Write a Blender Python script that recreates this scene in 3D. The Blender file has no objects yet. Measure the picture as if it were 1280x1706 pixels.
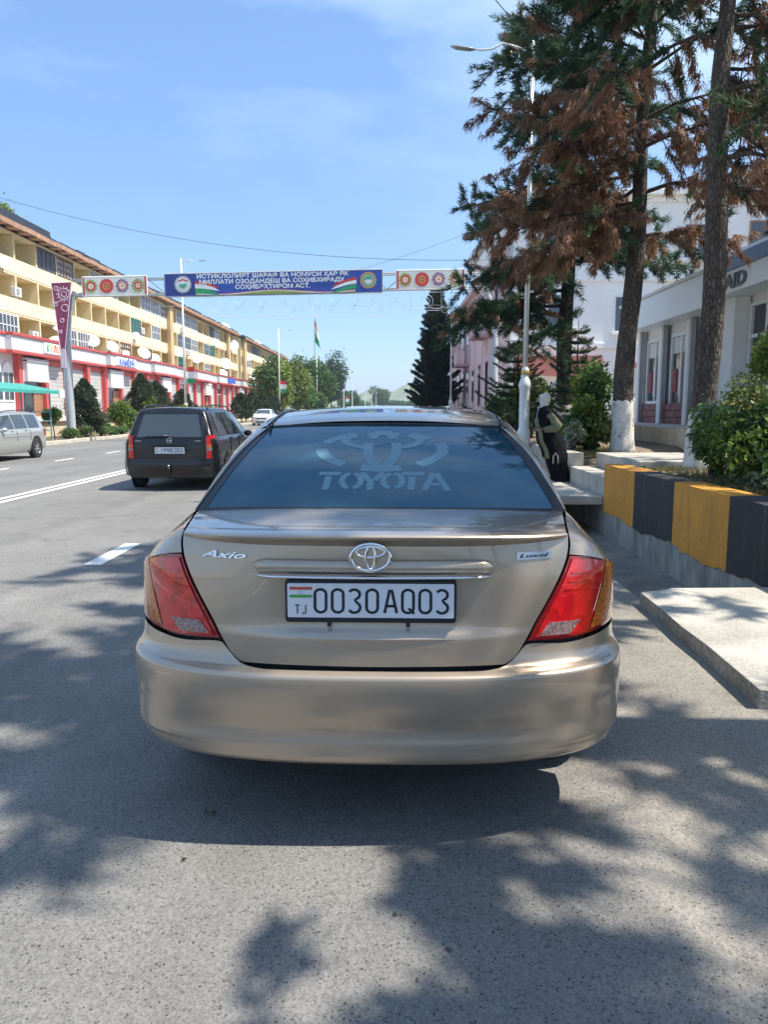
import bpy, math, random
import numpy as np
from mathutils import Vector, Matrix
from math import sin, cos, pi, radians, sqrt, tan, atan2

random.seed(7)
rng = np.random.default_rng(11)
SC = bpy.context.scene
COL = SC.collection

# ------------------------------------------------------------------ camera
cam_d = bpy.data.cameras.new('camera')
cam = bpy.data.objects.new('camera', cam_d)
COL.objects.link(cam)
cam.location = (0, 0, 1.45)
cam.rotation_euler = (radians(90 - 7.61), 0, radians(0.4476))
cam_d.sensor_fit = 'VERTICAL'
cam_d.sensor_height = 36
cam_d.lens = 27.01
cam_d.clip_start = 0.05
cam_d.clip_end = 6000
SC.camera = cam

# ------------------------------------------------------------------ sky and sun
SUN = Vector((0.992 * cos(radians(59)), -0.125 * cos(radians(59)), sin(radians(59)))).normalized()
SUN_EL = math.asin(SUN.z)
SUN_ROT = atan2(SUN.x, SUN.y)
W = bpy.data.worlds.new('World')
SC.world = W
W.use_nodes = True
nt = W.node_tree
nt.nodes.clear()
wo = nt.nodes.new('ShaderNodeOutputWorld')
bg = nt.nodes.new('ShaderNodeBackground')
sky = nt.nodes.new('ShaderNodeTexSky')
sky.sky_type = 'NISHITA'
sky.sun_disc = False
sky.sun_elevation = SUN_EL
sky.sun_rotation = SUN_ROT
sky.altitude = 800
sky.air_density = 1.0
sky.dust_density = 0.6
sky.ozone_density = 1.6
tc = nt.nodes.new('ShaderNodeTexCoord')
mp = nt.nodes.new('ShaderNodeMapping')
mp.inputs['Scale'].default_value = (1.3, 1.0, 3.6)
mp.inputs['Rotation'].default_value = (0.25, 0.35, 0.6)
nz = nt.nodes.new('ShaderNodeTexNoise')
nz.inputs['Scale'].default_value = 1.15
nz.inputs['Detail'].default_value = 7
nz.inputs['Roughness'].default_value = 0.55
nz.inputs['Distortion'].default_value = 0.35
rp = nt.nodes.new('ShaderNodeValToRGB')
rp.color_ramp.elements[0].position = 0.43
rp.color_ramp.elements[0].color = (0, 0, 0, 1)
rp.color_ramp.elements[1].position = 0.72
rp.color_ramp.elements[1].color = (0.75, 0.75, 0.75, 1)
sep = nt.nodes.new('ShaderNodeSeparateXYZ')
mr = nt.nodes.new('ShaderNodeMapRange')          # thin high cloud, none down at the horizon
mr.inputs['From Min'].default_value = 0.12
mr.inputs['From Max'].default_value = 0.45
mu = nt.nodes.new('ShaderNodeMath'); mu.operation = 'MULTIPLY'
mx = nt.nodes.new('ShaderNodeMix'); mx.data_type = 'RGBA'
mx.inputs[7].default_value = (5.6, 6.9, 8.3, 1)
hs = nt.nodes.new('ShaderNodeHueSaturation')
hs.inputs['Saturation'].default_value = 1.12
L = nt.links.new
L(tc.outputs['Generated'], mp.inputs['Vector'])
L(mp.outputs['Vector'], nz.inputs['Vector'])
L(nz.outputs['Fac'], rp.inputs['Fac'])
L(tc.outputs['Generated'], sep.inputs[0])
L(sep.outputs['Z'], mr.inputs['Value'])
L(rp.outputs['Color'], mu.inputs[0])
L(mr.outputs['Result'], mu.inputs[1])
L(sky.outputs['Color'], hs.inputs['Color'])
hz = nt.nodes.new('ShaderNodeMix'); hz.data_type = 'RGBA'      # milky air over the whole sky
hz.inputs[0].default_value = 0.38
hz.inputs[7].default_value = (2.0, 3.9, 7.4, 1)
L(hs.outputs['Color'], hz.inputs[6])
L(hz.outputs[2], mx.inputs[6])
L(mu.outputs[0], mx.inputs[0])
L(mx.outputs[2], bg.inputs['Color'])
bg.inputs['Strength'].default_value = 0.125
L(bg.outputs[0], wo.inputs[0])

sd = bpy.data.lights.new('sun', 'SUN')
sd.energy = 5.0
sd.angle = radians(0.53)
sd.color = (1.0, 0.94, 0.85)
so = bpy.data.objects.new('sun', sd)
COL.objects.link(so)
so.location = (20, 0, 40)
so.rotation_euler = SUN.to_track_quat('Z', 'Y').to_euler()

SC.view_settings.view_transform = 'Standard'
SC.view_settings.look = 'None'
SC.view_settings.gamma = 1
SC.view_settings.exposure = 0.60
SC.cycles.max_bounces = 8
SC.cycles.transparent_max_bounces = 12

# ------------------------------------------------------------------ materials
MATS = {}


def nodes_of(m):
    m.use_nodes = True
    n = m.node_tree
    return n, n.nodes['Principled BSDF']


def mat(name, col, rough=0.6, metal=0.0, var=0.0, vscale=3.0, bump=0.0, bscale=40.0, coat=0.0, spec=0.5,
        var2=0.0, v2scale=25.0, stretch=None):
    """plain surface: base colour, broad and fine colour wear, fine relief"""
    if name in MATS:
        return MATS[name]
    m = bpy.data.materials.new(name)
    n, b = nodes_of(m)
    c = (*col, 1)
    b.inputs['Base Color'].default_value = c
    b.inputs['Roughness'].default_value = rough
    b.inputs['Metallic'].default_value = metal
    b.inputs['Coat Weight'].default_value = coat
    b.inputs['Coat Roughness'].default_value = 0.03
    b.inputs['Specular IOR Level'].default_value = spec
    if var or var2 or bump:
        g = n.nodes.new('ShaderNodeNewGeometry')
        mpn = n.nodes.new('ShaderNodeMapping')
        n.links.new(g.outputs['Position'], mpn.inputs['Vector'])
        if stretch:
            mpn.inputs['Scale'].default_value = stretch
        src = None
        if var or var2:
            t1 = n.nodes.new('ShaderNodeTexNoise')
            t1.inputs['Scale'].default_value = vscale
            t1.inputs['Detail'].default_value = 5
            t2 = n.nodes.new('ShaderNodeTexNoise')
            t2.inputs['Scale'].default_value = v2scale
            t2.inputs['Detail'].default_value = 4
            n.links.new(mpn.outputs[0], t1.inputs['Vector'])
            n.links.new(mpn.outputs[0], t2.inputs['Vector'])
            r1 = n.nodes.new('ShaderNodeMapRange')
            r1.inputs['From Min'].default_value = 0.3
            r1.inputs['From Max'].default_value = 0.7
            r1.inputs['To Min'].default_value = 1 - var
            r1.inputs['To Max'].default_value = 1 + var
            r2 = n.nodes.new('ShaderNodeMapRange')
            r2.inputs['From Min'].default_value = 0.3
            r2.inputs['From Max'].default_value = 0.7
            r2.inputs['To Min'].default_value = 1 - var2
            r2.inputs['To Max'].default_value = 1 + var2
            n.links.new(t1.outputs['Fac'], r1.inputs['Value'])
            n.links.new(t2.outputs['Fac'], r2.inputs['Value'])
            mm = n.nodes.new('ShaderNodeMath'); mm.operation = 'MULTIPLY'
            n.links.new(r1.outputs[0], mm.inputs[0])
            n.links.new(r2.outputs[0], mm.inputs[1])
            vm = n.nodes.new('ShaderNodeVectorMath'); vm.operation = 'SCALE'
            vm.inputs[0].default_value = col
            n.links.new(mm.outputs[0], vm.inputs['Scale'])
            n.links.new(vm.outputs[0], b.inputs['Base Color'])
        if bump:
            t3 = n.nodes.new('ShaderNodeTexNoise')
            t3.inputs['Scale'].default_value = bscale
            t3.inputs['Detail'].default_value = 6
            n.links.new(mpn.outputs[0], t3.inputs['Vector'])
            bp = n.nodes.new('ShaderNodeBump')
            bp.inputs['Strength'].default_value = bump
            bp.inputs['Distance'].default_value = 0.02
            n.links.new(t3.outputs['Fac'], bp.inputs['Height'])
            n.links.new(bp.outputs[0], b.inputs['Normal'])
    MATS[name] = m
    return m


def foliage_mat(name, trans=0.25, rough=0.55):
    m = bpy.data.materials.new(name)
    n, b = nodes_of(m)
    a = n.nodes.new('ShaderNodeAttribute')
    a.attribute_name = 'Col'
    b.inputs['Roughness'].default_value = rough
    b.inputs['Specular IOR Level'].default_value = 0.3
    n.links.new(a.outputs['Color'], b.inputs['Base Color'])
    t = n.nodes.new('ShaderNodeBsdfTranslucent')
    n.links.new(a.outputs['Color'], t.inputs['Color'])
    ms = n.nodes.new('ShaderNodeMixShader')
    ms.inputs[0].default_value = trans
    n.links.new(b.outputs[0], ms.inputs[1])
    n.links.new(t.outputs[0], ms.inputs[2])
    n.links.new(ms.outputs[0], n.nodes['Material Output'].inputs['Surface'])
    MATS[name] = m
    return m


def asphalt_mat():
    m = bpy.data.materials.new('asphalt')
    n, b = nodes_of(m)
    g = n.nodes.new('ShaderNodeNewGeometry')
    b.inputs['Roughness'].default_value = 0.85
    b.inputs['Specular IOR Level'].default_value = 0.3

    def noise(scale, detail=4, rough=0.5):
        t = n.nodes.new('ShaderNodeTexNoise')
        t.inputs['Scale'].default_value = scale
        t.inputs['Detail'].default_value = detail
        t.inputs['Roughness'].default_value = rough
        n.links.new(g.outputs['Position'], t.inputs['Vector'])
        return t.outputs['Fac']

    def rng_(src, a, b_, c, d):
        r = n.nodes.new('ShaderNodeMapRange')
        r.inputs['From Min'].default_value = a
        r.inputs['From Max'].default_value = b_
        r.inputs['To Min'].default_value = c
        r.inputs['To Max'].default_value = d
        n.links.new(src, r.inputs['Value'])
        return r.outputs[0]

    def mul(a, c):
        t = n.nodes.new('ShaderNodeMath'); t.operation = 'MULTIPLY'
        n.links.new(a, t.inputs[0]); n.links.new(c, t.inputs[1])
        return t.outputs[0]

    def vor(scale, feature='F1', rnd=1.0):
        v = n.nodes.new('ShaderNodeTexVoronoi')
        v.inputs['Scale'].default_value = scale
        v.inputs['Randomness'].default_value = rnd
        # stones of uneven outline
        nz_ = n.nodes.new('ShaderNodeTexNoise'); nz_.inputs['Scale'].default_value = scale * 1.3
        n.links.new(g.outputs['Position'], nz_.inputs['Vector'])
        ad = n.nodes.new('ShaderNodeVectorMath'); ad.operation = 'MULTIPLY_ADD'
        ad.inputs[1].default_value = (0.012, 0.012, 0.0)
        n.links.new(nz_.outputs['Color'], ad.inputs[0])
        n.links.new(g.outputs['Position'], ad.inputs[2])
        n.links.new(ad.outputs[0], v.inputs['Vector'])
        return v
    v1 = vor(105)
    sx = n.nodes.new('ShaderNodeSeparateXYZ')
    n.links.new(v1.outputs['Color'], sx.inputs[0])
    # a share of the stones is dark, the rest pale and worn
    dark = rng_(sx.outputs[0], 0.13, 0.17, 0.34, 1.0)
    inside = rng_(v1.outputs['Distance'], 0.28, 0.42, 0.0, 1.0)
    mxs = n.nodes.new('ShaderNodeMath'); mxs.operation = 'MAXIMUM'
    n.links.new(dark, mxs.inputs[0]); n.links.new(inside, mxs.inputs[1])
    tone = rng_(sx.outputs[1], 0, 1, 0.84, 1.14)
    fine = rng_(noise(330, 3, 0.7), 0.3, 0.7, 0.72, 1.26)
    v2 = vor(260)
    sx2 = n.nodes.new('ShaderNodeSeparateXYZ')
    n.links.new(v2.outputs['Color'], sx2.inputs[0])
    grit = rng_(sx2.outputs[0], 0.08, 0.30, 0.62, 1.05)
    broad = rng_(noise(0.45, 5, 0.6), 0.3, 0.7, 0.86, 1.12)
    mid = rng_(noise(3.0, 6, 0.6), 0.3, 0.7, 0.9, 1.08)
    f = mul(mul(mul(mxs.outputs[0], tone), mul(fine, grit)), mul(broad, mid))
    # oil and tyre stains
    st = rng_(noise(1.7, 3, 0.5), 0.66, 0.74, 1.0, 0.72)
    f = mul(f, st)
    # long wheel tracks along the road
    mpt = n.nodes.new('ShaderNodeMapping'); mpt.inputs['Scale'].default_value = (1.6, 0.05, 1)
    n.links.new(g.outputs['Position'], mpt.inputs['Vector'])
    tt = n.nodes.new('ShaderNodeTexNoise'); tt.inputs['Scale'].default_value = 1.0; tt.inputs['Detail'].default_value = 3
    n.links.new(mpt.outputs[0], tt.inputs['Vector'])
    f = mul(f, rng_(tt.outputs['Fac'], 0.3, 0.7, 0.88, 1.10))
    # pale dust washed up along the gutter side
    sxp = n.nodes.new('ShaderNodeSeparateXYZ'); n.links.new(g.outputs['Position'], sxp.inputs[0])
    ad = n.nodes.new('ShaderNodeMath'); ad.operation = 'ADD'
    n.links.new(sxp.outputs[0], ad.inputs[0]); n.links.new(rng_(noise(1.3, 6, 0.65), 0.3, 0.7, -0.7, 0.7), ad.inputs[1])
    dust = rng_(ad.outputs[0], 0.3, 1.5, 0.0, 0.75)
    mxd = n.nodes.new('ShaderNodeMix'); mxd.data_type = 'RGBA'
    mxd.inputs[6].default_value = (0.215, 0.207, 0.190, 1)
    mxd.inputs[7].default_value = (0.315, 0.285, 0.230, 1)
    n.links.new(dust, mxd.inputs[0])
    vm = n.nodes.new('ShaderNodeVectorMath'); vm.operation = 'SCALE'
    n.links.new(mxd.outputs[2], vm.inputs[0])
    n.links.new(f, vm.inputs['Scale'])
    n.links.new(vm.outputs[0], b.inputs['Base Color'])
    bp = n.nodes.new('ShaderNodeBump')
    bp.inputs['Strength'].default_value = 0.5
    bp.inputs['Distance'].default_value = 0.004
    n.links.new(v1.outputs['Distance'], bp.inputs['Height'])
    n.links.new(bp.outputs[0], b.inputs['Normal'])
    MATS['asphalt'] = m
    return m


def paint_mat(name, col, metal=0.55, rough=0.34, coat=1.0):
    m = bpy.data.materials.new(name)
    n, b = nodes_of(m)
    b.inputs['Base Color'].default_value = (*col, 1)
    b.inputs['Metallic'].default_value = metal
    b.inputs['Roughness'].default_value = rough
    b.inputs['Coat Weight'].default_value = coat
    b.inputs['Coat Roughness'].default_value = 0.025
    # metal flake and a little road dust
    g = n.nodes.new('ShaderNodeNewGeometry')
    t = n.nodes.new('ShaderNodeTexNoise'); t.inputs['Scale'].default_value = 900; t.inputs['Detail'].default_value = 1
    n.links.new(g.outputs['Position'], t.inputs['Vector'])
    t2 = n.nodes.new('ShaderNodeTexNoise'); t2.inputs['Scale'].default_value = 5; t2.inputs['Detail'].default_value = 6
    n.links.new(g.outputs['Position'], t2.inputs['Vector'])
    r = n.nodes.new('ShaderNodeMapRange')
    r.inputs['From Min'].default_value = 0.3; r.inputs['From Max'].default_value = 0.7
    r.inputs['To Min'].default_value = 0.9; r.inputs['To Max'].default_value = 1.1
    n.links.new(t.outputs['Fac'], r.inputs['Value'])
    vm = n.nodes.new('ShaderNodeVectorMath'); vm.operation = 'SCALE'
    vm.inputs[0].default_value = col
    n.links.new(r.outputs[0], vm.inputs['Scale'])
    n.links.new(vm.outputs[0], b.inputs['Base Color'])
    r2 = n.nodes.new('ShaderNodeMapRange')
    r2.inputs['From Min'].default_value = 0.35; r2.inputs['From Max'].default_value = 0.75
    r2.inputs['To Min'].default_value = 0.01; r2.inputs['To Max'].default_value = 0.045
    n.links.new(t2.outputs['Fac'], r2.inputs['Value'])
    n.links.new(r2.outputs[0], b.inputs['Coat Roughness'])
    MATS[name] = m
    return m


def lens_mat(name, col, scale, amt=0.6, rough=0.12):
    """moulded lamp lens: clear coat over a ribbed coloured reflector"""
    m = bpy.data.materials.new(name)
    n, b = nodes_of(m)
    b.inputs['Roughness'].default_value = rough
    b.inputs['Coat Weight'].default_value = 1.0
    b.inputs['Coat Roughness'].default_value = 0.02
    g = n.nodes.new('ShaderNodeTexCoord')
    v = n.nodes.new('ShaderNodeTexVoronoi'); v.inputs['Scale'].default_value = scale
    n.links.new(g.outputs['Object'], v.inputs['Vector'])
    sx = n.nodes.new('ShaderNodeSeparateXYZ')
    n.links.new(v.outputs['Color'], sx.inputs[0])
    r = n.nodes.new('ShaderNodeMapRange')
    r.inputs['To Min'].default_value = 1 - amt
    r.inputs['To Max'].default_value = 1 + amt * 0.6
    n.links.new(sx.outputs[0], r.inputs['Value'])
    vm = n.nodes.new('ShaderNodeVectorMath'); vm.operation = 'SCALE'
    vm.inputs[0].default_value = col
    n.links.new(r.outputs[0], vm.inputs['Scale'])
    n.links.new(vm.outputs[0], b.inputs['Base Color'])
    bp = n.nodes.new('ShaderNodeBump'); bp.inputs['Strength'].default_value = 0.25; bp.inputs['Distance'].default_value = 0.004
    n.links.new(v.outputs['Distance'], bp.inputs['Height'])
    n.links.new(bp.outputs[0], b.inputs['Normal'])
    MATS[name] = m
    return m


def bark_mat(name, col, dark=0.35):
    m = bpy.data.materials.new(name)
    n, b = nodes_of(m)
    b.inputs['Roughness'].default_value = 0.9
    g = n.nodes.new('ShaderNodeNewGeometry')
    mpn = n.nodes.new('ShaderNodeMapping'); mpn.inputs['Scale'].default_value = (1, 1, 0.35)
    n.links.new(g.outputs['Position'], mpn.inputs['Vector'])
    v = n.nodes.new('ShaderNodeTexVoronoi'); v.inputs['Scale'].default_value = 24; v.feature = 'DISTANCE_TO_EDGE'
    n.links.new(mpn.outputs[0], v.inputs['Vector'])
    t = n.nodes.new('ShaderNodeTexNoise'); t.inputs['Scale'].default_value = 14; t.inputs['Detail'].default_value = 6
    n.links.new(mpn.outputs[0], t.inputs['Vector'])
    r = n.nodes.new('ShaderNodeMapRange')
    r.inputs['From Max'].default_value = 0.25; r.inputs['To Min'].default_value = dark; r.inputs['To Max'].default_value = 1
    n.links.new(v.outputs['Distance'], r.inputs['Value'])
    r2 = n.nodes.new('ShaderNodeMapRange')
    r2.inputs['From Min'].default_value = 0.3; r2.inputs['From Max'].default_value = 0.7
    r2.inputs['To Min'].default_value = 0.6; r2.inputs['To Max'].default_value = 1.4
    n.links.new(t.outputs['Fac'], r2.inputs['Value'])
    mm = n.nodes.new('ShaderNodeMath'); mm.operation = 'MULTIPLY'
    n.links.new(r.outputs[0], mm.inputs[0]); n.links.new(r2.outputs[0], mm.inputs[1])
    vm = n.nodes.new('ShaderNodeVectorMath'); vm.operation = 'SCALE'
    vm.inputs[0].default_value = col
    n.links.new(mm.outputs[0], vm.inputs['Scale'])
    n.links.new(vm.outputs[0], b.inputs['Base Color'])
    bp = n.nodes.new('ShaderNodeBump'); bp.inputs['Strength'].default_value = 0.9; bp.inputs['Distance'].default_value = 0.03
    n.links.new(mm.outputs[0], bp.inputs['Height'])
    n.links.new(bp.outputs[0], b.inputs['Normal'])
    MATS[name] = m
    return m


def M(k):
    return MATS[k]


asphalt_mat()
mat('concrete', (0.45, 0.42, 0.355), 0.9, var=0.26, vscale=2.6, var2=0.18, v2scale=40, bump=0.5, bscale=60)
mat('concrete_rough', (0.33, 0.31, 0.265), 0.95, var=0.25, vscale=4, var2=0.25, v2scale=30, bump=1.0, bscale=45)
mat('concrete_streaked', (0.31, 0.30, 0.26), 0.95, var=0.35, vscale=5, var2=0.25, v2scale=22, bump=0.8, bscale=30, stretch=(1, 1, 0.22))
mat('ditch_silt', (0.22, 0.205, 0.175), 0.95, var=0.25, vscale=3, var2=0.2, v2scale=30, bump=0.6, bscale=40)
mat('kerb_stone', (0.52, 0.47, 0.37), 0.9, var=0.15, vscale=2, var2=0.15, v2scale=20, bump=0.4)
mat('paving', (0.55, 0.52, 0.46), 0.9, var=0.12, vscale=0.6, var2=0.12, v2scale=9, bump=0.3)
mat('soil', (0.20, 0.155, 0.10), 0.95, var=0.3, vscale=2, var2=0.35, v2scale=25, bump=1.0, bscale=20)
mat('wild_grass_ground', (0.16, 0.19, 0.075), 0.95, var=0.3, vscale=0.05, var2=0.2, v2scale=2)
mat('road_paint', (0.78, 0.76, 0.70), 0.8, var=0.1, vscale=4, var2=0.22, v2scale=60)
mat('cream_wall', (0.78, 0.645, 0.375), 0.9, var=0.10, vscale=0.4, var2=0.06, v2scale=6)
mat('cream_pale', (0.83, 0.735, 0.48), 0.9, var=0.09, vscale=0.5, var2=0.06, v2scale=6)
mat('tan_wall', (0.56, 0.42, 0.22), 0.9, var=0.1, vscale=0.5)
mat('eave_terracotta', (0.40, 0.235, 0.15), 0.9, var=0.2, vscale=1.5)
mat('roof_dark', (0.035, 0.038, 0.045), 0.5, var=0.2, vscale=1)
mat('shop_grey', (0.60, 0.61, 0.62), 0.6, var=0.05, vscale=0.7)
mat('shop_red', (0.50, 0.085, 0.08), 0.55, var=0.08, vscale=1)
mat('shop_white', (0.78, 0.77, 0.75), 0.6, var=0.05, vscale=1)
mat('shutter_grey', (0.46, 0.45, 0.43), 0.55, var=0.08, vscale=1)
mat('window_dark', (0.035, 0.045, 0.055), 0.08, spec=0.8)
mat('window_sky', (0.05, 0.065, 0.075), 0.06, spec=0.9)
mat('window_white', (0.80, 0.80, 0.78), 0.45)
mat('window_green', (0.05, 0.30, 0.20), 0.5)
mat('wood_brown', (0.30, 0.15, 0.08), 0.6, var=0.2, vscale=3)
mat('panel_charcoal', (0.085, 0.085, 0.09), 0.5, var=0.15, vscale=2)
mat('ac_white', (0.74, 0.73, 0.69), 0.5)
mat('ac_dark', (0.06, 0.06, 0.065), 0.6)
mat('dish_white', (0.78, 0.77, 0.74), 0.5, var=0.05, vscale=3)
mat('steel_grey', (0.42, 0.43, 0.44), 0.45, metal=0.3, var=0.08, vscale=2)
mat('pole_grey', (0.42, 0.43, 0.44), 0.5, var=0.08, vscale=1.5)
mat('pole_white', (0.80, 0.80, 0.77), 0.4, var=0.05, vscale=2)
mat('gold', (0.62, 0.45, 0.12), 0.4, metal=0.4)
mat('wire', (0.03, 0.03, 0.03), 0.6)
mat('lamp_grey', (0.30, 0.33, 0.32), 0.4, metal=0.3)
mat('teal_awning', (0.05, 0.33, 0.27), 0.6, var=0.1, vscale=2)
mat('teal_frame', (0.17, 0.30, 0.31), 0.5)
mat('beige_wall', (0.60, 0.51, 0.35), 0.9, var=0.12, vscale=1)
mat('white_wall', (0.86, 0.845, 0.815), 0.9, var=0.05, vscale=0.5, var2=0.03, v2scale=5)
mat('pink_wall', (0.76, 0.57, 0.56), 0.9, var=0.07, vscale=0.5)
mat('pink_trim', (0.58, 0.36, 0.37), 0.9)
mat('brick_trim', (0.46, 0.17, 0.13), 0.8, var=0.1, vscale=2)
mat('shop_panel', (0.84, 0.87, 0.88), 0.35, var=0.03, vscale=1)
mat('shop_band_blue', (0.20, 0.28, 0.44), 0.4, var=0.1, vscale=1)
mat('plinth_red', (0.21, 0.075, 0.075), 0.6, var=0.25, vscale=3)
mat('sign_letter', (0.10, 0.11, 0.125), 0.4)
mat('flag_red', (0.62, 0.05, 0.05), 0.7)
mat('flag_white', (0.80, 0.80, 0.78), 0.7)
mat('flag_green', (0.03, 0.33, 0.13), 0.7)
mat('flag_gold', (0.75, 0.50, 0.08), 0.6)
mat('banner_blue', (0.030, 0.085, 0.36), 0.5, var=0.15, vscale=0.8)
mat('banner_navy', (0.025, 0.045, 0.20), 0.5, var=0.2, vscale=2)
mat('banner_cream', (0.74, 0.70, 0.62), 0.6)
mat('banner_text', (0.80, 0.80, 0.80), 0.6)
mat('motif_olive', (0.30, 0.36, 0.07), 0.6)
mat('motif_red', (0.60, 0.06, 0.05), 0.6)
mat('motif_purple', (0.20, 0.13, 0.28), 0.6)
mat('motif_orange', (0.75, 0.33, 0.08), 0.6)
mat('motif_green', (0.10, 0.35, 0.24), 0.6)
mat('pennant_wine', (0.33, 0.055, 0.12), 0.7, var=0.1, vscale=3)
mat('pennant_pink', (0.75, 0.55, 0.60), 0.7)
mat('tyre', (0.022, 0.022, 0.023), 0.8, var=0.2, vscale=12)
mat('rim', (0.55, 0.55, 0.56), 0.3, metal=0.8)
mat('under_black', (0.012, 0.012, 0.013), 0.7)
mat('trim_black', (0.016, 0.016, 0.018), 0.35)
mat('chrome', (0.78, 0.78, 0.78), 0.07, metal=1.0)
mat('chrome_soft', (0.45, 0.45, 0.45), 0.2, metal=1.0)
mat('plate_white', (0.72, 0.75, 0.79), 0.35, var=0.04, vscale=10)
mat('plate_black', (0.012, 0.016, 0.022), 0.4)
mat('headlamp', (0.75, 0.77, 0.80), 0.1, metal=0.3)
mat('robe_black', (0.009, 0.009, 0.011), 0.9, spec=0.1)
mat('olive_cloth', (0.165, 0.17, 0.092), 0.85, var=0.12, vscale=12)
mat('scarf_pale', (0.66, 0.62, 0.52), 0.8, var=0.12, vscale=14)
mat('scarf_grey', (0.33, 0.35, 0.37), 0.8)
mat('bag_cream', (0.58, 0.56, 0.45), 0.6)
mat('shoe_dark', (0.02, 0.018, 0.016), 0.5)
mat('dry_leaf', (0.13, 0.095, 0.05), 0.9, var=0.3, vscale=30)
mat('pebble', (0.07, 0.065, 0.055), 0.9, var=0.2, vscale=30)
mat('hill_green', (0.20, 0.24, 0.10), 0.95, var=0.35, vscale=0.012, var2=0.1, v2scale=0.1)
mat('goods_red', (0.40, 0.06, 0.07), 0.7)
mat('goods_white', (0.70, 0.68, 0.66), 0.7)
mat('goods_orange', (0.55, 0.25, 0.10), 0.7)
mat('interior_grey', (0.16, 0.17, 0.18), 0.8)
mat('sign_blue', (0.06, 0.14, 0.50), 0.5)
mat('led_frame', (0.55, 0.60, 0.66), 0.5)
mat('yellow_paint', (0.72, 0.52, 0.05), 0.45, coat=0.6)


def worn_paint(name, col, chip=(0.36, 0.34, 0.29), th=0.64):
    m = mat(name, col, 0.7, var=0.12, vscale=2.5, var2=0.12, v2scale=28, bump=0.5, bscale=35)
    n = m.node_tree
    b = n.nodes['Principled BSDF']
    src = b.inputs['Base Color'].links[0].from_socket
    g = n.nodes.new('ShaderNodeNewGeometry')
    t = n.nodes.new('ShaderNodeTexNoise'); t.inputs['Scale'].default_value = 7; t.inputs['Detail'].default_value = 9; t.inputs['Roughness'].default_value = 0.7
    n.links.new(g.outputs['Position'], t.inputs['Vector'])
    r = n.nodes.new('ShaderNodeMapRange')
    r.inputs['From Min'].default_value = th; r.inputs['From Max'].default_value = th + 0.03
    r.inputs['To Max'].default_value = 0.8
    n.links.new(t.outputs['Fac'], r.inputs['Value'])
    x = n.nodes.new('ShaderNodeMix'); x.data_type = 'RGBA'
    x.inputs[7].default_value = (*chip, 1)
    n.links.new(r.outputs[0], x.inputs[0]); n.links.new(src, x.inputs[6])
    # run-off streaks
    mp2 = n.nodes.new('ShaderNodeMapping'); mp2.inputs['Scale'].default_value = (9, 9, 0.8)
    n.links.new(g.outputs['Position'], mp2.inputs['Vector'])
    t2 = n.nodes.new('ShaderNodeTexNoise'); t2.inputs['Scale'].default_value = 1.6; t2.inputs['Detail'].default_value = 4
    n.links.new(mp2.outputs[0], t2.inputs['Vector'])
    r2 = n.nodes.new('ShaderNodeMapRange')
    r2.inputs['From Min'].default_value = 0.52; r2.inputs['From Max'].default_value = 0.75; r2.inputs['To Max'].default_value = 0.38
    n.links.new(t2.outputs['Fac'], r2.inputs['Value'])
    x2 = n.nodes.new('ShaderNodeMix'); x2.data_type = 'RGBA'
    x2.inputs[7].default_value = (0.13, 0.11, 0.085, 1)
    n.links.new(r2.outputs[0], x2.inputs[0]); n.links.new(x.outputs[2], x2.inputs[6])
    n.links.new(x2.outputs[2], b.inputs['Base Color'])


worn_paint('orange_paint', (0.66, 0.29, 0.035))
worn_paint('black_paint', (0.030, 0.031, 0.033), (0.20, 0.19, 0.17))
worn_paint('whitewash', (0.70, 0.67, 0.60), (0.17, 0.135, 0.10), 0.585)
bark_mat('bark_pine', (0.135, 0.105, 0.080))
bark_mat('bark_dark', (0.075, 0.062, 0.048))
bark_mat('cone', (0.040, 0.028, 0.020))
foliage_mat('needles', 0.30, 0.6)
foliage_mat('leaves', 0.30, 0.45)
paint_mat('paint_champagne', (0.475, 0.385, 0.290), 0.55, 0.36)
paint_mat('paint_black', (0.006, 0.0055, 0.006), 0.0, 0.25, 0.3)
paint_mat('paint_silver', (0.50, 0.51, 0.47), 0.5, 0.36)
paint_mat('paint_white', (0.74, 0.74, 0.73), 0.0, 0.35)
paint_mat('paint_darkblue', (0.05, 0.06, 0.08), 0.3, 0.35)
lens_mat('lens_red', (0.64, 0.012, 0.016), 30, 0.28)
lens_mat('lens_darkred', (0.30, 0.008, 0.012), 40, 0.2)
lens_mat('lens_amber', (0.62, 0.15, 0.015), 190, 0.6)
lens_mat('lens_clear', (0.30, 0.20, 0.19), 170, 0.6)


def skin_mat():
    m = bpy.data.materials.new('skin')
    n, b = nodes_of(m)
    b.inputs['Base Color'].default_value = (0.42, 0.235, 0.155, 1)
    b.inputs['Roughness'].default_value = 0.55
    b.inputs['Subsurface Weight'].default_value = 0.1
    MATS['skin'] = m


skin_mat()


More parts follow.
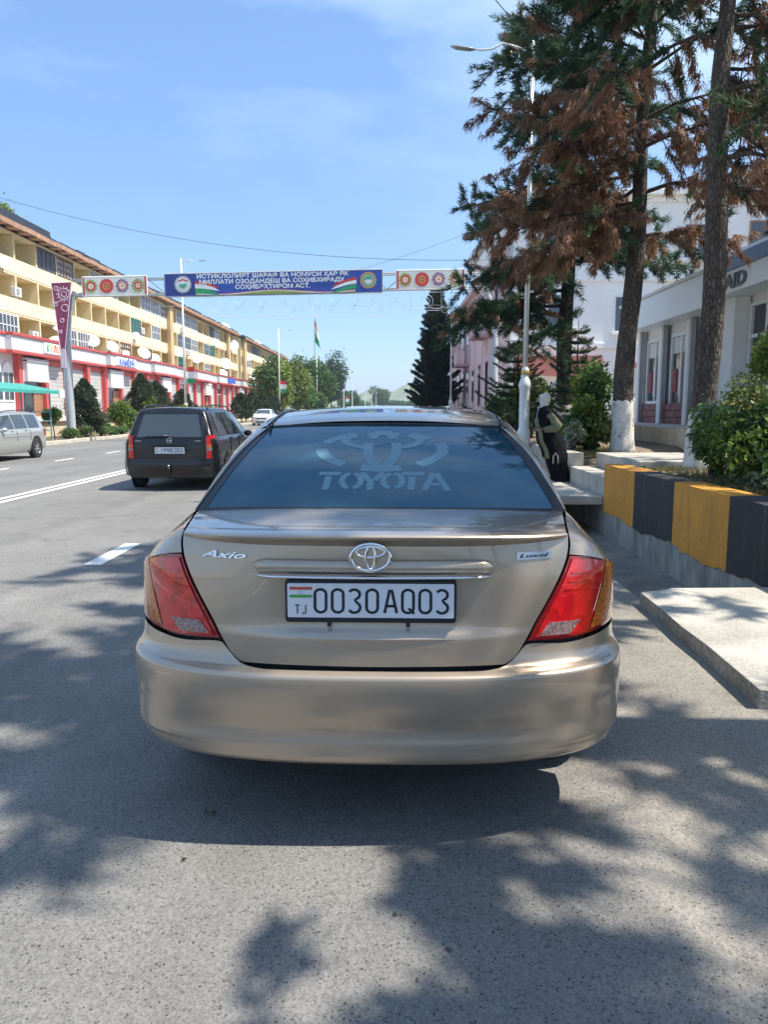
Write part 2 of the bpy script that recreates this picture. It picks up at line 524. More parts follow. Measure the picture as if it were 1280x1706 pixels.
def rear_glass_mat():
    """blue-tinted film over dark glass with fine heater lines"""
    m = bpy.data.materials.new('glass_tinted')
    n, b = nodes_of(m)
    b.inputs['Roughness'].default_value = 0.03
    b.inputs['Specular IOR Level'].default_value = 0.7
    b.inputs['Specular Tint'].default_value = (0.60, 0.90, 0.97, 1)
    b.inputs['Coat Weight'].default_value = 0.15
    b.inputs['Coat Tint'].default_value = (0.7, 0.9, 1.0, 1)
    t = n.nodes.new('ShaderNodeTexCoord')
    w = n.nodes.new('ShaderNodeTexWave')
    w.wave_type = 'BANDS'; w.bands_direction = 'Z'
    w.inputs['Scale'].default_value = 42.0
    w.inputs['Distortion'].default_value = 0.3
    w.inputs['Detail'].default_value = 1
    n.links.new(t.outputs['Object'], w.inputs['Vector'])
    r = n.nodes.new('ShaderNodeValToRGB')
    r.color_ramp.elements[0].position = 0.0
    r.color_ramp.elements[0].color = (0.011, 0.056, 0.088, 1)
    r.color_ramp.elements[1].position = 0.95
    r.color_ramp.elements[1].color = (0.015, 0.066, 0.102, 1)
    n.links.new(w.outputs['Fac'], r.inputs['Fac'])
    n.links.new(r.outputs[0], b.inputs['Base Color'])
    ns = n.nodes.new('ShaderNodeTexNoise'); ns.inputs['Scale'].default_value = 7; ns.inputs['Detail'].default_value = 2
    n.links.new(t.outputs['Object'], ns.inputs['Vector'])
    bp = n.nodes.new('ShaderNodeBump'); bp.inputs['Strength'].default_value = 0.05; bp.inputs['Distance'].default_value = 0.02
    n.links.new(ns.outputs['Fac'], bp.inputs['Height'])
    n.links.new(bp.outputs[0], b.inputs['Normal'])
    MATS['glass_tinted'] = m


rear_glass_mat()
mat('glass_dark', (0.012, 0.018, 0.022), 0.04, spec=0.8)
mat('sticker', (0.125, 0.245, 0.295), 0.4, spec=0.45)

# ------------------------------------------------------------------ mesh helpers


class B:
    """collects shapes into one mesh"""

    def __init__(s):
        s.v = []; s.f = []; s.mi = []; s.cur = 0

    def add(s, vs, fs):
        o = len(s.v)
        s.v.extend([tuple(p) for p in vs])
        s.f.extend([tuple(i + o for i in q) for q in fs])
        s.mi.extend([s.cur] * len(fs))
        return s

    def box(s, x0, x1, y0, y1, z0, z1, mtx=None):
        vs = [(x, y, z) for x in (x0, x1) for y in (y0, y1) for z in (z0, z1)]
        if mtx is not None:
            vs = [mtx @ Vector(p) for p in vs]
        fs = [(0, 1, 3, 2), (4, 6, 7, 5), (0, 4, 5, 1), (2, 3, 7, 6), (0, 2, 6, 4), (1, 5, 7, 3)]
        return s.add(vs, fs)

    def tube(s, pts, rad, n=8, cap=True, flat=1.0):
        pts = [Vector(p) for p in pts]
        if not hasattr(rad, '__len__'):
            rad = [rad] * len(pts)
        vs = []; fs = []
        up = Vector((0, 0, 1))
        t0 = (pts[1] - pts[0]).normalized()
        a = t0.cross(up)
        if a.length < 0.05:
            a = t0.cross(Vector((1, 0, 0)))
        a.normalize()
        for i, p in enumerate(pts):
            if i == 0: t = pts[1] - pts[0]
            elif i == len(pts) - 1: t = pts[-1] - pts[-2]
            else: t = pts[i + 1] - pts[i - 1]
            t.normalize()
            a = (a - t * a.dot(t)).normalized()
            b = t.cross(a)
            for k in range(n):
                w = 2 * pi * k / n
                vs.append(p + (a * cos(w) + b * sin(w) * flat) * rad[i])
        for i in range(len(pts) - 1):
            for k in range(n):
                k2 = (k + 1) % n
                fs.append((i * n + k, i * n + k2, (i + 1) * n + k2, (i + 1) * n + k))
        if cap:
            fs.append(tuple(range(n - 1, -1, -1)))
            fs.append(tuple((len(pts) - 1) * n + k for k in range(n)))
        return s.add(vs, fs)

    def lathe(s, prof, c=(0, 0, 0), n=16, axis='z', cap=True):
        vs = []; fs = []
        for r, h in prof:
            for k in range(n):
                w = 2 * pi * k / n
                if axis == 'z': p = (c[0] + r * cos(w), c[1] + r * sin(w), c[2] + h)
                elif axis == 'x': p = (c[0] + h, c[1] + r * cos(w), c[2] + r * sin(w))
                else: p = (c[0] + r * cos(w), c[1] + h, c[2] + r * sin(w))
                vs.append(p)
        m = len(prof)
        for i in range(m - 1):
            for k in range(n):
                k2 = (k + 1) % n
                fs.append((i * n + k, i * n + k2, (i + 1) * n + k2, (i + 1) * n + k))
        if cap:
            fs.append(tuple(range(n - 1, -1, -1)))
            fs.append(tuple((m - 1) * n + k for k in range(n)))
        return s.add(vs, fs)

    def grid(s, fn, nu, nv, rim=0.0, rimdir=None):
        """fn(s,t) with s,t in 0..1; optional rolled-in rim"""
        vs = []; fs = []
        for j in range(nv + 1):
            for i in range(nu + 1):
                vs.append(tuple(fn(i / nu, j / nv)))
        for j in range(nv):
            for i in range(nu):
                a = j * (nu + 1) + i
                fs.append((a, a + 1, a + nu + 2, a + nu + 1))
        if rim:
            d = Vector(rimdir).normalized() * rim
            loop = [i for i in range(nu + 1)] + [j * (nu + 1) + nu for j in range(1, nv + 1)] \
                + [nv * (nu + 1) + i for i in range(nu - 1, -1, -1)] + [j * (nu + 1) for j in range(nv - 1, 0, -1)]
            o = len(vs)
            for i in loop:
                vs.append(tuple(Vector(vs[i]) + d))
            k = len(loop)
            for i in range(k):
                i2 = (i + 1) % k
                fs.append((loop[i2], loop[i], o + i, o + i2))
        return s.add(vs, fs)

    def prism(s, poly, y0, y1, plane='xz'):
        """extrude a polygon given in a plane along the third axis"""
        n = len(poly)
        def P(a, b, d):
            return {'xz': (a, d, b), 'yz': (d, a, b), 'xy': (a, b, d)}[plane]
        vs = [P(a, b, y0) for a, b in poly] + [P(a, b, y1) for a, b in poly]
        fs = [tuple(range(n)), tuple(range(2 * n - 1, n - 1, -1))]
        for i in range(n):
            j = (i + 1) % n
            fs.append((i, i + n, j + n, j))
        return s.add(vs, fs)

    def build(s, name, mats, parent=None, smooth=False, world=True, bevel=0.0, fixn=False):
        me = bpy.data.meshes.new(name)
        me.from_pydata(s.v, [], s.f)
        if not isinstance(mats, (list, tuple)):
            mats = [mats]
        for m in mats:
            me.materials.append(M(m) if isinstance(m, str) else m)
        if len(mats) > 1:
            me.polygons.foreach_set('material_index', s.mi)
        if smooth is True:
            me.polygons.foreach_set('use_smooth', [True] * len(me.polygons))
        elif smooth:
            me.polygons.foreach_set('use_smooth', [True] * len(me.polygons))
            me.set_sharp_from_angle(angle=radians(smooth))
        if fixn:
            import bmesh
            bm = bmesh.new(); bm.from_mesh(me)
            bmesh.ops.recalc_face_normals(bm, faces=bm.faces)
            bm.to_mesh(me); bm.free()
        me.update()
        o = bpy.data.objects.new(name, me)
        COL.objects.link(o)
        if parent is not None:
            o.parent = parent
            if world:                      # vertices were given in the root's own unrotated frame
                pr = parent; off = Vector((0, 0, 0))
                while pr is not None:
                    off -= Vector(pr.location); pr = pr.parent
                o.location = off
        if bevel:
            md = o.modifiers.new('bevel', 'BEVEL'); md.width = bevel; md.segments = 2; md.limit_method = 'ANGLE'
        return o


def tag(o, label=None, cat=None, group=None, kind=None):
    if label: o['label'] = label
    if cat: o['category'] = cat
    if group: o['group'] = group
    if kind: o['kind'] = kind
    return o


def thing(name, label, cat, loc=(0, 0, 0), group=None, rz=0.0):
    o = bpy.data.objects.new(name, None)
    o.empty_display_size = 0.2
    COL.objects.link(o)
    o.location = loc
    o.rotation_euler = (0, 0, rz)
    return tag(o, label, cat, group)


def copy_tree(o, parent=None):
    c = o.copy()
    COL.objects.link(c)
    if parent is not None:
        c.parent = parent
    for ch in list(o.children):
        copy_tree(ch, c)
    return c


def share(o, loc, parent=None, scale=None, rot=None):
    """another piece with the same mesh"""
    c = o.copy()
    COL.objects.link(c)
    c.location = loc
    if parent is not None: c.parent = parent
    if scale is not None: c.scale = scale
    if rot is not None: c.rotation_euler = rot
    return c


def interp(tab, x):
    xs = [a for a, _ in tab]; ys = [b for _, b in tab]
    return float(np.interp(x, xs, ys))


def sm(tab, x):
    """smooth (monotone-ish) interpolation of a table"""
    n = len(tab)
    if x <= tab[0][0]: return tab[0][1]
    if x >= tab[-1][0]: return tab[-1][1]
    for i in range(n - 1):
        if tab[i][0] <= x <= tab[i + 1][0]:
            break
    x0, y0 = tab[i]; x1, y1 = tab[i + 1]
    h = x1 - x0
    d = (y1 - y0) / h
    def slope(k):
        if k == 0 or k == n - 1:
            k2 = max(0, min(n - 2, k if k == 0 else k - 1))
            return (tab[k2 + 1][1] - tab[k2][1]) / (tab[k2 + 1][0] - tab[k2][0])
        a = (tab[k][1] - tab[k - 1][1]) / (tab[k][0] - tab[k - 1][0])
        b = (tab[k + 1][1] - tab[k][1]) / (tab[k + 1][0] - tab[k][0])
        return 0 if a * b <= 0 else 2 * a * b / (a + b)
    m0, m1 = slope(i), slope(i + 1)
    t = (x - x0) / h
    return (2 * t**3 - 3 * t**2 + 1) * y0 + (t**3 - 2 * t**2 + t) * h * m0 + (-2 * t**3 + 3 * t**2) * y1 + (t**3 - t**2) * h * m1


def text_mesh(txt, size, bold=0.0, depth=0.0, width=None, shear=0.0):
    cu = bpy.data.curves.new('lettering', 'FONT')
    cu.body = txt
    cu.size = size
    cu.align_x = 'CENTER'; cu.align_y = 'CENTER'
    cu.offset = bold
    cu.extrude = depth
    cu.shear = shear
    cu.resolution_u = 2
    ob = bpy.data.objects.new('lettering', cu)
    COL.objects.link(ob)
    dg = bpy.context.evaluated_depsgraph_get()
    me = bpy.data.meshes.new_from_object(ob.evaluated_get(dg))
    bpy.data.objects.remove(ob)
    n = len(me.vertices)
    co = np.empty(n * 3); me.vertices.foreach_get('co', co); co = co.reshape(-1, 3)
    if n:
        c = (co.max(0) + co.min(0)) / 2
        co[:, 0] -= c[0]; co[:, 1] -= c[1]
        if width:
            co[:, 0] *= width / (co[:, 0].max() - co[:, 0].min())
    return me, co


def lettering(name, txt, size, matn, parent, origin, xdir, ydir, bold=0.0, depth=0.004, width=None, shear=0.0, fn=None):
    """raised letters laid on a surface: origin + x*xdir + y*ydir (world); fn maps (x,y,z) instead when given"""
    me, co = text_mesh(txt, size, bold, depth, width, shear)
    o3 = Vector(origin); xd = Vector(xdir); yd = Vector(ydir); zd = xd.cross(yd)
    if fn:
        out = [fn(*p) for p in co]
    else:
        out = [tuple(o3 + xd * p[0] + yd * p[1] + zd * p[2]) for p in co]
    me.vertices.foreach_set('co', np.array(out, dtype=np.float32).ravel())
    me.materials.clear(); me.materials.append(M(matn))
    me.update()
    o = bpy.data.objects.new(name, me)
    COL.objects.link(o)
    if parent is not None:
        o.parent = parent
        pr = parent; off = Vector((0, 0, 0))
        while pr is not None:
            off -= Vector(pr.location); pr = pr.parent
        o.location = off
    return o


def ribbon(bld, pts, w, fn, closed=False, thick=0.0012):
    """flat stroke along 2D pts mapped by fn(x,y,h)"""
    n = len(pts)
    P = [Vector((p[0], p[1])) for p in pts]
    L_, R_ = [], []
    for i in range(n):
        if closed:
            t = (P[(i + 1) % n] - P[i - 1])
        else:
            t = P[min(i + 1, n - 1)] - P[max(i - 1, 0)]
        t.normalize()
        nn = Vector((-t.y, t.x)) * (w / 2)
        L_.append(P[i] + nn); R_.append(P[i] - nn)
    vs = [fn(p.x, p.y, thick) for p in L_] + [fn(p.x, p.y, thick) for p in R_]
    fs = []
    for i in range(n if closed else n - 1):
        j = (i + 1) % n
        fs.append((i, n + i, n + j, j))
    bld.add(vs, fs)


def fast_mesh(name, verts, tris_per, matn, cols=None, parent=None, world=True):
    """verts (n*k,3) grouped as faces of k corners each"""
    k = tris_per
    nv = len(verts); nf = nv // k
    me = bpy.data.meshes.new(name)
    me.vertices.add(nv); me.loops.add(nv); me.polygons.add(nf)
    me.vertices.foreach_set('co', np.ascontiguousarray(verts, dtype=np.float32).ravel())
    me.loops.foreach_set('vertex_index', np.arange(nv, dtype=np.int32))
    me.polygons.foreach_set('loop_start', np.arange(0, nv, k, dtype=np.int32))
    me.polygons.foreach_set('loop_total', np.full(nf, k, dtype=np.int32))
    me.materials.append(M(matn))
    me.update(calc_edges=True)
    if cols is not None:
        at = me.color_attributes.new('Col', 'FLOAT_COLOR', 'POINT')
        c4 = np.ones((nv, 4), dtype=np.float32); c4[:, :3] = cols
        at.data.foreach_set('color', c4.ravel())
    o = bpy.data.objects.new(name, me)
    COL.objects.link(o)
    if parent is not None:
        o.parent = parent
        if world:
            o.location = -Vector(parent.location)
    return o


def unit(a):
    return a / np.maximum(np.linalg.norm(a, axis=-1, keepdims=True), 1e-9)


def needle_geo(P, D, ln, nb, spread, width, C):
    """tufts of needles: nb thin triangles each"""
    n = len(P)
    P = np.repeat(P, nb, 0); D = np.repeat(D, nb, 0); C = np.repeat(C, nb, 0)
    m = n * nb
    d = unit(D + rng.normal(0, spread, (m, 3)))
    l = ln * rng.uniform(0.6, 1.15, (m, 1))
    s = unit(np.cross(d, rng.normal(0, 1, (m, 3)))) * width * rng.uniform(0.6, 1.3, (m, 1))
    b = P + rng.normal(0, ln * 0.16, (m, 3))
    V = np.stack([b - s, b + s, b + d * l], 1).reshape(-1, 3)
    K = C * rng.uniform(0.72, 1.28, (m, 1))
    return V, np.repeat(K, 3, 0)


def leaf_geo(P, size, C, up=0.35, aspect=0.55):
    n = len(P)
    d = unit(rng.normal(0, 1, (n, 3)) + np.array([0, 0, -0.25]))
    nrm = unit(rng.normal(0, 1, (n, 3)) + np.array([0, 0, up * 3]))
    s = unit(np.cross(d, nrm))
    l = size * rng.uniform(0.6, 1.25, (n, 1))
    w = l * aspect * 0.5
    mid = P + d * l * 0.5
    V = np.stack([P, mid + s * w, P + d * l, mid - s * w], 1).reshape(-1, 3)
    K = C * rng.uniform(0.7, 1.3, (n, 1))
    return V, np.repeat(K, 4, 0)
# ------------------------------------------------------------------ the setting
def sheet(name, fn, nu, nv, matn, kind='structure'):
    o = B().grid(fn, nu, nv).build(name, matn, smooth=True)
    o['kind'] = kind
    return o


def lerp(a, b, t):
    return a + (b - a) * t


terrain = sheet('terrain', lambda s, t: (lerp(-2600, 2600, s), lerp(-1500, 3600, t), -0.62), 4, 4, 'wild_grass_ground')
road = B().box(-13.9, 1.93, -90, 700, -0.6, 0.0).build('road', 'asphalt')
road['kind'] = 'structure'

# painted lines
def dash(x, y0, y1, w=0.13):
    b = B()
    b.add([(x - w / 2, y0, 0.004), (x + w / 2, y0, 0.004), (x + w / 2, y1, 0.004), (x - w / 2, y1, 0.004)], [(0, 1, 2, 3)])
    return b.build('lane_dash', 'road_paint', road)


for k in range(-2, 22):
    dash(-2.80, 7.06 + 5.2 * k, 8.22 + 5.2 * k, 0.17)
for k in range(-1, 26):
    dash(-9.45, 17.6 + 3.95 * k, 18.9 + 3.95 * k, 0.12)
for x in (-6.36, -6.12):
    dash(x, -40, 260, 0.12).name = 'centre_line'

# left pavement, terrace and kerb
sheet('pavement', lambda s, t: (lerp(-17.0, -14.12, s), lerp(-60, 400, t), 0.12), 2, 8, 'soil')
kerb = thing('kerb', 'pale concrete kerb along the far left side of the road', 'kerb', (-14.0, 30, 0))
ks = B().box(-0.14, 0.1, 0.012, 2.988, -0.3, 0.15).build('kerbstone', 'kerb_stone', kerb, world=False, bevel=0.02)
ks.location = (0, -20, 0)
for k in range(1, 40):
    share(ks, (random.uniform(-.012, .012), -20 + 3.0 * k, random.uniform(-.012, .008)), kerb, rot=(0, 0, random.uniform(-.004, .004)))
lw = B().box(-17.3, -17.0, -20, 150, -0.3, 0.85).build('terrace_wall', 'beige_wall')
tag(lw, 'low beige retaining wall behind the planted strip on the left', 'wall')
sheet('terrace', lambda s, t: (lerp(-70, -17.3, s), lerp(-60, 420, t), lerp(1.05, 0.84, s)), 2, 6, 'paving')
tp = B().box(-18.0, -16.85, 26, 45, 0.851, 0.91).build('coping', 'kerb_stone', lw)

# right side: ditch, striped wall, stair, slab, planted bank
sheet('ditch', lambda s, t: (lerp(1.93, 3.16, s), lerp(-90, 300, t), -0.42 + 0.06 * abs(s - .45) + .02 * sin(t * 900)), 4, 120, 'ditch_silt')

YEND, XW, ZW = 11.2, 3.13, 0.66
wall = thing('striped_wall', 'low concrete retaining wall painted in orange and black blocks', 'wall', (3.3, 7, -0.4))
base = B().box(XW + 0.012, 3.44, -6.0, YEND - 0.004, -0.6, 0.12).build('footing', 'concrete_streaked', wall)
blk = 1.385
for k in range(12):
    y1 = YEND - blk * k
    y0 = y1 - blk
    b = B()
    n = 10
    def f(s, t, y0=y0, y1=y1):
        y = lerp(y0, y1, s)
        zb = -0.05 + 0.025 * sin(y * 3.1) + 0.012 * sin(y * 9.7 + 1) + 0.008 * sin(y * 23)
        return (XW, y, lerp(zb, ZW, t))
    b.grid(f, 24, 2)
    # top and back
    b.grid(lambda s, t: (lerp(XW, 3.45, t), lerp(y0, y1, s), ZW + 0.006 * sin(t * pi)), 24, 2)
    b.add([(3.45, y0, ZW), (3.45, y1, ZW), (3.45, y1, -0.3), (3.45, y0, -0.3)], [(0, 1, 2, 3)])
    if k == 0:
        b.add([(XW, y1, -0.05), (3.45, y1, -0.05), (3.45, y1, ZW), (XW, y1, ZW)], [(0, 1, 2, 3)])
    b.build('painted_block', 'orange_paint' if k % 2 == 0 else 'black_paint', wall)

stair = thing('concrete_stair', 'concrete steps bridging the ditch up to the planted bank', 'stairs', (2.6, 12.4, 0))
B().box(1.80, 3.135, 11.24, 14.7, 0.06, 0.18).build('platform_slab', 'concrete', stair, bevel=0.012)
B().box(3.17, 3.62, 11.24, 13.56, -0.4, 0.46).build('step', 'concrete', stair, bevel=0.015)
B().box(3.63, 5.62, 11.24, 13.56, -0.4, 0.70).build('landing', 'concrete', stair, bevel=0.015)
B().box(1.84, 1.98, 11.4, 13.4, -0.42, 0.058).build('support', 'concrete_rough', stair)

pw = B().box(3.14, 3.42, 13.58, 60, -0.6, 0.69).build('planter_wall', 'concrete')
tag(pw, 'plain grey concrete edge of the bank behind the steps', 'wall')

slab = B()
poly = [(1.80, 3.60), (1.815, 3.9), (1.835, 4.3), (1.832, 4.7), (1.855, 5.1), (1.868, 5.61), (2.0, 5.66), (2.15, 5.75), (2.6, 5.765), (3.11, 5.79), (3.11, 3.56), (2.7, 3.575), (2.4, 3.56), (2.1, 3.59)]
slab.prism(poly, -0.035, 0.10, 'xy')
slab = slab.build('concrete_slab', 'concrete_rough', bevel=0.006, fixn=True)
tag(slab, 'loose rough concrete slab laid across the ditch beside the sedan', 'slab')
slab.data.materials.append(M('concrete'))
for p in slab.data.polygons:
    if abs(p.normal.z) > 0.9: p.material_index = 1
# crumbled lumps at its broken near corner
LUMPS = ['larger crumbled concrete lump at the broken slab corner', 'second crumbled lump beside the broken slab corner', 'smallest concrete crumb at the slab corner, nearest the sedan', 'concrete lump farthest right of the broken slab corner']
for i, (x, y, r) in enumerate([(1.95, 3.44, .05), (2.02, 3.47, .035), (1.88, 3.50, .03), (2.12, 3.42, .045)]):
    v = []; f = []
    b = B()
    b.lathe([(r * .5, 0), (r, r * .35), (r * .8, r * .8), (r * .3, r)], (x, y, -0.004), 7)
    b.v = [(p[0] + random.uniform(-.25, .25) * r, p[1] + random.uniform(-.25, .25) * r, p[2]) for p in b.v]
    o = b.build('concrete_lump', 'concrete_rough')
    tag(o, LUMPS[i], 'rubble', 'lumps by the slab')


def bank(s, t):
    x = lerp(3.44, 60, s ** 2.2)
    y = lerp(-60, 300, t)
    z = 0.61 + 0.36 * min(1, max(0, (x - 4.4) / 3.0)) + 0.012 * sin(y * 2.3 + x * 4)
    if 11.0 < y < 13.8 and x < 5.6: z = min(z, .40)
    return (x, y, z)


sheet('bank', bank, 24, 240, 'soil')
path = B().box(5.75, 8.2, -10, 60, 0.5, 1.03).build('path', 'paving')
path['kind'] = 'structure'
pk = thing('path_kerb', 'pale kerb edging the shop path on the right bank', 'kerb', (5.66, 15, .8))
k0 = B().box(-0.075, 0.075, 0.01, 1.19, -0.2, 0.29).build('kerbstone', 'kerb_stone', pk, world=False, bevel=0.012)
k0.location = (0, -7, 0)
for k in range(1, 26):
    share(k0, (0, -7 + 1.2 * k, 0), pk)

# hills on the horizon
def hill(name, x0, x1, y, h, ph, matn='hill_green'):
    def fn(s, t):
        x = lerp(x0, x1, s)
        r = (0.45 + .3 * sin(s * 7 + ph) + .15 * sin(s * 17 + ph * 2) + .1 * sin(s * 41)) * sin(pi * min(1, max(0, s))) ** .5
        prof = sin(pi * t) ** 1.5
        return (x, y + (t - .5) * 700, -1 + h * max(r, .02) * prof)
    return sheet(name, fn, 90, 14, matn)


hill('hills', -1500, 1700, 2300, 88, 0.6)
hill('hills', -300, 1200, 1500, 34, 2.2)
hill('hills', -150, 420, 1750, 105, 1.1)
# ------------------------------------------------------------------ champagne sedan (hero)
NSE, RSE = 2.5, 0.50


def SE(r, n=NSE):
    r = min(abs(r), 1.0)
    return 1 - (1 - r ** n) ** (1 / n)


PU = [(0.58, .062), (0.614, .060), (0.66, .062), (0.708, .064), (0.72, .070), (0.74, .086), (0.78, .090), (0.86, .088), (0.905, .086),
      (0.96, .084), (1.0, .086), (1.03, .090), (1.06, .10)]
PU0 = [(0.58, .062), (0.66, .058), (0.75, .060), (0.85, .066), (0.95, .078), (1.03, .090), (1.06, .10)]
WU = [(0.55, .846), (0.75, .848), (0.90, .846), (0.96, .838), (1.06, .80)]


def upperY(x, z):
    k = 1 / (1 + (abs(x) / .34) ** 5)
    p = sm(PU, z) * k + sm(PU0, z) * (1 - k)
    return p + RSE * SE(x / interp(WU, z))


PB = [(0.285, .048), (0.30, .034), (0.325, .0275), (0.355, .0270), (0.385, .031), (0.405, .032), (0.43, .026), (0.46, .015), (0.51, .004),
      (0.565, .0), (0.592, .002), (0.602, .012), (0.612, .048), (0.63, .062), (0.70, .074), (0.74, .08)]
WB = [(0.285, .850), (0.33, .865), (0.45, .869), (0.56, .867), (0.60, .864), (0.64, .853), (0.75, .847)]


def bumpY(x, z):
    # the lower groove dies out towards the corners
    g = max(0, 1 - (abs(x) / .80) ** 4)
    p = sm(PB, z)
    if 0.34 < z < 0.47:
        p = lerp(interp([(0.34, .013), (0.47, .012)], z), p, g)
    # the shelf above the crease softens outward
    return p + RSE * SE(x / interp(WB, z), 2.75)


LIDX = [(0.600, .33), (0.612, .40), (0.622, .428), (0.64, .452), (0.69, .484), (0.76, .522), (0.85, .574), (0.92, .610), (0.962, .626), (1.0, .633), (1.06, .634)]


def lid_half(z):
    return sm(LIDX, z)


CX, CY, CYAW = -0.058, 2.36, radians(-1.25)
car = thing('sedan', 'champagne beige sedan seen from behind, parked by the ditch', 'car', (CX, CY, 0), rz=CYAW)
car.scale = (1.035, 1.0, 1.0)
PAINT = 'paint_champagne'


def part(b, name, matn, parent=car, smooth=40, **k):
    o = b.build(name, matn, parent, smooth=smooth, world=False, **k)
    if parent is not car:
        o.location = (0, 0, 0)
    return o


# --- bumper: wraps from wheel arch to wheel arch
BT = [(0, .612), (.33, .612), (.40, .616), (.428, .628), (.452, .645), (.484, .682), (.50, .686), (.63, .676), (.72, .682), (.80, .690), (.846, .692)]


def bumper_fn(s, t):
    th = (s - .5) * pi                     # -pi/2..pi/2 round the plan curve
    r = math.copysign(abs(sin(th)) ** .8, sin(th))
    r = max(-1, min(1, r))
    x0 = abs(r) * .846
    zt = sm(BT, x0) - 0.004
    # rows bunch up at the crease
    rows = [(0, .285), (.05, .292), (.10, .31), (.16, .335), (.22, .36), (.28, .385), (.33, .405), (.38, .425), (.46, .46), (.56, .51), (.66, .555), (.74, .585),
            (.79, .597), (.83, .603), (.88, min(.609, zt)), (1, zt)]
    z = interp(rows, t)
    w = interp(WB, z)
    x = r * w
    y = bumpY(x, z)
    return (x, y, z)


bb = B().grid(bumper_fn, 96, 60, rim=0.012, rimdir=(0, 1, -.2))
bumper = part(bb, 'rear_bumper', PAINT, smooth=50)

# --- boot lid, rear face
def lid_fn(s, t):
    z = interp([(0, .616), (.06, .62), (.12, .63), (1, 1.032)], t)
    h = lid_half(z)
    x = lerp(-h, h, s)
    z2 = z + (0.010 * (x / .42) ** 2 if t < .001 else 0)
    return (x, upperY(x, z), z2)


lb = B().grid(lid_fn, 72, 60, rim=0.012, rimdir=(0, 1, 0))


def deckpt(x, t):
    """top of the boot, t 0 rear .. 1 at the glass"""
    yb = .100 + RSE * SE(x / .80) * .95
    yf = .60 + .10 * (x / .7) ** 2
    y = lerp(yb, yf, t)
    z = 1.052 + .016 * sin(t * pi * .6) - .018 * (abs(x) / .68) ** 2.4
    return (x, y, z)


def deck_fn(s, t):
    h = lerp(.630, .706, t)
    return deckpt(lerp(-h, h, s), t)


lb.grid(deck_fn, 48, 16, rim=.012, rimdir=(0, 0, -1))
lid = part(lb, 'boot_lid', PAINT, smooth=35)

# spoiler lip along the rear edge of the lid
sp = B()
NS = 64
prof_n = 7
vs = []
for i in range(NS + 1):
    x = lerp(-.628, .628, i / NS)
    e = max(0.0, 1 - (abs(x) / .628) ** 9)
    e2 = max(0.0, 1 - (abs(x) / .628) ** 5)
    xt, yt, zt = deckpt(x, 0.12)
    yb = upperY(x, 1.0)
    yr = yb - .034 * e - .002
    zl = 1.046 - .014 * (abs(x) / .628) ** 2.4
    zb = lerp(zl - .010, 1.008 - .004 * (abs(x) / .628) ** 2, e2)
    ring = [(x, yt, zt + .0005), (x, lerp(yt, yr, .6), zl + .008 + .004 * e), (x, yr + .006, zl + .006), (x, yr, zl), (x, yr + .002, zl - .007),
            (x, lerp(yr, yb, .75), lerp(zl, zb, .7)), (x, yb + .004, zb)]
    vs += ring
fs = []
for i in range(NS):
    for k in range(prof_n - 1):
        a = i * prof_n + k
        fs.append((a, a + 1, a + prof_n + 1, a + prof_n))
sp.add(vs, fs)
part(sp, 'spoiler_lip', PAINT, lid, smooth=30)

# number-plate garnish with chrome strip
def bar(name, z0, z1, half, out, matn, taper=.03, parent=lid, n=40, round_=.35):
    b = B()
    def fn(s, t):
        x = lerp(-half, half, s)
        e = min(1, (half - abs(x)) / taper) if taper else 1
        e = max(0, e) ** .6
        z = lerp(z0, z1, t) if e > 0 else (z0 + z1) / 2
        zc = (z0 + z1) / 2
        z = zc + (z - zc) * (round_ + (1 - round_) * e)
        o = out * (sin(pi * (0.08 + .84 * t)) ** .5) * max(.15, e)
        return (x, upperY(x, z) - o, z)
    b.grid(fn, n, 10)
    return part(b, name, matn, parent, smooth=50)


bar('plate_garnish', .922, .966, .384, .024, PAINT, .028)
bar('chrome_strip', .905, .9235, .380, .040, 'chrome', .05)
# recess lip under the plate
bar('lid_crease', .700, .7135, .265, .004, PAINT, .16, round_=.1)

# --- number plate
PLX, PLZ, PLW, PLH = -.006, .832, .269, .070
ply = upperY(0, .83) - .022


def plate_map(x, y, h=0):
    return (PLX + x, ply - h + .02 * 0, PLZ + y)


def rrect(w, h, r, n=5):
    pts = []
    for cx, cy, a0 in ((w - r, h - r, 0), (-w + r, h - r, 90), (-w + r, -h + r, 180), (w - r, -h + r, 270)):
        for k in range(n + 1):
            a = radians(a0 + 90 * k / n)
            pts.append((cx + r * cos(a), cy + r * sin(a)))
    return pts


fb = B().prism([(PLX + x, PLZ + y) for x, y in rrect(PLW, PLH, .010)], ply, ply + .020)
frame = part(fb, 'plate_frame', 'plate_black', car, smooth=False, bevel=.003, fixn=True)
for sx in (-.131, .118):
    part(B().box(PLX + sx - .006, PLX + sx + .006, ply + .002, ply + .014, PLZ - PLH - .014, PLZ - PLH + .004), 'clip', 'plate_black', frame, smooth=False)
pb = B().prism([(PLX + x, PLZ + .004 + y) for x, y in rrect(PLW - .008, PLH - .0135, .005)], ply - .002, ply + .004)
plate = part(pb, 'number_plate', 'plate_white', frame, smooth=False, fixn=True)

# narrow stroke letters
def arc(cx, cy, rx, ry, a0, a1, n=8):
    return [(cx + rx * cos(radians(a0 + (a1 - a0) * i / n)), cy + ry * sin(radians(a0 + (a1 - a0) * i / n))) for i in range(n + 1)]


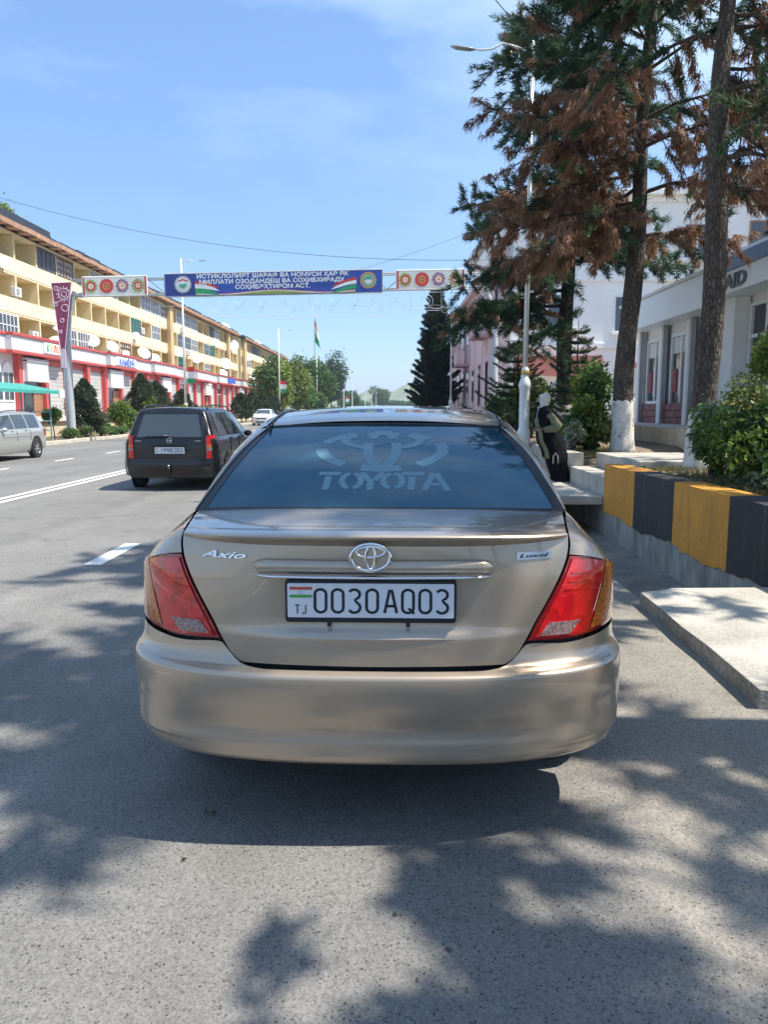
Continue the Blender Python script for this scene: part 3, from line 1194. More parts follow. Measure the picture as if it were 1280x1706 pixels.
def glyph(c):
    """strokes in a 1 x 2 cell, origin lower left"""
    if c == '0' or c == 'O' or c == 'Q':
        st = [(arc(.5, 1.55, .42, .37, 0, 180) + arc(.5, .45, .42, .37, 180, 360), True)]
        if c == 'Q': st.append(([(.55, .45), (.98, .02)], False))
        return st
    if c == '3':
        return [(arc(.45, 1.53, .42, .39, 150, -60, 10) + [(.5, 1.1)] + arc(.45, .49, .45, .42, 62, -150, 10), False)]
    if c == '1':
        return [([(.2, 1.55), (.55, 1.92), (.55, .08)], False)]
    if c == '9':
        return [(arc(.5, 1.45, .4, .45, 0, 360, 14), False), ([(.9, 1.45), (.88, .9), (.5, .08)], False)]
    if c == '8':
        return [(arc(.5, 1.5, .36, .4, 0, 360, 12), False), (arc(.5, .55, .42, .47, 0, 360, 12), False)]
    if c == 'A':
        return [([(.04, .06), (.42, 1.9), (.58, 1.9), (.96, .06)], False), ([(.2, .62), (.8, .62)], False)]
    if c == 'C':
        return [(arc(.5, 1.5, .42, .42, 20, 180) + arc(.5, .5, .42, .42, 180, 340), False)]
    if c == 'D':
        return [([(.1, .08), (.1, 1.92), (.45, 1.92)] + arc(.45, 1.45, .45, .45, 90, 0, 5) + arc(.45, .55, .45, .45, 0, -90, 5) + [(.1, .08)], False)]
    if c == 'T':
        return [([(.02, 1.92), (.98, 1.92)], False), ([(.5, 1.92), (.5, .05)], False)]
    if c == 'J':
        return [([(.75, 1.95), (.75, .5)] + arc(.42, .45, .33, .38, 0, -170, 6), False)]
    return []


def plate_text(txt, x0, zb, cw, ch, gap, sw, mapf, name, parent, matn='plate_black', gaps=None):
    b = B()
    x = x0
    for i, c in enumerate(txt):
        for pts, closed in glyph(c):
            ribbon(b, [(x + px * cw, zb + py * ch / 2) for px, py in pts], sw, mapf, closed)
        x += cw + gap
        if gaps and i in gaps: x += gaps[i]
    return part(b, name, matn, parent, smooth=False)


pmap = lambda x, y, h: (PLX + x, ply - .0032, PLZ + y)
plate_text('0030AQ03', -.1775, -.0385, .0415, .083, .0125, .0088, pmap, 'plate_lettering', frame, gaps={3: .004})
plate_text('TJ', -.238, -.041, .0165, .031, .0055, .0036, pmap, 'plate_lettering', frame)
fl = B()
for z0, z1, mi in ((.0395, .0485, 0), (.0135, .0225, 1)):
    fl.cur = mi
    fl.box(PLX - .254, PLX - .183, ply - .0034, ply - .001, PLZ + z0, PLZ + z1)
fl.cur = 2
ribbon(fl, arc(-.2185, .031, .005, .004, 200, -20, 8), .0014, pmap)
ribbon(fl, [(-.225, .0265), (-.212, .0265)], .0016, pmap)
mat('plate_red', (0.55, 0.09, 0.05), .5)
mat('plate_green', (0.07, 0.36, 0.05), .5)
part(fl, 'plate_flag', ['plate_red', 'plate_green', 'steel_grey'], frame, smooth=False)

# --- emblem: three chrome ovals
def surf_map(cx, cz, off):
    return lambda x, y, h=0: (cx + x, upperY(cx + x, cz + y) - off - h, cz + y)


def oval_tube(b, cx, cz, rx, rz, r, off, n=36, dx=0, dz=0, flat=1):
    f = surf_map(cx, cz, off)
    pts = [Vector(f(dx + rx * cos(2 * pi * k / n), dz + rz * sin(2 * pi * k / n))) for k in range(n)]
    m = 8
    vs = []; fs = []
    for k in range(n):
        t = (pts[(k + 1) % n] - pts[k - 1]).normalized()
        a = Vector((0, -1, 0)); a = (a - t * a.dot(t)).normalized(); c = t.cross(a)
        for j in range(m):
            w = 2 * pi * j / m
            vs.append(pts[k] + a * cos(w) * r * .7 + c * sin(w) * r)
    for k in range(n):
        k2 = (k + 1) % n
        for j in range(m):
            j2 = (j + 1) % m
            fs.append((k * m + j, k * m + j2, k2 * m + j2, k2 * m + j))
    b.add(vs, fs)


eb = B()
EC = (-.005, .981)
oval_tube(eb, *EC, .061, .043, .0062, .038)
oval_tube(eb, *EC, .044, .0165, .0048, .038, dz=.0175)
oval_tube(eb, *EC, .0145, .037, .0048, .039, dz=-.001)
part(eb, 'emblem', 'chrome', lid, smooth=True)
# disc behind the emblem
ed = B()
f = surf_map(EC[0], EC[1], .033)
n = 32
ed.add([f(.060 * cos(2 * pi * k / n), .042 * sin(2 * pi * k / n)) for k in range(n)] + [f(0, 0)], [(k, (k + 1) % n, n) for k in range(n)])
part(ed, 'emblem_plate', PAINT, lid, smooth=True)

# --- badges
fnb = lambda cx, cz: (lambda x, y, z: (cx + x, upperY(cx + x, cz + y) - .004 - z, cz + y))
bd = lettering('badge', 'Axio', .05, 'chrome', None, (0, 0, 0), (1, 0, 0), (0, 0, 1), bold=.0008, depth=.003, width=.155, shear=.45,
               fn=lambda x, y, z: fnb(-.482, .974)(x, y * .62, z))
bd.parent = lid; bd.location = (0, 0, 0)
bp_ = B()
bp_.grid(lambda s, t: (lerp(.455, .573, s), upperY(lerp(.455, .573, s), lerp(.962, .986, t)) - .004, lerp(.962, .986, t)), 10, 4, rim=.004, rimdir=(0, 1, 0))
bpo = part(bp_, 'badge_plate', 'chrome_soft', lid)
bd = lettering('badge_lettering', 'Luxel', .03, 'trim_black', None, (0, 0, 0), (1, 0, 0), (0, 0, 1), bold=.0002, depth=.001, width=.098, shear=.3,
               fn=lambda x, y, z: fnb(.514, .974)(x, y * .55, z + .0025))
bd.parent = bpo; bd.location = (0, 0, 0)

# --- tail lamps
LT = [(0, .962), (.35, .953), (.60, .940), (.80, .924), (.92, .902), (1.0, .868)]
LBt = [(0, .694), (.2, .690), (.45, .686), (.7, .694), (1.0, .702)]


def lamp_xz(s, t):
    zt = sm(LT, s); zb = sm(LBt, s)
    z = lerp(zb, zt, t)
    xi = lid_half(z) + .009
    xo = interp(WU, z) * .9995
    # spread columns so that the tight corner is well sampled
    return lerp(xi, xo, s), z


def lamp_pt(s, t, off, sgn):
    x, z = lamp_xz(s, t)
    y = upperY(x, z)
    nx = (x / .846) ** 4
    l = sqrt(1 + nx * nx)
    return (sgn * (x + off * nx / l), y - off / l, z)


def amber_s(t):
    return lerp(.60, .70, t)


for sgn in (-1, 1):
    lamp = B()
    # housing, dark red, full outline
    lamp.grid(lambda s, t: lamp_pt(1 - (1 - s) ** 1.6, t, .004, sgn), 30, 20, rim=.03, rimdir=(0, 1, 0))
    lo = part(lamp, 'tail_lamp', 'lens_darkred', smooth=50)
    rl = B()
    rl.grid(lambda s, t: lamp_pt(lerp(.045, amber_s(t) - .012, s), lerp(.035, .965, t), .0095 + .003 * sin(pi * s) * sin(pi * t), sgn), 24, 20, rim=.007, rimdir=(0, 1, 0))
    part(rl, 'red_lens', 'lens_red', lo, smooth=50)
    al = B()
    al.grid(lambda s, t: lamp_pt(1 - (1 - lerp(amber_s(t) + .012, .992, s)) ** 1.0, lerp(.06, .95, t), .0085, sgn), 18, 20, rim=.006, rimdir=(0, 1, 0))
    part(al, 'amber_lens', 'lens_amber', lo, smooth=50)
    cl = B()
    corners = [(.532, .709), (.640, .704), (.676, .746), (.565, .750)]

    def cfn(s, t):
        a = Vector(corners[0]).lerp(Vector(corners[1]), s); c = Vector(corners[3]).lerp(Vector(corners[2]), s)
        p = a.lerp(c, t)
        return (sgn * p.x, upperY(p.x, p.y) - .0145, p.y)
    cl.grid(cfn, 12, 6, rim=.006, rimdir=(0, 1, 0))
    part(cl, 'reversing_lens', 'lens_clear', lo, smooth=50)
    # ribs inside the upper red lens
    for k in range(3):
        rb = B()
        t0 = .60 + .10 * k
        rb.grid(lambda s, t: lamp_pt(lerp(.10, amber_s(t0) - .08, s), t0 + .02 * t, .0128, sgn), 12, 1, rim=.003, rimdir=(0, 1, 0))
        part(rb, 'lens_rib', 'lens_red', lo, smooth=50)

# --- shoulder from tail lamp to bonnet (both sides)
_d = [deckpt(lerp(.630, .706, q) + .008, q) for q in (.04, .5, 1.0)]
ST = [  # y-order stations: A inner, Bc control, C outer
    ((.637, upperY(.637, .966) + .001, .966), (.775, .235, .955), (.8465, .46, .872)),
    ((.642, upperY(.640, 1.004) + .002, 1.004), (.765, .27, .985), (.8470, .50, .878)),
    (_d[0], (.760, .33, 1.006), (.8472, .55, .882)),
    (_d[1], (.758, .50, 1.014), (.8475, .64, .886)),
    ((.716, .700, 1.046), (.768, .72, 1.018), (.8475, .80, .890)),
    ((.738, 1.05, 1.045), (.79, 1.06, 1.018), (.8480, 1.10, .895)),
    ((.750, 1.60, 1.035), (.81, 1.60, 1.006), (.8480, 1.60, .890)),
    ((.752, 2.40, 1.015), (.815, 2.40, .985), (.8480, 2.40, .880)),
    ((.745, 3.20, .990), (.81, 3.20, .960), (.8460, 3.20, .865)),
    ((.70, 3.70, .955), (.785, 3.70, .930), (.8350, 3.66, .840)),
    ((.60, 4.10, .885), (.71, 4.08, .850), (.7650, 4.02, .780)),
]


def cr(p0, p1, p2, p3, t):
    return 0.5 * ((2 * p1) + (-p0 + p2) * t + (2 * p0 - 5 * p1 + 4 * p2 - p3) * t * t + (-p0 + 3 * p1 - 3 * p2 + p3) * t ** 3)


def station(u, k):
    n = len(ST) - 1
    f_ = u * n
    i = min(int(f_), n - 1)
    t = f_ - i
    g = lambda j: Vector(ST[max(0, min(n, j))][k])
    return cr(g(i - 1), g(i), g(i + 1), g(i + 2), t)


def shoulder(u, t):
    a, b, c = station(u, 0), station(u, 1), station(u, 2)
    return a * (1 - t) ** 2 + b * 2 * t * (1 - t) + c * t * t


YR, YF = .90, 3.50      # axles


def arch_z(y):
    z = .235
    for ya in (YR, YF):
        d = abs(y - ya)
        if d < .335:
            z = max(z, .305 + sqrt(.335 ** 2 - d * d))
    return z


def side_top(y):
    us = [u / 200 for u in range(201)]
    return y


# outer line C as a table y->(x,z)
CT = [station(u / 300, 2) for u in range(301)]
CTx = [(c.y, c.x) for c in CT]; CTz = [(c.y, c.z) for c in CT]
ATx = [(station(u / 300, 0).y, station(u / 300, 0).x) for u in range(301)]
ATz = [(station(u / 300, 0).y, station(u / 300, 0).z) for u in range(301)]
FL = [(0.235, -.025), (.30, .006), (.40, .018), (.55, .017), (.66, .005), (.75, .001), (.9, 0)]
for sgn in (-1, 1):
    b = B()
    b.grid(lambda s, t: (lambda p: (sgn * p.x, p.y, p.z))(shoulder(s, t)), 90, 14)
    # flank below the shoulder
    ys = sorted(set([lerp(.51, 4.02, i / 80) for i in range(81)] + [YR - .335, YR + .335, YF - .335, YF + .335]))

    def flank(s, t):
        y = ys[min(len(ys) - 1, int(round(s * (len(ys) - 1))))]
        zt = interp(CTz, y); zb = arch_z(y)
        z = lerp(zb, zt, t)
        x = interp(CTx, y) + interp(FL, z) * 1.0
        return (sgn * x, y, z)
    b.grid(flank, len(ys) - 1, 18)
    # lip of the arches turned inward
    def lip(s, t):
        y = ys[min(len(ys) - 1, int(round(s * (len(ys) - 1))))]
        z = arch_z(y)
        x = interp(CTx, y) + interp(FL, z)
        return (sgn * (x - .05 * t), y, z + .004 * t)
    b.grid(lip, len(ys) - 1, 1)
    part(b, 'quarter_panel', PAINT, smooth=40)
    # C pillar
    b = B()
    rear0, rear1 = Vector((.718, .690, 1.050)), Vector((.556, 1.39, 1.366))
    fr0, fr1 = Vector((.742, 1.12, 1.047)), Vector((.592, 1.66, 1.395))

    def cp(s, t):
        a = rear0.lerp(rear1, t) + Vector((.014, .02, .030)) * sin(pi * t)
        c = fr0.lerp(fr1, t) + Vector((.020, .0, .012)) * sin(pi * t)
        p = a.lerp(c, s) + Vector((.016, 0, .004)) * sin(pi * s)
        return (sgn * p.x, p.y, p.z)
    b.grid(cp, 10, 24, rim=.012, rimdir=(-sgn, .3, 0))
    part(b, 'pillar', PAINT, smooth=50)
    # side glass and door frame strip
    b = B()

    def sg(s, t):
        bot = Vector((.744, lerp(1.13, 3.22, s), lerp(1.045, 1.0, s)))
        bot.x = interp(ATx, bot.y) - .004
        top = Vector((lerp(.592, .56, s), lerp(1.66, 2.72, s), lerp(1.398, 1.385, s) + .03 * sin(pi * s)))
        p = bot.lerp(top, t) + Vector((.018, 0, 0)) * sin(pi * t)
        return (sgn * p.x, p.y, p.z)
    b.grid(sg, 26, 10)
    gl = part(b, 'side_window', 'glass_dark', smooth=True)
    for s0 in (.20, .52):
        pb2 = B().grid(lambda s, t: (lambda p: (p[0] + sgn * .004, p[1], p[2]))(sg(s0 + .022 * s, t)), 1, 10)
        part(pb2, 'window_post', 'trim_black', gl)
    # A pillar
    b = B()
    b.tube([(sgn * .70, 3.42, .99), (sgn * .63, 3.05, 1.19), (sgn * .566, 2.70, 1.385)], [.045, .032, .035], 8)
    part(b, 'pillar', PAINT, smooth=True)
    # roof rail and dark drip moulding
    b = B()

    def rail(s, t):
        y = lerp(1.38, 2.75, s)
        zr = interp(RZ, y) - .022
        xo = interp(RX, y)
        return (sgn * lerp(xo, xo + .038, t), y, zr - .030 * t * t)
    RX = [(1.38, .553), (1.8, .565), (2.3, .568), (2.75, .552)]
    RZ = [(1.38, 1.392), (1.6, 1.422), (1.9, 1.448), (2.3, 1.462), (2.6, 1.448), (2.8, 1.415)]
    b.grid(rail, 24, 5)
    part(b, 'roof_rail', PAINT, smooth=60)
    b = B()
    b.tube([(sgn * (interp(RX, y) - .012), y, interp(RZ, y) - .0185) for y in [1.36 + .1 * k for k in range(15)]], .0055, 6)
    part(b, 'roof_moulding', 'trim_black', smooth=True)
    # door mirror
    b = B()
    b.lathe([(.02, -.05), (.07, -.045), (.085, 0), (.07, .06), (.02, .09)], (0, 0, 0), 14, 'y')
    b.v = [(sgn * (.865 + p[0] * 1.15), 2.86 + p[1], 1.02 + p[2] * .72) for p in b.v]
    part(b, 'door_mirror', PAINT, smooth=50)

# --- rear glass, roof, windscreen, bonnet, nose
def glass_pt(x, t):
    """x lateral in metres, t 0 at boot .. 1 at roof"""
    h = lerp(.708, .548, t)
    r = x / h
    y = lerp(.600, 1.385, t) + lerp(.085, .03, t) * r * r
    z = lerp(1.060, 1.378, t) + .026 * sin(pi * t) - lerp(.012, .016, t) * abs(r) ** 2.2
    return (x, y, z)


gb = B().grid(lambda s, t: glass_pt(lerp(-1, 1, s) * lerp(.708, .548, t), t), 40, 24)
rg = part(gb, 'rear_window', 'glass_tinted', smooth=True)
gb = B()
# black ceramic border proud of the glass edge
def strip(path, w0, n=40, off=.0025):
    gb.grid(lambda s, t: path(s, t), n, 2)


up = Vector((0, -.30, .95)) * .0022
def gp(r, t):
    return Vector(glass_pt(r * lerp(.708, .548, t), t)) + up
gb.grid(lambda s, t: gp(lerp(-1, -.955, t), s), 24, 2)
gb.grid(lambda s, t: gp(lerp(.955, 1, t), s), 24, 2)
gb.grid(lambda s, t: gp(lerp(-.955, .955, s), lerp(.985, 1, t)), 30, 1)
gb.grid(lambda s, t: gp(lerp(-.955, .955, s), lerp(0, .022, t)), 30, 1)
part(gb, 'glass_border', 'trim_black', rg, smooth=True)
# rubber seal round the glass
sb = B()
loop = [Vector(glass_pt(lerp(-1, 1, k / 30) * .711, 0)) for k in range(31)]
sb.tube([p + Vector((0, -.003, 0)) for p in loop], .006, 6)
for sgn in (-1, 1):
    sb.tube([Vector(glass_pt(sgn * (lerp(.708, .548, k / 20) + .004), k / 20)) for k in range(21)], .0065, 6)
sb.tube([Vector(glass_pt(lerp(-1, 1, k / 24) * .548, 1.0)) + Vector((0, .006, .002)) for k in range(25)], .007, 6)
part(sb, 'window_seal', 'trim_black', rg, smooth=True)

# frosted stencil sticker on the glass
def st_map(x, y, h=0):
    # y is measured up the glass from its lower edge, in metres
    return tuple(Vector(glass_pt(x, y / .85)) + Vector((0, -.37, .93)) * (.0008 + h * .1))


sk = B()


def seg_oval(cx, cy, rx, ry, w, cuts, n=40):
    segs = []; cur = []
    for k in range(n + 1):
        a = 360 * k / n
        if any(c0 < a < c1 or c0 < a + 360 < c1 for c0, c1 in cuts):
            if len(cur) > 1: segs.append(cur)
            cur = []
        else:
            cur.append((cx + rx * cos(radians(a)), cy + ry * sin(radians(a))))
    if len(cur) > 1: segs.append(cur)
    for s_ in segs: ribbon(sk, s_, w, st_map)


SX = .0
seg_oval(SX, .515, .262, .205, .052, [(165, 176), (236, 246), (294, 304), (22, 30), (70, 76), (104, 110)])
seg_oval(SX, .610, .165, .092, .042, [(50, 60), (120, 130), (255, 262), (278, 285)])
seg_oval(SX, .520, .062, .190, .042, [(20, 35), (145, 160), (262, 266), (274, 278)])
part(sk, 'sticker_emblem', 'sticker', rg, smooth=False)
# six stencil letters
sk2 = B()
LX = [-.205, -.115, -.033, .050, .132, .218]
zz = .155; hh = .115


def sr(pts, w=.026):
    ribbon(sk2, pts, w, st_map)


for c, cx in zip('TOYOTA', LX):
    if c == 'T':
        sr([(cx - .045, zz + hh), (cx + .045, zz + hh)], .03); sr([(cx - .004, zz + hh - .022), (cx - .010, zz - .012)], .028)
    if c == 'O':
        sr(arc(cx, zz + hh / 2, .038, hh / 2, 100, 255, 10), .024); sr(arc(cx, zz + hh / 2, .038, hh / 2, -75, 80, 10), .024)
    if c == 'Y':
        sr([(cx - .042, zz + hh + .01), (cx - .006, zz + hh * .45), (cx - .006, zz - .012)], .026); sr([(cx + .042, zz + hh + .01), (cx + .010, zz + hh * .5)], .024)
    if c == 'A':
        sr([(cx - .042, zz - .012), (cx - .004, zz + hh + .006)], .026); sr([(cx + .006, zz + hh + .006), (cx + .05, zz - .016)], .026)
        sr([(cx - .014, zz + .030), (cx + .018, zz + .030)], .022)
part(sk2, 'sticker_lettering', 'sticker', rg, smooth=False)

rb_ = B()


def roof_fn(s, t):
    y = lerp(1.392, 2.74, t)
    h = interp(RX, y) - .004
    x = lerp(-h, h, s)
    z = interp(RZ, y) + .010 - .032 * (abs(x) / h) ** 2.4
    if t == 0: z -= .008
    return (x, y + .03 * (x / h) ** 2 * (1 - t), z)


rb_.grid(roof_fn, 30, 26)
part(rb_, 'roof', PAINT, smooth=True)
wb = B().grid(lambda s, t: (lerp(-1, 1, s) * lerp(.55, .70, t), lerp(2.745, 3.46, t) + .10 * (2 * s - 1) ** 2 * -1 * t,
                            lerp(1.415, 1.00, t) + .02 * sin(pi * t) - .02 * (2 * s - 1) ** 2), 20, 12)
part(wb, 'windscreen', 'glass_dark', smooth=True)
hb = B()


def hood(s, t):
    y = lerp(3.30, 4.20, t)
    h = interp(ATx, min(y, 4.09)) + .004
    x = lerp(-h, h, s)
    z = interp(ATz, min(y, 4.09)) + .035 * (1 - (2 * s - 1) ** 2) - .10 * max(0, (y - 4.09) / .1) * .6
    return (x, y + .10 * t * (1 - (2 * s - 1) ** 2), z)


hb.grid(hood, 20, 14)
part(hb, 'bonnet', PAINT, smooth=True)
nb = B()


def nose(s, t):
    th = (s - .5) * pi
    r = sin(th)
    x = r * .80
    y = 4.40 - .42 * SE(r) - .03 * (1 - t)
    if t > .85: y -= (t - .85) * .5
    z = lerp(.22, .86, t)
    return (x, y, z)


nb.grid(nose, 40, 14)
part(nb, 'front_bumper', PAINT, smooth=50)
for sgn in (-1, 1):
    h_ = B().grid(lambda s, t: (sgn * lerp(.40, .72, s), 4.415 - .42 * SE(lerp(.40, .72, s) / .80) - .03 * t, lerp(.64, .76, t)), 8, 4)
    part(h_, 'headlamp', 'headlamp', smooth=True)
# dark inner body closes the gaps
ub = B()
ub.box(-.60, .60, .36, 4.1, .30, .60)
ub.box(-.56, .56, .19, .36, .36, .60)
ub.box(-.74, .74, .36, .54, .36, .66)
ub.box(-.58, .58, .40, .70, .60, .96)
ub.box(-.60, .60, .70, 3.4, .55, 1.0)
ub.box(-.78, .78, 1.3, 3.1, .24, .60)
part(ub, 'floor_pan', 'under_black', smooth=False)
# inner liner just behind bumper, lid and lamps
lin = B()


def liner(s_, t):
    x, z = lerp(-.70, .70, s_), lerp(.48, .985, t)
    y = bumpY(x, z) + .030 if z < .56 else max(upperY(x, z), bumpY(x, min(z, .62))) + .018
    return (x, y, z)


lin.grid(liner, 50, 40)
part(lin, 'rear_panel', 'under_black', smooth=True)
mb = B()
mb.tube([(.34, .34, .262), (.62, .32, .258)], .085, 16, flat=.8)
mb.tube([(.60, .34, .27), (.61, .20, .265)], .02, 10)
part(mb, 'silencer', 'under_black', smooth=40)


def wheel_geo(parent, x, y, R=.305, wd=.19, rimr=.195, matr='rim', spokes=7):
    sg_ = 1 if x > 0 else -1
    t = B()
    pr = [(rimr, -.5), (R - .03, -.5), (R - .008, -.40), (R, -.25), (R, .25), (R - .008, .40), (R - .03, .5), (rimr, .5)]
    t.lathe([(r, h * wd) for r, h in pr], (x, y, R), 32, 'x', cap=False)
    w = part(t, 'wheel', 'tyre', parent, smooth=40)
    r_ = B()
    r_.lathe([(rimr, -.5 * wd), (rimr, .42 * wd), (rimr - .02, .30 * wd)] if sg_ > 0 else [(rimr, .5 * wd), (rimr, -.42 * wd), (rimr - .02, -.30 * wd)], (x, y, R), 28, 'x', cap=False)
    xo = x + sg_ * wd * .34
    r_.lathe([(.005, sg_ * .012), (.05, sg_ * .010), (.055, -sg_ * .02)], (xo, y, R), 14, 'x')
    for k in range(spokes):
        a = 2 * pi * k / spokes
        mtx = Matrix.Translation((xo, y, R)) @ Matrix.Rotation(a, 4, 'X')
        r_.box(-.012, .008, -.022, .022, .03, rimr - .005, mtx)
    part(r_, 'rim', matr, w, smooth=40)
    d_ = B().lathe([(.01, 0), (rimr - .01, 0)], (x - sg_ * .02, y, R), 20, 'x', cap=False)
    part(d_, 'brake_disc', 'under_black', w, smooth=False)
    return w


for x in (-.735, .735):
    for y in (YR, YF):
        wheel_geo(car, x, y)
        fb_ = B()
        sg_ = 1 if x > 0 else -1
        # wheel-well liner
        fb_.grid(lambda s, t: (sg_ * lerp(.60, .815, t), y + .345 * cos(pi * s), .305 + .345 * sin(pi * s)), 16, 1)
        part(fb_, 'wheel_arch', 'under_black', smooth=True)
# ------------------------------------------------------------------ other cars
def other_car(name, label, loc, rz, L_, W_, H_, paint, style='estate', group=None, detail=True, plate=None):
    """lofted body: stations along the length, half sections from sill to roof centre; y=0 is the tail"""
    root = thing(name, label, 'car', loc, group, rz)
    hw = W_ / 2
    belt = .60 * H_ + .01
    if style == 'estate':
        roofz = [(0.0, .985), (.06, .985), (.6, 1.0), (1.8, 1.0), (2.4, .975), (2.75, .92), (3.45, .66), (L_, .50)]
        belty = [(0, .635), (1.5, .63), (3.0, .62), (3.4, .62), (3.9, .57), (L_, .47)]
        tail = .22
    else:
        roofz = [(0.0, .66), (.06, .675), (.55, .70), (1.15, .93), (1.6, .985), (2.2, 1.0), (2.6, .97), (3.35, .69), (3.9, .62), (L_, .50)]
        belty = [(0, .655), (.55, .66), (1.5, .64), (3.0, .63), (3.4, .64), (3.9, .58), (L_, .47)]
        tail = .05
    plan = [(0, .90), (.05, .945), (.15, .975), (.4, .995), (.9, 1.0), (3.2, 1.0), (L_ - .5, .965), (L_ - .2, .90), (L_ - .06, .80), (L_, .68)]

    def sec(y, k):
        """k 0 sill .. 1 roof centre line; returns x,y,z"""
        w = hw * sm(plan, y)
        zb = interp(belty, y) * H_
        zr = max(interp(roofz, y) * H_, zb + .012)
        up = min(1.0, (zr - zb) / (.30 * H_))
        wr = w * lerp(.86, .70, up)
        low = .19 if .5 < y < L_ - .5 else .24
        pts = [(w * .90, low), (w * .975, low + .10), (w, .50), (w * .995, zb - .10), (w * .965, zb - .02), (w * .935, zb), (lerp(w * .935, wr, .5) + .012 * up, lerp(zb, zr, .5)),
               (wr + .02, zr - .05 * up), (wr - .03, zr - .008), (wr * .55, zr + .018 * up), (0, zr + .026 * up)]
        f_ = k * (len(pts) - 1)
        i = min(int(f_), len(pts) - 2)
        t = f_ - i
        x = lerp(pts[i][0], pts[i + 1][0], t); z = lerp(pts[i][1], pts[i + 1][1], t)
        # the tail slopes: glass leans forward above the belt
        dy = 0
        if style == 'estate' and y < .3 and z > zb:
            dy = (z - zb) / (zr - zb + 1e-6) * tail * (1 - y / .3)
        return Vector((x, y + dy, z))
    NK = 11
    ys = [0, .02, .06, .12, .25, .4, .6, .8, 1.0, 1.2, 1.4, 1.6, 1.8, 2.0, 2.2, 2.4, 2.6, 2.8, 3.0, 3.2, 3.4, 3.6, 3.8, 3.95, 4.08, L_ - .12, L_ - .04, L_]
    ys = sorted(set(min(y, L_) for y in ys))
    b = B()
    NP = 2 * NK - 1
    vs = []
    for y in ys:
        half = [sec(y, k / (NK - 1)) for k in range(NK)]
        vs += [(-p.x, p.y, p.z) for p in half] + [(p.x, p.y, p.z) for p in half[::-1][1:]]
    fs = []
    for i in range(len(ys) - 1):
        for k in range(NP - 1):
            a = i * NP + k
            fs.append((a, a + NP, a + NP + 1, a + 1))
    # tail and nose caps as strips between the two halves
    for base, flip in ((0, False), ((len(ys) - 1) * NP, True)):
        for k in range(NK - 1):
            q = (base + k, base + k + 1, base + NP - 2 - k, base + NP - 1 - k)
            fs.append(q[::-1] if flip else q)
    b.add(vs, fs)
    part(b, 'body', paint, root, smooth=38)

    def on(y0, y1, k0, k1, sgn, off=.006, n=6, m=4):
        def fn(s, t):
            p = sec(lerp(y0, y1, s), lerp(k0, k1, t))
            d = Vector((1, 0, .25)).normalized()
            return (sgn * (p.x + off), p.y, p.z + off * .2)
        return B().grid(fn, n, m)
    kb, kr = .515, .69
    if style == 'estate':
        wins = [(.42, 1.12), (1.20, 1.95), (2.02, 2.78)]
    else:
        wins = [(.85, 1.12), (1.20, 1.90), (1.98, 2.70)]
    for sgn in (-1, 1):
        for y0, y1 in wins:
            o = part(on(y0, y1, kb, kr, sgn), 'side_window', 'window_sky' if detail else 'glass_dark', root, smooth=True)
        for yy in (1.16, 1.985):
            part(B().tube([(sgn * (sec(yy, k).x + .004), yy, sec(yy, k).z) for k in (.22, .3, .4, .47)], .006, 5), 'door_seam', 'under_black', root)
        for yy in (1.32, 2.15):
            p = sec(yy, .40)
            part(B().box(sgn * p.x - .01, sgn * p.x + sgn * .022, yy, yy + .16, p.z - .012, p.z + .016), 'door_handle', paint, root, smooth=False)
        p = sec(2.78, .5)
        mb_ = B().lathe([(.02, -.05), (.075, -.04), (.09, .01), (.06, .08), (.01, .10)], (0, 0, 0), 12, 'y')
        mb_.v = [(sgn * (p.x + .09 + q[0]), 2.78 + q[1], p.z + .04 + q[2] * .75) for q in mb_.v]
        part(mb_, 'door_mirror', paint, root, smooth=50)
        part(B().tube([(sgn * (sec(yy, .27).x + .004), yy, sec(yy, .27).z) for yy in (1.22, 1.6, 2.0, 2.4, 2.8)], .011, 6), 'side_moulding', 'trim_black' if paint != 'paint_silver' else paint, root)
        if style == 'estate' and detail:
            pts = [(sgn * (sec(yy, .80).x + .01), yy, sec(yy, .80).z + dz) for yy, dz in ((.45, .0), (.55, .05), (.8, .065), (1.5, .065), (2.1, .06), (2.3, .04), (2.4, 0))]
            part(B().tube(pts, .014, 7), 'roof_rail', 'trim_black', root, smooth=True)
    # wheels and dark arches
    for sgn in (-1, 1):
        for ya in (.80, L_ - .86):
            ar = B().lathe([(.01, 0), (.35, 0)], (sgn * (hw + .004), ya, .32), 24, 'x', cap=False)
            ar.v = [q for q in ar.v]
            part(ar, 'wheel_arch', 'under_black', root, smooth=False)
            wheel_geo(root, sgn * (hw - .07), ya, .30, .19, .20)
    part(B().box(-hw * .8, hw * .8, .25, L_ - .3, .20, .34), 'floor_pan', 'under_black', root, smooth=False)
    return root, sec


# black estate, tail towards the camera
est, sec = other_car('estate_car', 'black estate car with roof rails driving ahead in the next lane', (-3.93, 13.7, 0), radians(0.3), 4.29, 1.73, 1.47, 'paint_black', 'estate')
sv = .10


def tail_y(z):
    zb = .635 * 1.47
    return 0 if z < zb else (z - zb) / (.985 * 1.47 - zb) * .22


def tail_patch(x0, x1, z0, z1, off=.006, xt=None, n=8, bow=.03):
    xt = xt or (x0, x1)
    return B().grid(lambda s, t: (lerp(lerp(x0, x1, s), lerp(xt[0], xt[1], s), t), tail_y(lerp(z0, z1, t)) - off + 0 * bow, lerp(z0, z1, t)), n, 6, rim=.01, rimdir=(0, 1, 0))


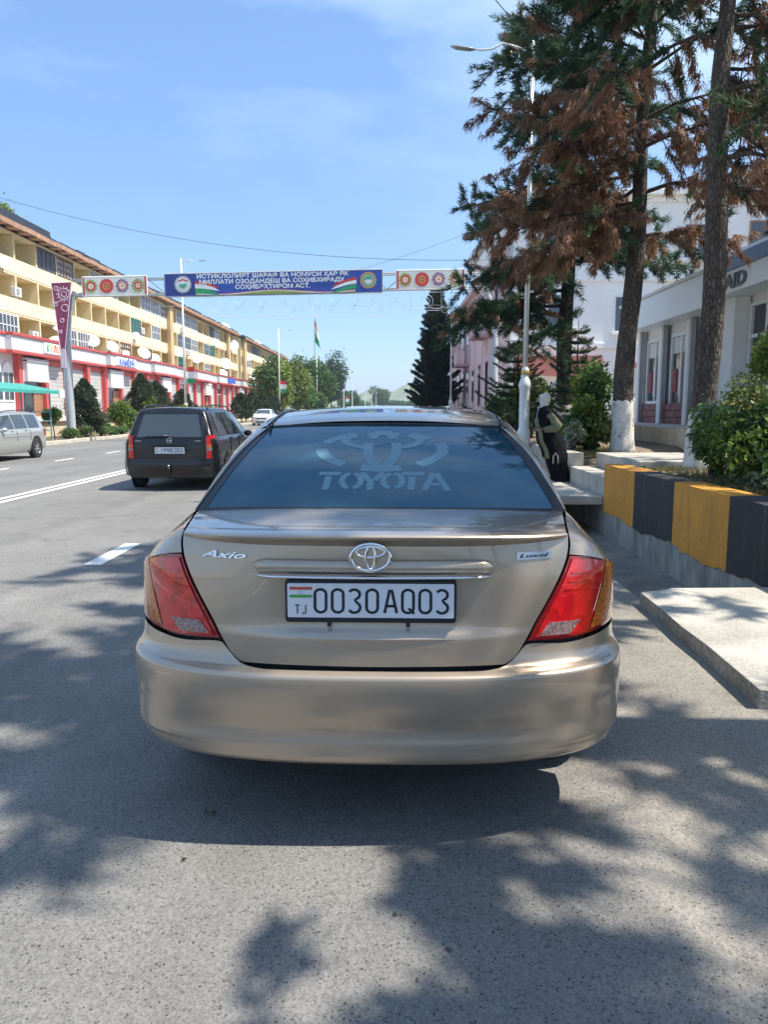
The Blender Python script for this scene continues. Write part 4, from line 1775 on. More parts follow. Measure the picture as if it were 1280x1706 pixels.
gate = part(tail_patch(-.63, .63, .56, 1.40, .012, (-.54, .54)), 'tailgate', 'paint_black', est, smooth=40)
part(tail_patch(-.60, .60, .965, 1.37, .022, (-.50, .50)), 'rear_window', 'window_sky', gate, smooth=40)
bz = B()
for x0, x1, z0, z1, xt in ((-.64, .64, 1.372, 1.40, (-.52, .52)), (-.64, .64, .945, .968, (-.63, .63)), (-.645, -.585, .95, 1.39, (-.535, -.48)), (.585, .645, .95, 1.39, (.48, .535))):
    q = tail_patch(x0, x1, z0, z1, .027, xt)
    bz.add(q.v, q.f)
part(bz, 'window_surround', 'trim_black', gate, smooth=40)
part(B().tube([(-.02, -.03, .985), (-.2, -.025, .975), (-.42, -.02, .972)], [.016, .010, .006], 6), 'rear_wiper', 'trim_black', gate, smooth=True)
part(B().box(-.34, .34, -.045, .0, .815, .850), 'grip_strip', 'paint_black', gate, bevel=.008)
em = B(); n = 20
em.tube([(.045 * cos(2 * pi * k / n), -.028, .90 + .040 * sin(2 * pi * k / n)) for k in range(n + 1)], .006, 6)
em.tube([(-.05, -.03, .895), (-.01, -.03, .905), (.0, -.03, .892), (.05, -.03, .902)], .006, 6)
part(em, 'emblem', 'chrome', gate, smooth=True)
for x in (-.56, .50):
    part(B().box(x - .05, x + .06, -.02, -.012, .885, .900), 'badge', 'chrome_soft', gate, smooth=False)
part(B().box(-.30, .30, -.016, -.004, .66, .80), 'plate_recess', 'under_black', gate, smooth=False)
pl = part(B().box(-.265, .265, -.030, -.014, .668, .782), 'number_plate', 'plate_white', gate, smooth=False)
o = plate_text('1998CD03', -.168, -.036, .040, .075, .0105, .0105, lambda x, y, h: (x + .01, -.032, .725 + y), 'plate_lettering', pl)
part(B().box(-.245, -.205, -.032, -.029, .745, .76), 'plate_flag', 'plate_red', pl, smooth=False)
part(B().box(-.245, -.205, -.032, -.029, .70, .715), 'plate_flag', 'plate_green', pl, smooth=False)
for sgn in (-1, 1):
    lampo = B().grid(lambda s, t: (sgn * (lerp(lerp(.655, .655, t), lerp(.80, .775, t), s)), -.022 + .10 * s ** 3, lerp(.60, 1.0, t) - .02 * (1 - s)), 6, 8, rim=.05, rimdir=(0, 1, 0))
    lo = part(lampo, 'tail_lamp', 'lens_red', est, smooth=50)
    mid = B().grid(lambda s, t: (sgn * lerp(.662, .79, s), -.030 + .10 * s ** 3, lerp(.715, .775, t)), 6, 3, rim=.01, rimdir=(0, 1, 0))
    part(mid, 'reversing_lens', 'lens_clear', lo, smooth=50)
    mid = B().grid(lambda s, t: (sgn * lerp(.662, .785, s), -.028 + .10 * s ** 3, lerp(.778, .83, t)), 6, 3, rim=.01, rimdir=(0, 1, 0))
    part(mid, 'amber_lens', 'lens_amber', lo, smooth=50)
bm = B().grid(lambda s, t: (lerp(-.86, .86, s), -.095 + .34 * SE((2 * s - 1) * .98) - .018 * sin(pi * t) + .05 * (1 - t) ** 3, lerp(.27, .575, t)), 40, 12, rim=.04, rimdir=(0, 1, 0))
part(bm, 'rear_bumper', 'paint_black', est, smooth=50)
part(B().grid(lambda s, t: (lerp(-.85, .85, s), -.09 + .34 * SE((2 * s - 1) * .98) + .11 * t, .574 + .006 * t), 30, 2), 'bumper_step', 'trim_black', est, smooth=50)
part(B().tube([(.02, .15, .33), (.02, -.10, .31), (.02, -.16, .36), (.01, -.16, .44)], .016, 8), 'tow_hook', 'trim_black', est, smooth=True)
part(B().lathe([(.004, 0), (.022, .012), (.026, .028), (.018, .046), (.003, .05)], (.01, -.16, .43), 10), 'tow_ball', 'chrome_soft', est, smooth=True)
part(B().tube([(-.42, .10, .27), (-.12, .12, .27)], .07, 12, flat=.7), 'silencer', 'steel_grey', est, smooth=40)

# silver estate on the left, facing the camera
sil, _ = other_car('estate_car', 'pale silver estate car parked facing us at the left edge', (-11.55, 24.0, 0), pi, 4.5, 1.74, 1.37, 'paint_silver', 'estate')
for sgn in (-1, 1):
    part(B().grid(lambda s, t: (sgn * (lerp(.79, .872, s)), -.008 + .20 * s * s, lerp(.66, .92, t)), 5, 6, rim=.03, rimdir=(0, 1, 0)), 'tail_lamp', 'lens_red', sil, smooth=40)
part(B().box(-.70, .70, -.03, .04, .30, .50), 'rear_bumper', 'paint_silver', sil, bevel=.02)


def front_face(c, W_, zl=.66):
    for sgn in (-1, 1):
        part(B().grid(lambda s, t: (sgn * lerp(.40, .80, s) * W_ / 1.74, 4.40 - .32 * s ** 2.2 + .03, lerp(zl - .02, zl + .12, t) + .05 * s), 6, 4), 'headlamp', 'headlamp', c, smooth=True)
    part(B().box(-.38, .38, 4.40, 4.425, .58, .70), 'grille', 'under_black', c, smooth=False)
    part(B().box(-.5, .5, 4.40, 4.43, .27, .38), 'air_intake', 'under_black', c, smooth=False)
    part(B().box(-.26, .26, 4.43, 4.445, .43, .54), 'number_plate', 'plate_white', c, smooth=False)
    part(B().grid(lambda s, t: (lerp(-.80, .80, s), 4.43 - .36 * SE((2 * s - 1) * .98), lerp(.22, .60, t)), 24, 4), 'front_bumper', 'paint_white', c, smooth=50)
    part(B().grid(lambda s, t: (lerp(-1, 1, s) * lerp(.66, .56, t), lerp(3.32, 2.68, t) + .05, lerp(1.0, 1.40, t) + .012), 8, 4), 'windscreen', 'window_sky', c, smooth=True)


wh, _ = other_car('saloon_car', 'white saloon car coming towards us beyond the black estate', (-11.55, 73.5, 0), pi, 4.4, 1.76, 1.47, 'paint_white', 'sedan', detail=False)
front_face(wh, 1.76)
dk, _ = other_car('saloon_car', 'dark saloon car partly behind the white oncoming one', (-11.4, 90, 0), pi, 4.4, 1.74, 1.48, 'paint_darkblue', 'sedan', detail=False)
w2, _ = other_car('saloon_car', 'small white car far down the road beyond the dark saloon', (-11.7, 108, 0), pi, 4.2, 1.7, 1.44, 'paint_white', 'sedan', detail=False)
# ------------------------------------------------------------------ left: apartment blocks with shops
def apartment(label, y0, nb, bay, special, roof_extra):
    """loggia block facing +x; front plane x=-23.4"""
    XF, XB = -23.4, -24.7
    y1 = y0 + nb * bay
    A = thing('apartment_block', label, 'building', (-27, (y0 + y1) / 2, 1.0))
    B().box(-36, XB, y0, y1, 0.9, 12.45).build('wall', 'cream_wall', A)
    B().box(-36, XF + .02, y0 - .35, y0 - .002, .9, 12.5).build('end_wall', 'cream_wall', A)
    B().box(-36, XF + .02, y1 + .002, y1 + .35, .9, 12.5).build('end_wall', 'cream_wall', A)
    floors = [4.95, 7.40, 9.84]
    for z in floors + [12.30]:
        B().box(XB + .002, XF - .03, y0, y1, z - .12, z + .04).build('floor_slab', 'cream_pale', A)
    # dividers between loggias, whole height
    d0 = B().box(XB + .004, XF - .034, -.09, .09, 4.6, 12.16).build('divider', 'cream_wall', A, world=False)
    d0.location = (27, y0 - (y0 + y1) / 2, -1.0)
    for k in range(1, nb + 1):
        share(d0, (27, y0 + bay * k - (y0 + y1) / 2, -1.0), A)
    # parapets, one per loggia and storey
    p0 = B().box(XF - .10, XF, .015, bay - .015, 0, .90).build('parapet', 'cream_pale', A, world=False)
    first = True
    wn = B().box(XB + .005, XB + .05, 0, 1.15, 0, 1.35).build('window', 'window_white', A, world=False)
    wp = B().box(XB + .052, XB + .06, .08, .55, .08, 1.27).box(XB + .052, XB + .06, .62, 1.07, .08, 1.27).build('pane', 'window_dark', wn, world=False)
    dn = B().box(XB + .005, XB + .05, 0, .8, 0, 2.1).build('balcony_door', 'window_white', A, world=False)
    dp = B().box(XB + .052, XB + .06, .08, .72, .6, 2.02).build('pane', 'window_dark', dn, world=False)
    off = Vector((27, -(y0 + y1) / 2, -1.0))
    used = set()
    for fi, z in enumerate(floors):
        for k in range(nb):
            yb = y0 + bay * k
            loc = off + Vector((0, yb, z))
            if first: p0.location = loc
            else: share(p0, loc, A)
            # window and door on the back wall
            for src, dy, dz in ((wn, .35, .95), (dn, 1.75, .05)):
                if src in used:
                    c = share(src, off + Vector((0, yb + dy, z + dz)), A)
                    for ch in src.children:
                        share(ch, (0, 0, 0), c)
                else:
                    src.location = off + Vector((0, yb + dy, z + dz)); used.add(src)
                    for ch in src.children: ch.location = (0, 0, 0)
            first = False
            kind = special.get((k, fi))
            if kind:
                fr = {'white': 'window_white', 'green': 'window_green', 'dark': 'panel_charcoal', 'wood': 'wood_brown', 'steel': 'steel_grey'}[kind]
                pane = {'white': 'window_sky', 'green': 'window_sky', 'dark': 'panel_charcoal', 'wood': 'window_dark', 'steel': 'window_dark'}[kind]
                g = B()
                g.box(XF - .08, XF - .05, yb + .1, yb + bay - .1, z + .905, z + 2.28)
                gz = g.build('glazing', pane, A)
                m = B()
                nm = {'white': 6, 'green': 6, 'dark': 4, 'wood': 7, 'steel': 6}[kind]
                for j in range(nm + 1):
                    yy = lerp(yb + .1, yb + bay - .16, j / nm)
                    m.box(XF - .05, XF - .015, yy, yy + .06, z + .90, z + 2.29)
                for zz_ in ((.90, .96), (1.6, 1.65), (2.23, 2.29)):
                    m.box(XF - .05, XF - .018, yb + .1, yb + bay - .1, z + zz_[0], z + zz_[1])
                m.build('glazing_frame', fr, gz)
                if kind == 'wood':
                    g2 = B()
                    for j in range(5):
                        for q in range(3):
                            g2.box(XF - .045, XF - .03, yb + .25 + j * .52, yb + .55 + j * .52, z + 1.05 + q * .42, z + 1.28 + q * .42)
                    g2.build('lattice_panel', 'kerb_stone', gz)
    # roof: overhanging eave with terracotta edge, dark sheeting above
    r = B()
    r.prism([(-36.4, 12.5), (XF + .75, 12.5), (XF + .75, 12.62), (-30, 13.9), (-36.4, 12.9)], y0 - .4, y1 + .4, 'xz')
    rf = r.build('roof', 'roof_dark', A, fixn=True)
    nbk = int((y1 - y0) / 1.5)
    e0 = B().box(XF + .755, XF + .80, .02, 1.48, 12.36, 12.66).build('eave_board', 'eave_terracotta', rf, world=False)
    e0.location = Vector((0, y0, 0))
    for k in range(1, nbk):
        share(e0, e0.location + Vector((0, 1.5 * k, random.uniform(-.03, .03))), rf)
    v0 = B().box(XF + .2, XF + .76, .2, .9, 12.30, 12.495).build('eave_bracket', 'eave_terracotta', rf, world=False)
    v0.location = Vector((0, y0, 0))
    for k in range(1, nbk):
        share(v0, v0.location + Vector((0, 1.5 * k, 0)), rf)
    s0 = B().box(XF + .1, XF + .45, .05, 1.45, 12.72, 12.98).build('roof_sheet', 'roof_dark', rf, world=False)
    s0.location = Vector((0, y0, 0))
    for k in range(1, nbk):
        share(s0, s0.location + Vector((random.uniform(-.05, .05), 1.5 * k, random.uniform(-.08, .08))), rf)
    for (ya, yb_, za, zb_) in roof_extra:
        B().box(XF + .2, XF + .5, ya, yb_, za, zb_).build('roof_panel', 'roof_dark', rf)
    return A


bay = 3.05
y0 = 40.2
sp1 = {}
def at(y): return int((y - y0) / bay)
sp1[(at(53.8), 2)] = 'dark'; sp1[(at(57), 2)] = 'wood'; sp1[(at(63), 2)] = 'white'; sp1[(at(66.5), 2)] = 'steel'
sp1[(at(71), 1)] = 'green'
for y in (74, 78, 80, 86, 89.5, 92.5): sp1[(at(y), 2)] = 'white'
for y in (86.5, 89.5): sp1[(at(y), 1)] = 'steel'
sp1[(at(92.5), 1)] = 'white'; sp1[(at(103), 2)] = 'dark'; sp1[(at(107), 2)] = 'white'; sp1[(at(100.5), 1)] = 'steel'
_r = random.Random(5)
for _ in range(16):
    kf = (_r.randint(1, 25), _r.randint(0, 2))
    sp1.setdefault(kf, _r.choice(['white', 'white', 'steel', 'wood', 'dark', 'green']))
bl1 = apartment('cream four-storey apartment block with open loggias on the near left', y0, 26, bay, sp1, [(40, 53.5, 12.6, 13.25)])
# tan pilaster strips on the street front
for y in (82.6, 112.0):
    B().box(-23.38, -23.0, y - .6, y + .6, 1.0, 12.3).build('pilaster', 'tan_wall', bl1)
y0b = 122.5
sp2 = {(1, 2): 'white', (3, 2): 'dark', (4, 2): 'dark', (5, 2): 'steel', (1, 1): 'steel', (2, 1): 'white', (6, 1): 'steel', (7, 1): 'steel', (9, 2): 'white', (11, 1): 'white'}
bl2 = apartment('farther cream apartment block beyond the gap, half hidden by trees', y0b, 17, bay, sp2, [])
for y in (124.0,):
    B().box(-23.38, -22.9, y - .9, y + .9, 1.0, 12.6).build('pilaster', 'tan_wall', bl2)

# shop row in front of the ground floor
XS = -21.9
shop = thing('shop_row', 'long single-storey shop row with red pillars and grey fascia', 'shop', (-22.6, 90, 1.0))
SY0, SY1 = 39.0, 143.0
B().box(-23.36, XS - .25, SY0, SY1, .9, 4.7).build('wall', 'shop_grey', shop)
# fascia panels, alternately flush and stepped forward
fas = []
yy = SY0; k = 0
while yy < SY1 - 1:
    ln = [5.0, 7.3, 8.2, 6.2][k % 4]
    xf = XS + (.55 if k % 2 else .18)
    e = min(yy + ln, SY1)
    B().box(XS - .25, xf, yy, e - .01, 4.80, 5.62).build('fascia_panel', 'shop_grey', shop, bevel=.02)
    B().box(XS - .30, xf + .10, yy - .02, e + .0, 5.625, 5.80).build('red_cornice', 'shop_red', shop, bevel=.02)
    B().box(XS - .30, xf + .05, yy - .02, e + .0, 4.64, 4.795).build('red_cornice', 'shop_red', shop, bevel=.02)
    fas.append((yy, e, xf))
    yy = e; k += 1
pil = B().box(-.02, .34, -.24, .24, 0, 3.65).build('pillar', 'shop_red', shop, world=False, bevel=.01)
pil.location = (XS - .25 + 22.6, SY0 - 90, -.02)
trim_ = B().box(-.02, .30, .242, .36, 0, 3.6).build('pillar_edge', 'shop_white', shop, world=False)
trim_.location = pil.location
nb_s = int((SY1 - SY0) / 3.45)
shut0 = None
for k in range(nb_s + 1):
    y = SY0 + 3.45 * k
    if k:
        share(pil, (XS - .25 + 22.6, y - 90, -.02), shop); share(trim_, (XS - .25 + 22.6, y - 90, -.02), shop)
    if k == nb_s: break
    t_ = [0, 0, 2, 1, 1, 1, 2, 1, 3, 1, 2, 1, 3, 1, 1, 2, 1, 3, 1, 1, 3, 2, 1, 3, 1, 1, 2, 3, 1, 1][k % 30]
    ya, yb_ = y + .36, y + 3.45 - .26
    xs = XS - .24
    if t_ == 0:      # arched white windows
        for j in range(2):
            c = lerp(ya, yb_, .27 + .46 * j)
            arcp = [(c - .62, 1.9)] + [(c + .62 * cos(radians(180 - 180 * q / 10)), 3.55 + .62 * sin(radians(180 * q / 10))) for q in range(11)] + [(c + .62, 1.9)]
            w = B().prism(arcp, xs, xs + .05, 'yz').build('arched_window', 'window_white', shop, fixn=True)
            for (a, b_) in ((c - .54, c - .04), (c + .04, c + .54)):
                B().box(xs + .052, xs + .06, a, b_, 2.0, 2.75).box(xs + .052, xs + .06, a, b_, 2.85, 3.55).build('pane', 'window_sky', w)
    elif t_ == 1:    # roller shutter of separate slats in a red frame
        fr = B()
        fr.box(xs, xs + .10, ya, yb_, 4.25, 4.55).box(xs, xs + .10, ya, ya + .14, 1.0, 4.25).box(xs, xs + .10, yb_ - .14, yb_, 1.0, 4.25)
        f_ = fr.build('shutter_frame', 'shop_red', shop)
        for j in range(13):
            if shut0 is None:
                shut0 = B().box(0, .05, 0, yb_ - ya - .30, 0, .23).build('shutter_slat', 'shutter_grey', f_, world=False, bevel=.012)
                o = shut0; o.location = Vector((xs, ya + .15, 1.0)) - Vector(shop.location)
            else:
                o = share(shut0, Vector((xs, ya + .15, 1.0 + .245 * j)) - Vector(shop.location), f_)
            o.parent = f_
            o.location = Vector((xs, ya + .15, 1.0 + .245 * j))
    elif t_ == 2:    # open doorway under a grey canopy blind
        B().box(xs, xs + .03, ya, yb_, 1.0, 3.1).build('doorway', 'window_dark', shop)
        B().box(xs, xs + .55, ya, yb_, 3.12, 4.5).build('blind_box', 'shop_grey', shop, bevel=.02)
        B().box(xs + .1, xs + .62, ya, yb_, 4.3, 4.38).build('blind_rail', 'shop_white', shop)
        B().box(xs + .03, xs + .08, ya + 1.6, yb_, 1.0, 2.9).build('door_leaf', 'wood_brown', shop)
    else:            # display window
        w = B().box(xs, xs + .06, ya, yb_, 1.5, 4.2).build('display_window', 'window_white', shop)
        for j in range(2):
            B().box(xs + .062, xs + .07, lerp(ya, yb_, j / 2) + .1, lerp(ya, yb_, (j + 1) / 2) - .08, 1.6, 3.3).build('pane', 'window_dark', w)
            B().box(xs + .062, xs + .07, lerp(ya, yb_, j / 2) + .1, lerp(ya, yb_, (j + 1) / 2) - .08, 3.4, 4.1).build('pane', 'window_sky', w)
B().box(XS - .2, XS + 1.3, SY0, SY1, .85, 1.0).build('shop_step', 'paving', shop)
# shop name boards
def board(y0_, y1_, xf, name, label, matn='shop_white'):
    o = B().box(xf + .004, xf + .07, y0_, y1_, 4.90, 5.54).build(name, matn)
    return tag(o, label, 'sign')


sb1 = board(48.0, 51.6, fas[1][2], 'shop_sign', 'white shop sign with multicoloured letters behind the grey pole')
cols = ['motif_green', 'flag_gold', 'motif_red', 'motif_orange', 'sign_blue', 'motif_green', 'motif_red']
for i, (c, m_) in enumerate(zip('КУЛОЛӢ', cols)):
    lettering('letter', c, .55, m_, sb1, (fas[1][2] + .08, 48.5 + .5 * i, 5.22), (0, 1, 0), (0, 0, 1), bold=.02, depth=.01)
f3 = fas[3]
sb2 = board(60.6, 65.2, f3[2], 'shop_sign', 'white shop sign with blue lettering over a shuttered unit', 'shop_panel')
lettering('lettering', 'ХАМЁРӢ', .6, 'sign_blue', sb2, (f3[2] + .08, 62.9, 5.22), (0, 1, 0), (0, 0, 1), bold=.02, depth=.01, width=3.6)
sb3 = board(102.0, 107.0, XS + .55, 'shop_sign', 'small far blue sign on the fascia past the flag', 'sign_blue')

# air conditioners and satellite dishes
def aircon(loc, label):
    t = thing('air_conditioner', label, 'air conditioner', loc, 'air conditioners on the left facade')
    B().box(0, .32, -.42, .42, 0, .58).build('case', 'ac_white', t, world=False, bevel=.02)
    r = B(); n = 18
    r.lathe([(.23, .322), (.23, .335), (.20, .335)], (0, -.1, .29), n, 'x', cap=False)
    r.lathe([(.005, .330), (.055, .333)], (0, -.1, .29), 12, 'x', cap=False)
    for a in range(4):
        r.box(.323, .328, -.012, .012, -.21, .21, Matrix.Translation((0, -.1, .29)) @ Matrix.Rotation(a * pi / 4, 4, 'X'))
    r.build('grille', 'ac_white', t, world=False)
    B().lathe([(.005, .3205), (.225, .3205)], (0, -.1, .29), 18, 'x', cap=False).build('fan', 'ac_dark', t, world=False)
    b = B()
    for y in (-.3, .3): b.box(-.25, .3, y - .02, y + .02, -.05, -.01)
    b.build('bracket', 'steel_grey', t, world=False)
    return t


def dish(loc, r, label, az=0.0, tilt=35):
    t = thing('satellite_dish', label, 'satellite dish', loc, 'satellite dishes on the left facade', az)
    b = B()
    n = 22
    prof = [(.01, .0), (.25, .01), (.5, .04), (.75, .095), (1.0, .17), (1.0, .185), (.75, .11), (.5, .055), (.01, .015)]
    b.lathe([(p[0] * r, p[1] * r) for p in prof], (0, 0, 0), n, 'x', cap=False)
    R_ = Matrix.Rotation(radians(-tilt), 4, 'Y')
    b.v = [tuple(R_ @ Vector(p) + Vector((.25, 0, .15))) for p in b.v]
    b.build('reflector', 'dish_white', t, world=False, smooth=True)
    a = B()
    fp = R_ @ Vector((r * 1.05, 0, 0)) + Vector((.25, 0, .15))
    st_ = R_ @ Vector((r * .15, 0, -r * .98)) + Vector((.25, 0, .15))
    a.tube([st_, fp], .018, 6)
    a.build('feed_arm', 'steel_grey', t, world=False)
    B().tube([fp - Vector((.06, 0, 0)), fp + Vector((.08, 0, .03))], .05, 8).build('receiver', 'ac_white', t, world=False)
    B().tube([(-.1, 0, -.35), (.1, 0, -.1), (.24, 0, .14)], .03, 6).build('mount', 'steel_grey', t, world=False)
    return t


XF = -23.4
ac_spots = [(44.8, 11.2, 'air conditioner high under the eave at the far left corner'), (49.4, 8.45, 'air conditioner on the third storey near the left edge'),
            (51.5, 5.95, 'air conditioner beside a loggia just over the shop fascia'), (74, 8.5, 'air conditioner right of the green glazed loggia'),
            (66.5, 5.95, 'small air conditioner among the dishes over the fascia'), (87.5, 9.9, 'air conditioner under the white glazing past the tan pilaster'),
            (89.7, 7.6, 'air conditioner on the middle storey past the tan pilaster')]
for y, z, lb_ in ac_spots:
    aircon((XF - .25 if z not in (9.9, 7.6) else XF + .02, y, z), lb_)
aircon((-22.1, 47.2, 3.95), 'air conditioner on the shop front left of the open doorway')
dishes = [(47.6, 9.95, .62, 'large dish on the top storey parapet near the left edge'), (46.3, 7.45, .60, 'dish below the top-storey one near the left edge'),
          (55.3, 7.1, .80, 'big dish half hidden by the wine-red pennant'), (54.6, 5.75, .85, 'big low dish touching the grey pole'),
          (61.2, 6.55, .72, 'leftmost of the dishes right of the grey pole'), (65.2, 6.45, .72, 'second dish right of the grey pole'),
          (68.6, 6.1, .50, 'small dish third from the grey pole'), (73.5, 6.5, .85, 'large white dish fourth from the grey pole'),
          (77.0, 6.2, .75, 'fifth dish from the grey pole, over the fascia'), (71.6, 7.9, .55, 'dish under the green glazed loggia'),
          (85.5, 7.4, .65, 'dish just past the tan pilaster'), (93.5, 7.2, .8, 'large dish beyond the pair of steel glazed loggias'),
          (104.0, 10.0, .8, 'dish on the top storey near the first block end'), (110.0, 7.6, 1.2, 'very large dish near the first block end'),
          (115.0, 10.6, 1.3, 'very large dish on the end of the first block'), (113.0, 12.9, 1.0, 'dish standing on the roof at the block end'),
          (108, 6.2, .9, 'low dish near the end of the first block'), (127.5, 9.6, .8, 'dish on the front of the farther block'), (140.0, 12.9, 1.0, 'dish on the roof of the farther block'),
          (131.0, 6.7, .8, 'low dish on the front of the farther block')]
for y, z, r, lb_ in dishes:
    dish((XF + .05 if z < 12 else -24.0, y, z), r * .74, lb_, radians(random.uniform(-66, -48)), random.uniform(22, 36))

# teal shelter at the far left kerb
sh = thing('street_shelter', 'teal tube-framed shelter with a green awning behind the silver car', 'shelter', (-15.3, 31.0, .12))
for y in (28.6, 31.0, 33.6):
    for x in (-15.9, -14.8):
        B().tube([(x, y, .1), (x, y, 2.35)], .035, 8).build('post', 'teal_frame', sh)
B().prism([(-16.1, 2.42), (-14.3, 2.10), (-14.3, 2.22), (-16.1, 2.56)], 28.3, 33.9, 'xz').build('awning', 'teal_awning', sh, fixn=True)
for z in (.55, .95, 1.35):
    B().tube([(-14.8, 28.6, z), (-14.8, 33.6, z)], .025, 6).build('rail', 'teal_frame', sh)
B().box(-15.6, -14.9, 28.7, 33.5, .52, .60).build('bench_seat', 'teal_awning', sh)
B().box(-14.32, -14.26, 33.4, 33.9, 1.95, 2.3).build('sign_bracket', 'window_white', sh)

# ------------------------------------------------------------------ right: shop, white and pink buildings
rs = thing('corner_shop', 'white single-storey shop with lettered sign behind the pines', 'shop', (9.5, 19, 1.0))
XR = 8.0
B().box(XR + .30, 16, 10.0, 25.6, .9, 4.72).build('wall', 'white_wall', rs)
B().box(XR - .45, 16, 9.8, 18.75, 4.02, 4.50).build('sign_fascia', 'shop_panel', rs, bevel=.015)
B().box(XR - .50, 16, 9.8, 18.78, 4.505, 4.80).build('blue_band', 'shop_band_blue', rs, bevel=.02)
B().box(XR - .30, 16, 9.9, 18.6, 4.805, 4.95).build('roof_edge', 'white_wall', rs)
B().box(XR - .40, 16, 18.79, 25.9, 3.90, 4.72).build('panel_fascia', 'shop_panel', rs, bevel=.015)
B().box(XR - .46, 16, 18.79, 26.0, 4.725, 4.80).build('roof_edge', 'shop_white', rs)
B().box(XR + .2, XR + .304, 10.0, 25.5, 1.02, 1.62).build('plinth', 'plinth_red', rs)
st0 = B().box(0, .035, .01, .59, .01, .19).build('plinth_stone', 'plinth_red', rs, world=False, bevel=.008)
st0.location = Vector((XR + .165, 10.0, 1.02)) - Vector(rs.location)
for j in range(3):
    for k in range(25):
        if j == 0 and k == 0: continue
        share(st0, Vector((XR + .165 + random.uniform(-.006, .006), 10.0 + .6 * k + (.3 if j == 1 else 0), 1.02 + .2 * j)) - Vector(rs.location), rs)
lettering('sign_letters', 'IRSAID', .42, 'sign_letter', rs, (XR - .46, 17.75, 4.25), (0, -1, 0), (0, 0, 1), bold=.012, depth=.03, width=1.9, shear=.08)
# pilasters and openings
def opening(y0_, y1_, z0_, z1_, mull, door=False):
    w = B()
    w.box(XR + .20, XR + .30, y0_, y1_, z1_ - .09, z1_).box(XR + .20, XR + .30, y0_, y1_, z0_, z0_ + .09)
    w.box(XR + .20, XR + .30, y0_, y0_ + .09, z0_ + .09, z1_ - .09).box(XR + .20, XR + .30, y1_ - .09, y1_, z0_ + .09, z1_ - .09)
    for y in mull: w.box(XR + .205, XR + .295, y - .045, y + .045, z0_ + .09, z1_ - .09)
    f_ = w.build('shop_door' if door else 'shop_window', 'window_white', rs, bevel=.006)
    B().box(XR + .27, XR + .298, y0_ + .09, y1_ - .09, z0_ + .09, z1_ - .09).build('pane', 'window_dark', f_)
    return f_


for (a, b_, dr) in ((23.6, 25.0, False), (21.5, 22.9, True), (19.3, 20.7, False)):
    f_ = opening(a, b_, 1.62 if not dr else 1.05, 3.6, [(a + b_) / 2 - .1], dr)
    for q, m_ in enumerate(('goods_red', 'goods_white', 'goods_red')):
        B().box(XR + .24, XR + .268, a + .2 + .38 * q, a + .45 + .38 * q, 1.75 + .1 * q, 2.9 - .15 * q).build('display_goods', m_, f_)
    B().box(XR + .25, XR + .269, a + .1, b_ - .1, 3.05, 3.5).build('blind', 'goods_white', f_)
for y in (25.3, 23.25, 21.15, 19.0):
    B().box(XR + .06, XR + .20, y - .07, y + .07, 1.03, 3.89).build('pilaster', 'steel_grey', rs)
    B().box(XR + .12, XR + .22, y + .08, y + .45, 1.03, 3.89).build('pier', 'white_wall', rs)
f_ = opening(13.0, 18.0, 1.62, 3.85, [14.2, 15.8, 17.2])
B().box(XR + .19, XR + .30, 13.1, 17.9, 3.05, 3.13).build('transom', 'window_white', f_)
for q in range(9):
    B().box(XR + .24, XR + .268, 13.2 + .5 * q, 13.6 + .5 * q, 1.75, 2.4 + .25 * ((q * 7) % 3)).build('display_goods', ['goods_white', 'goods_orange', 'interior_grey', 'goods_white'][q % 4], f_)
B().box(XR + .24, XR + .268, 13.2, 16.2, 3.35, 3.45).build('display_goods', 'goods_orange', f_)
B().box(XR - .1, XR + .25, 18.1, 18.7, 1.03, 4.01).build('pier', 'white_wall', rs)

wbld = thing('white_building', 'white three-storey building rising behind the pines and the corner shop', 'building', (16, 50, 1))
WY = 41.0
B().box(6.3, 30, WY, 60, .8, 12.0).build('wall', 'white_wall', wbld)
for z in (4.6, 8.0, 11.9):
    B().box(6.25, 30.1, WY - .12, WY - .002, z, z + .28).build('string_course', 'white_wall', wbld, bevel=.02)
B().box(6.0, 30.3, WY - .5, 60.4, 12.19, 12.45).build('cornice', 'white_wall', wbld, bevel=.03)
for i, (x, z, w_, h_) in enumerate([(8.1, 5.6, 1.5, 1.8), (11.6, 5.4, 1.4, 1.9), (15.0, 5.6, 1.5, 1.8), (18.4, 9.1, 1.5, 1.9), (21.5, 9.1, 1.5, 1.9), (8.1, 9.1, 1.5, 1.8), (11.6, 9.1, 1.5, 1.8), (15, 9.1, 1.5, 1.8),
                                    (12.2, 1.9, 1.3, 1.7), (9.2, 1.9, 1.6, 1.7), (18.4, 5.6, 1.5, 1.8), (21.5, 5.6, 1.5, 1.8)]):
    f_ = B().box(x, x + w_, WY - .06, WY - .004, z, z + h_).build('window', 'wood_brown' if z > 9 and x > 17 else 'window_white', wbld)
    B().box(x + .1, x + w_ / 2 - .05, WY - .075, WY - .062, z + .1, z + h_ - .1).box(x + w_ / 2 + .05, x + w_ - .1, WY - .075, WY - .062, z + .1, z + h_ - .1).build('pane', 'window_sky', f_)
    B().box(x - .1, x + w_ + .1, WY - .2, WY - .008, z - .12, z - .004).build('sill', 'white_wall', f_)
    if z < 2:
        B().box(x - .1, x + w_ + .1, WY - .16, WY - .006, z + h_ + .004, z + h_ + .28).build('lintel', 'brick_trim', f_)
B().box(6.6, 11.0, WY - .5, WY - .01, 3.2, 4.2).build('entrance_canopy', 'brick_trim', wbld)
B().tube([(6.22, WY - .1, 1), (6.22, WY - .1, 11.8)], .09, 8).build('drainpipe', 'steel_grey', wbld)

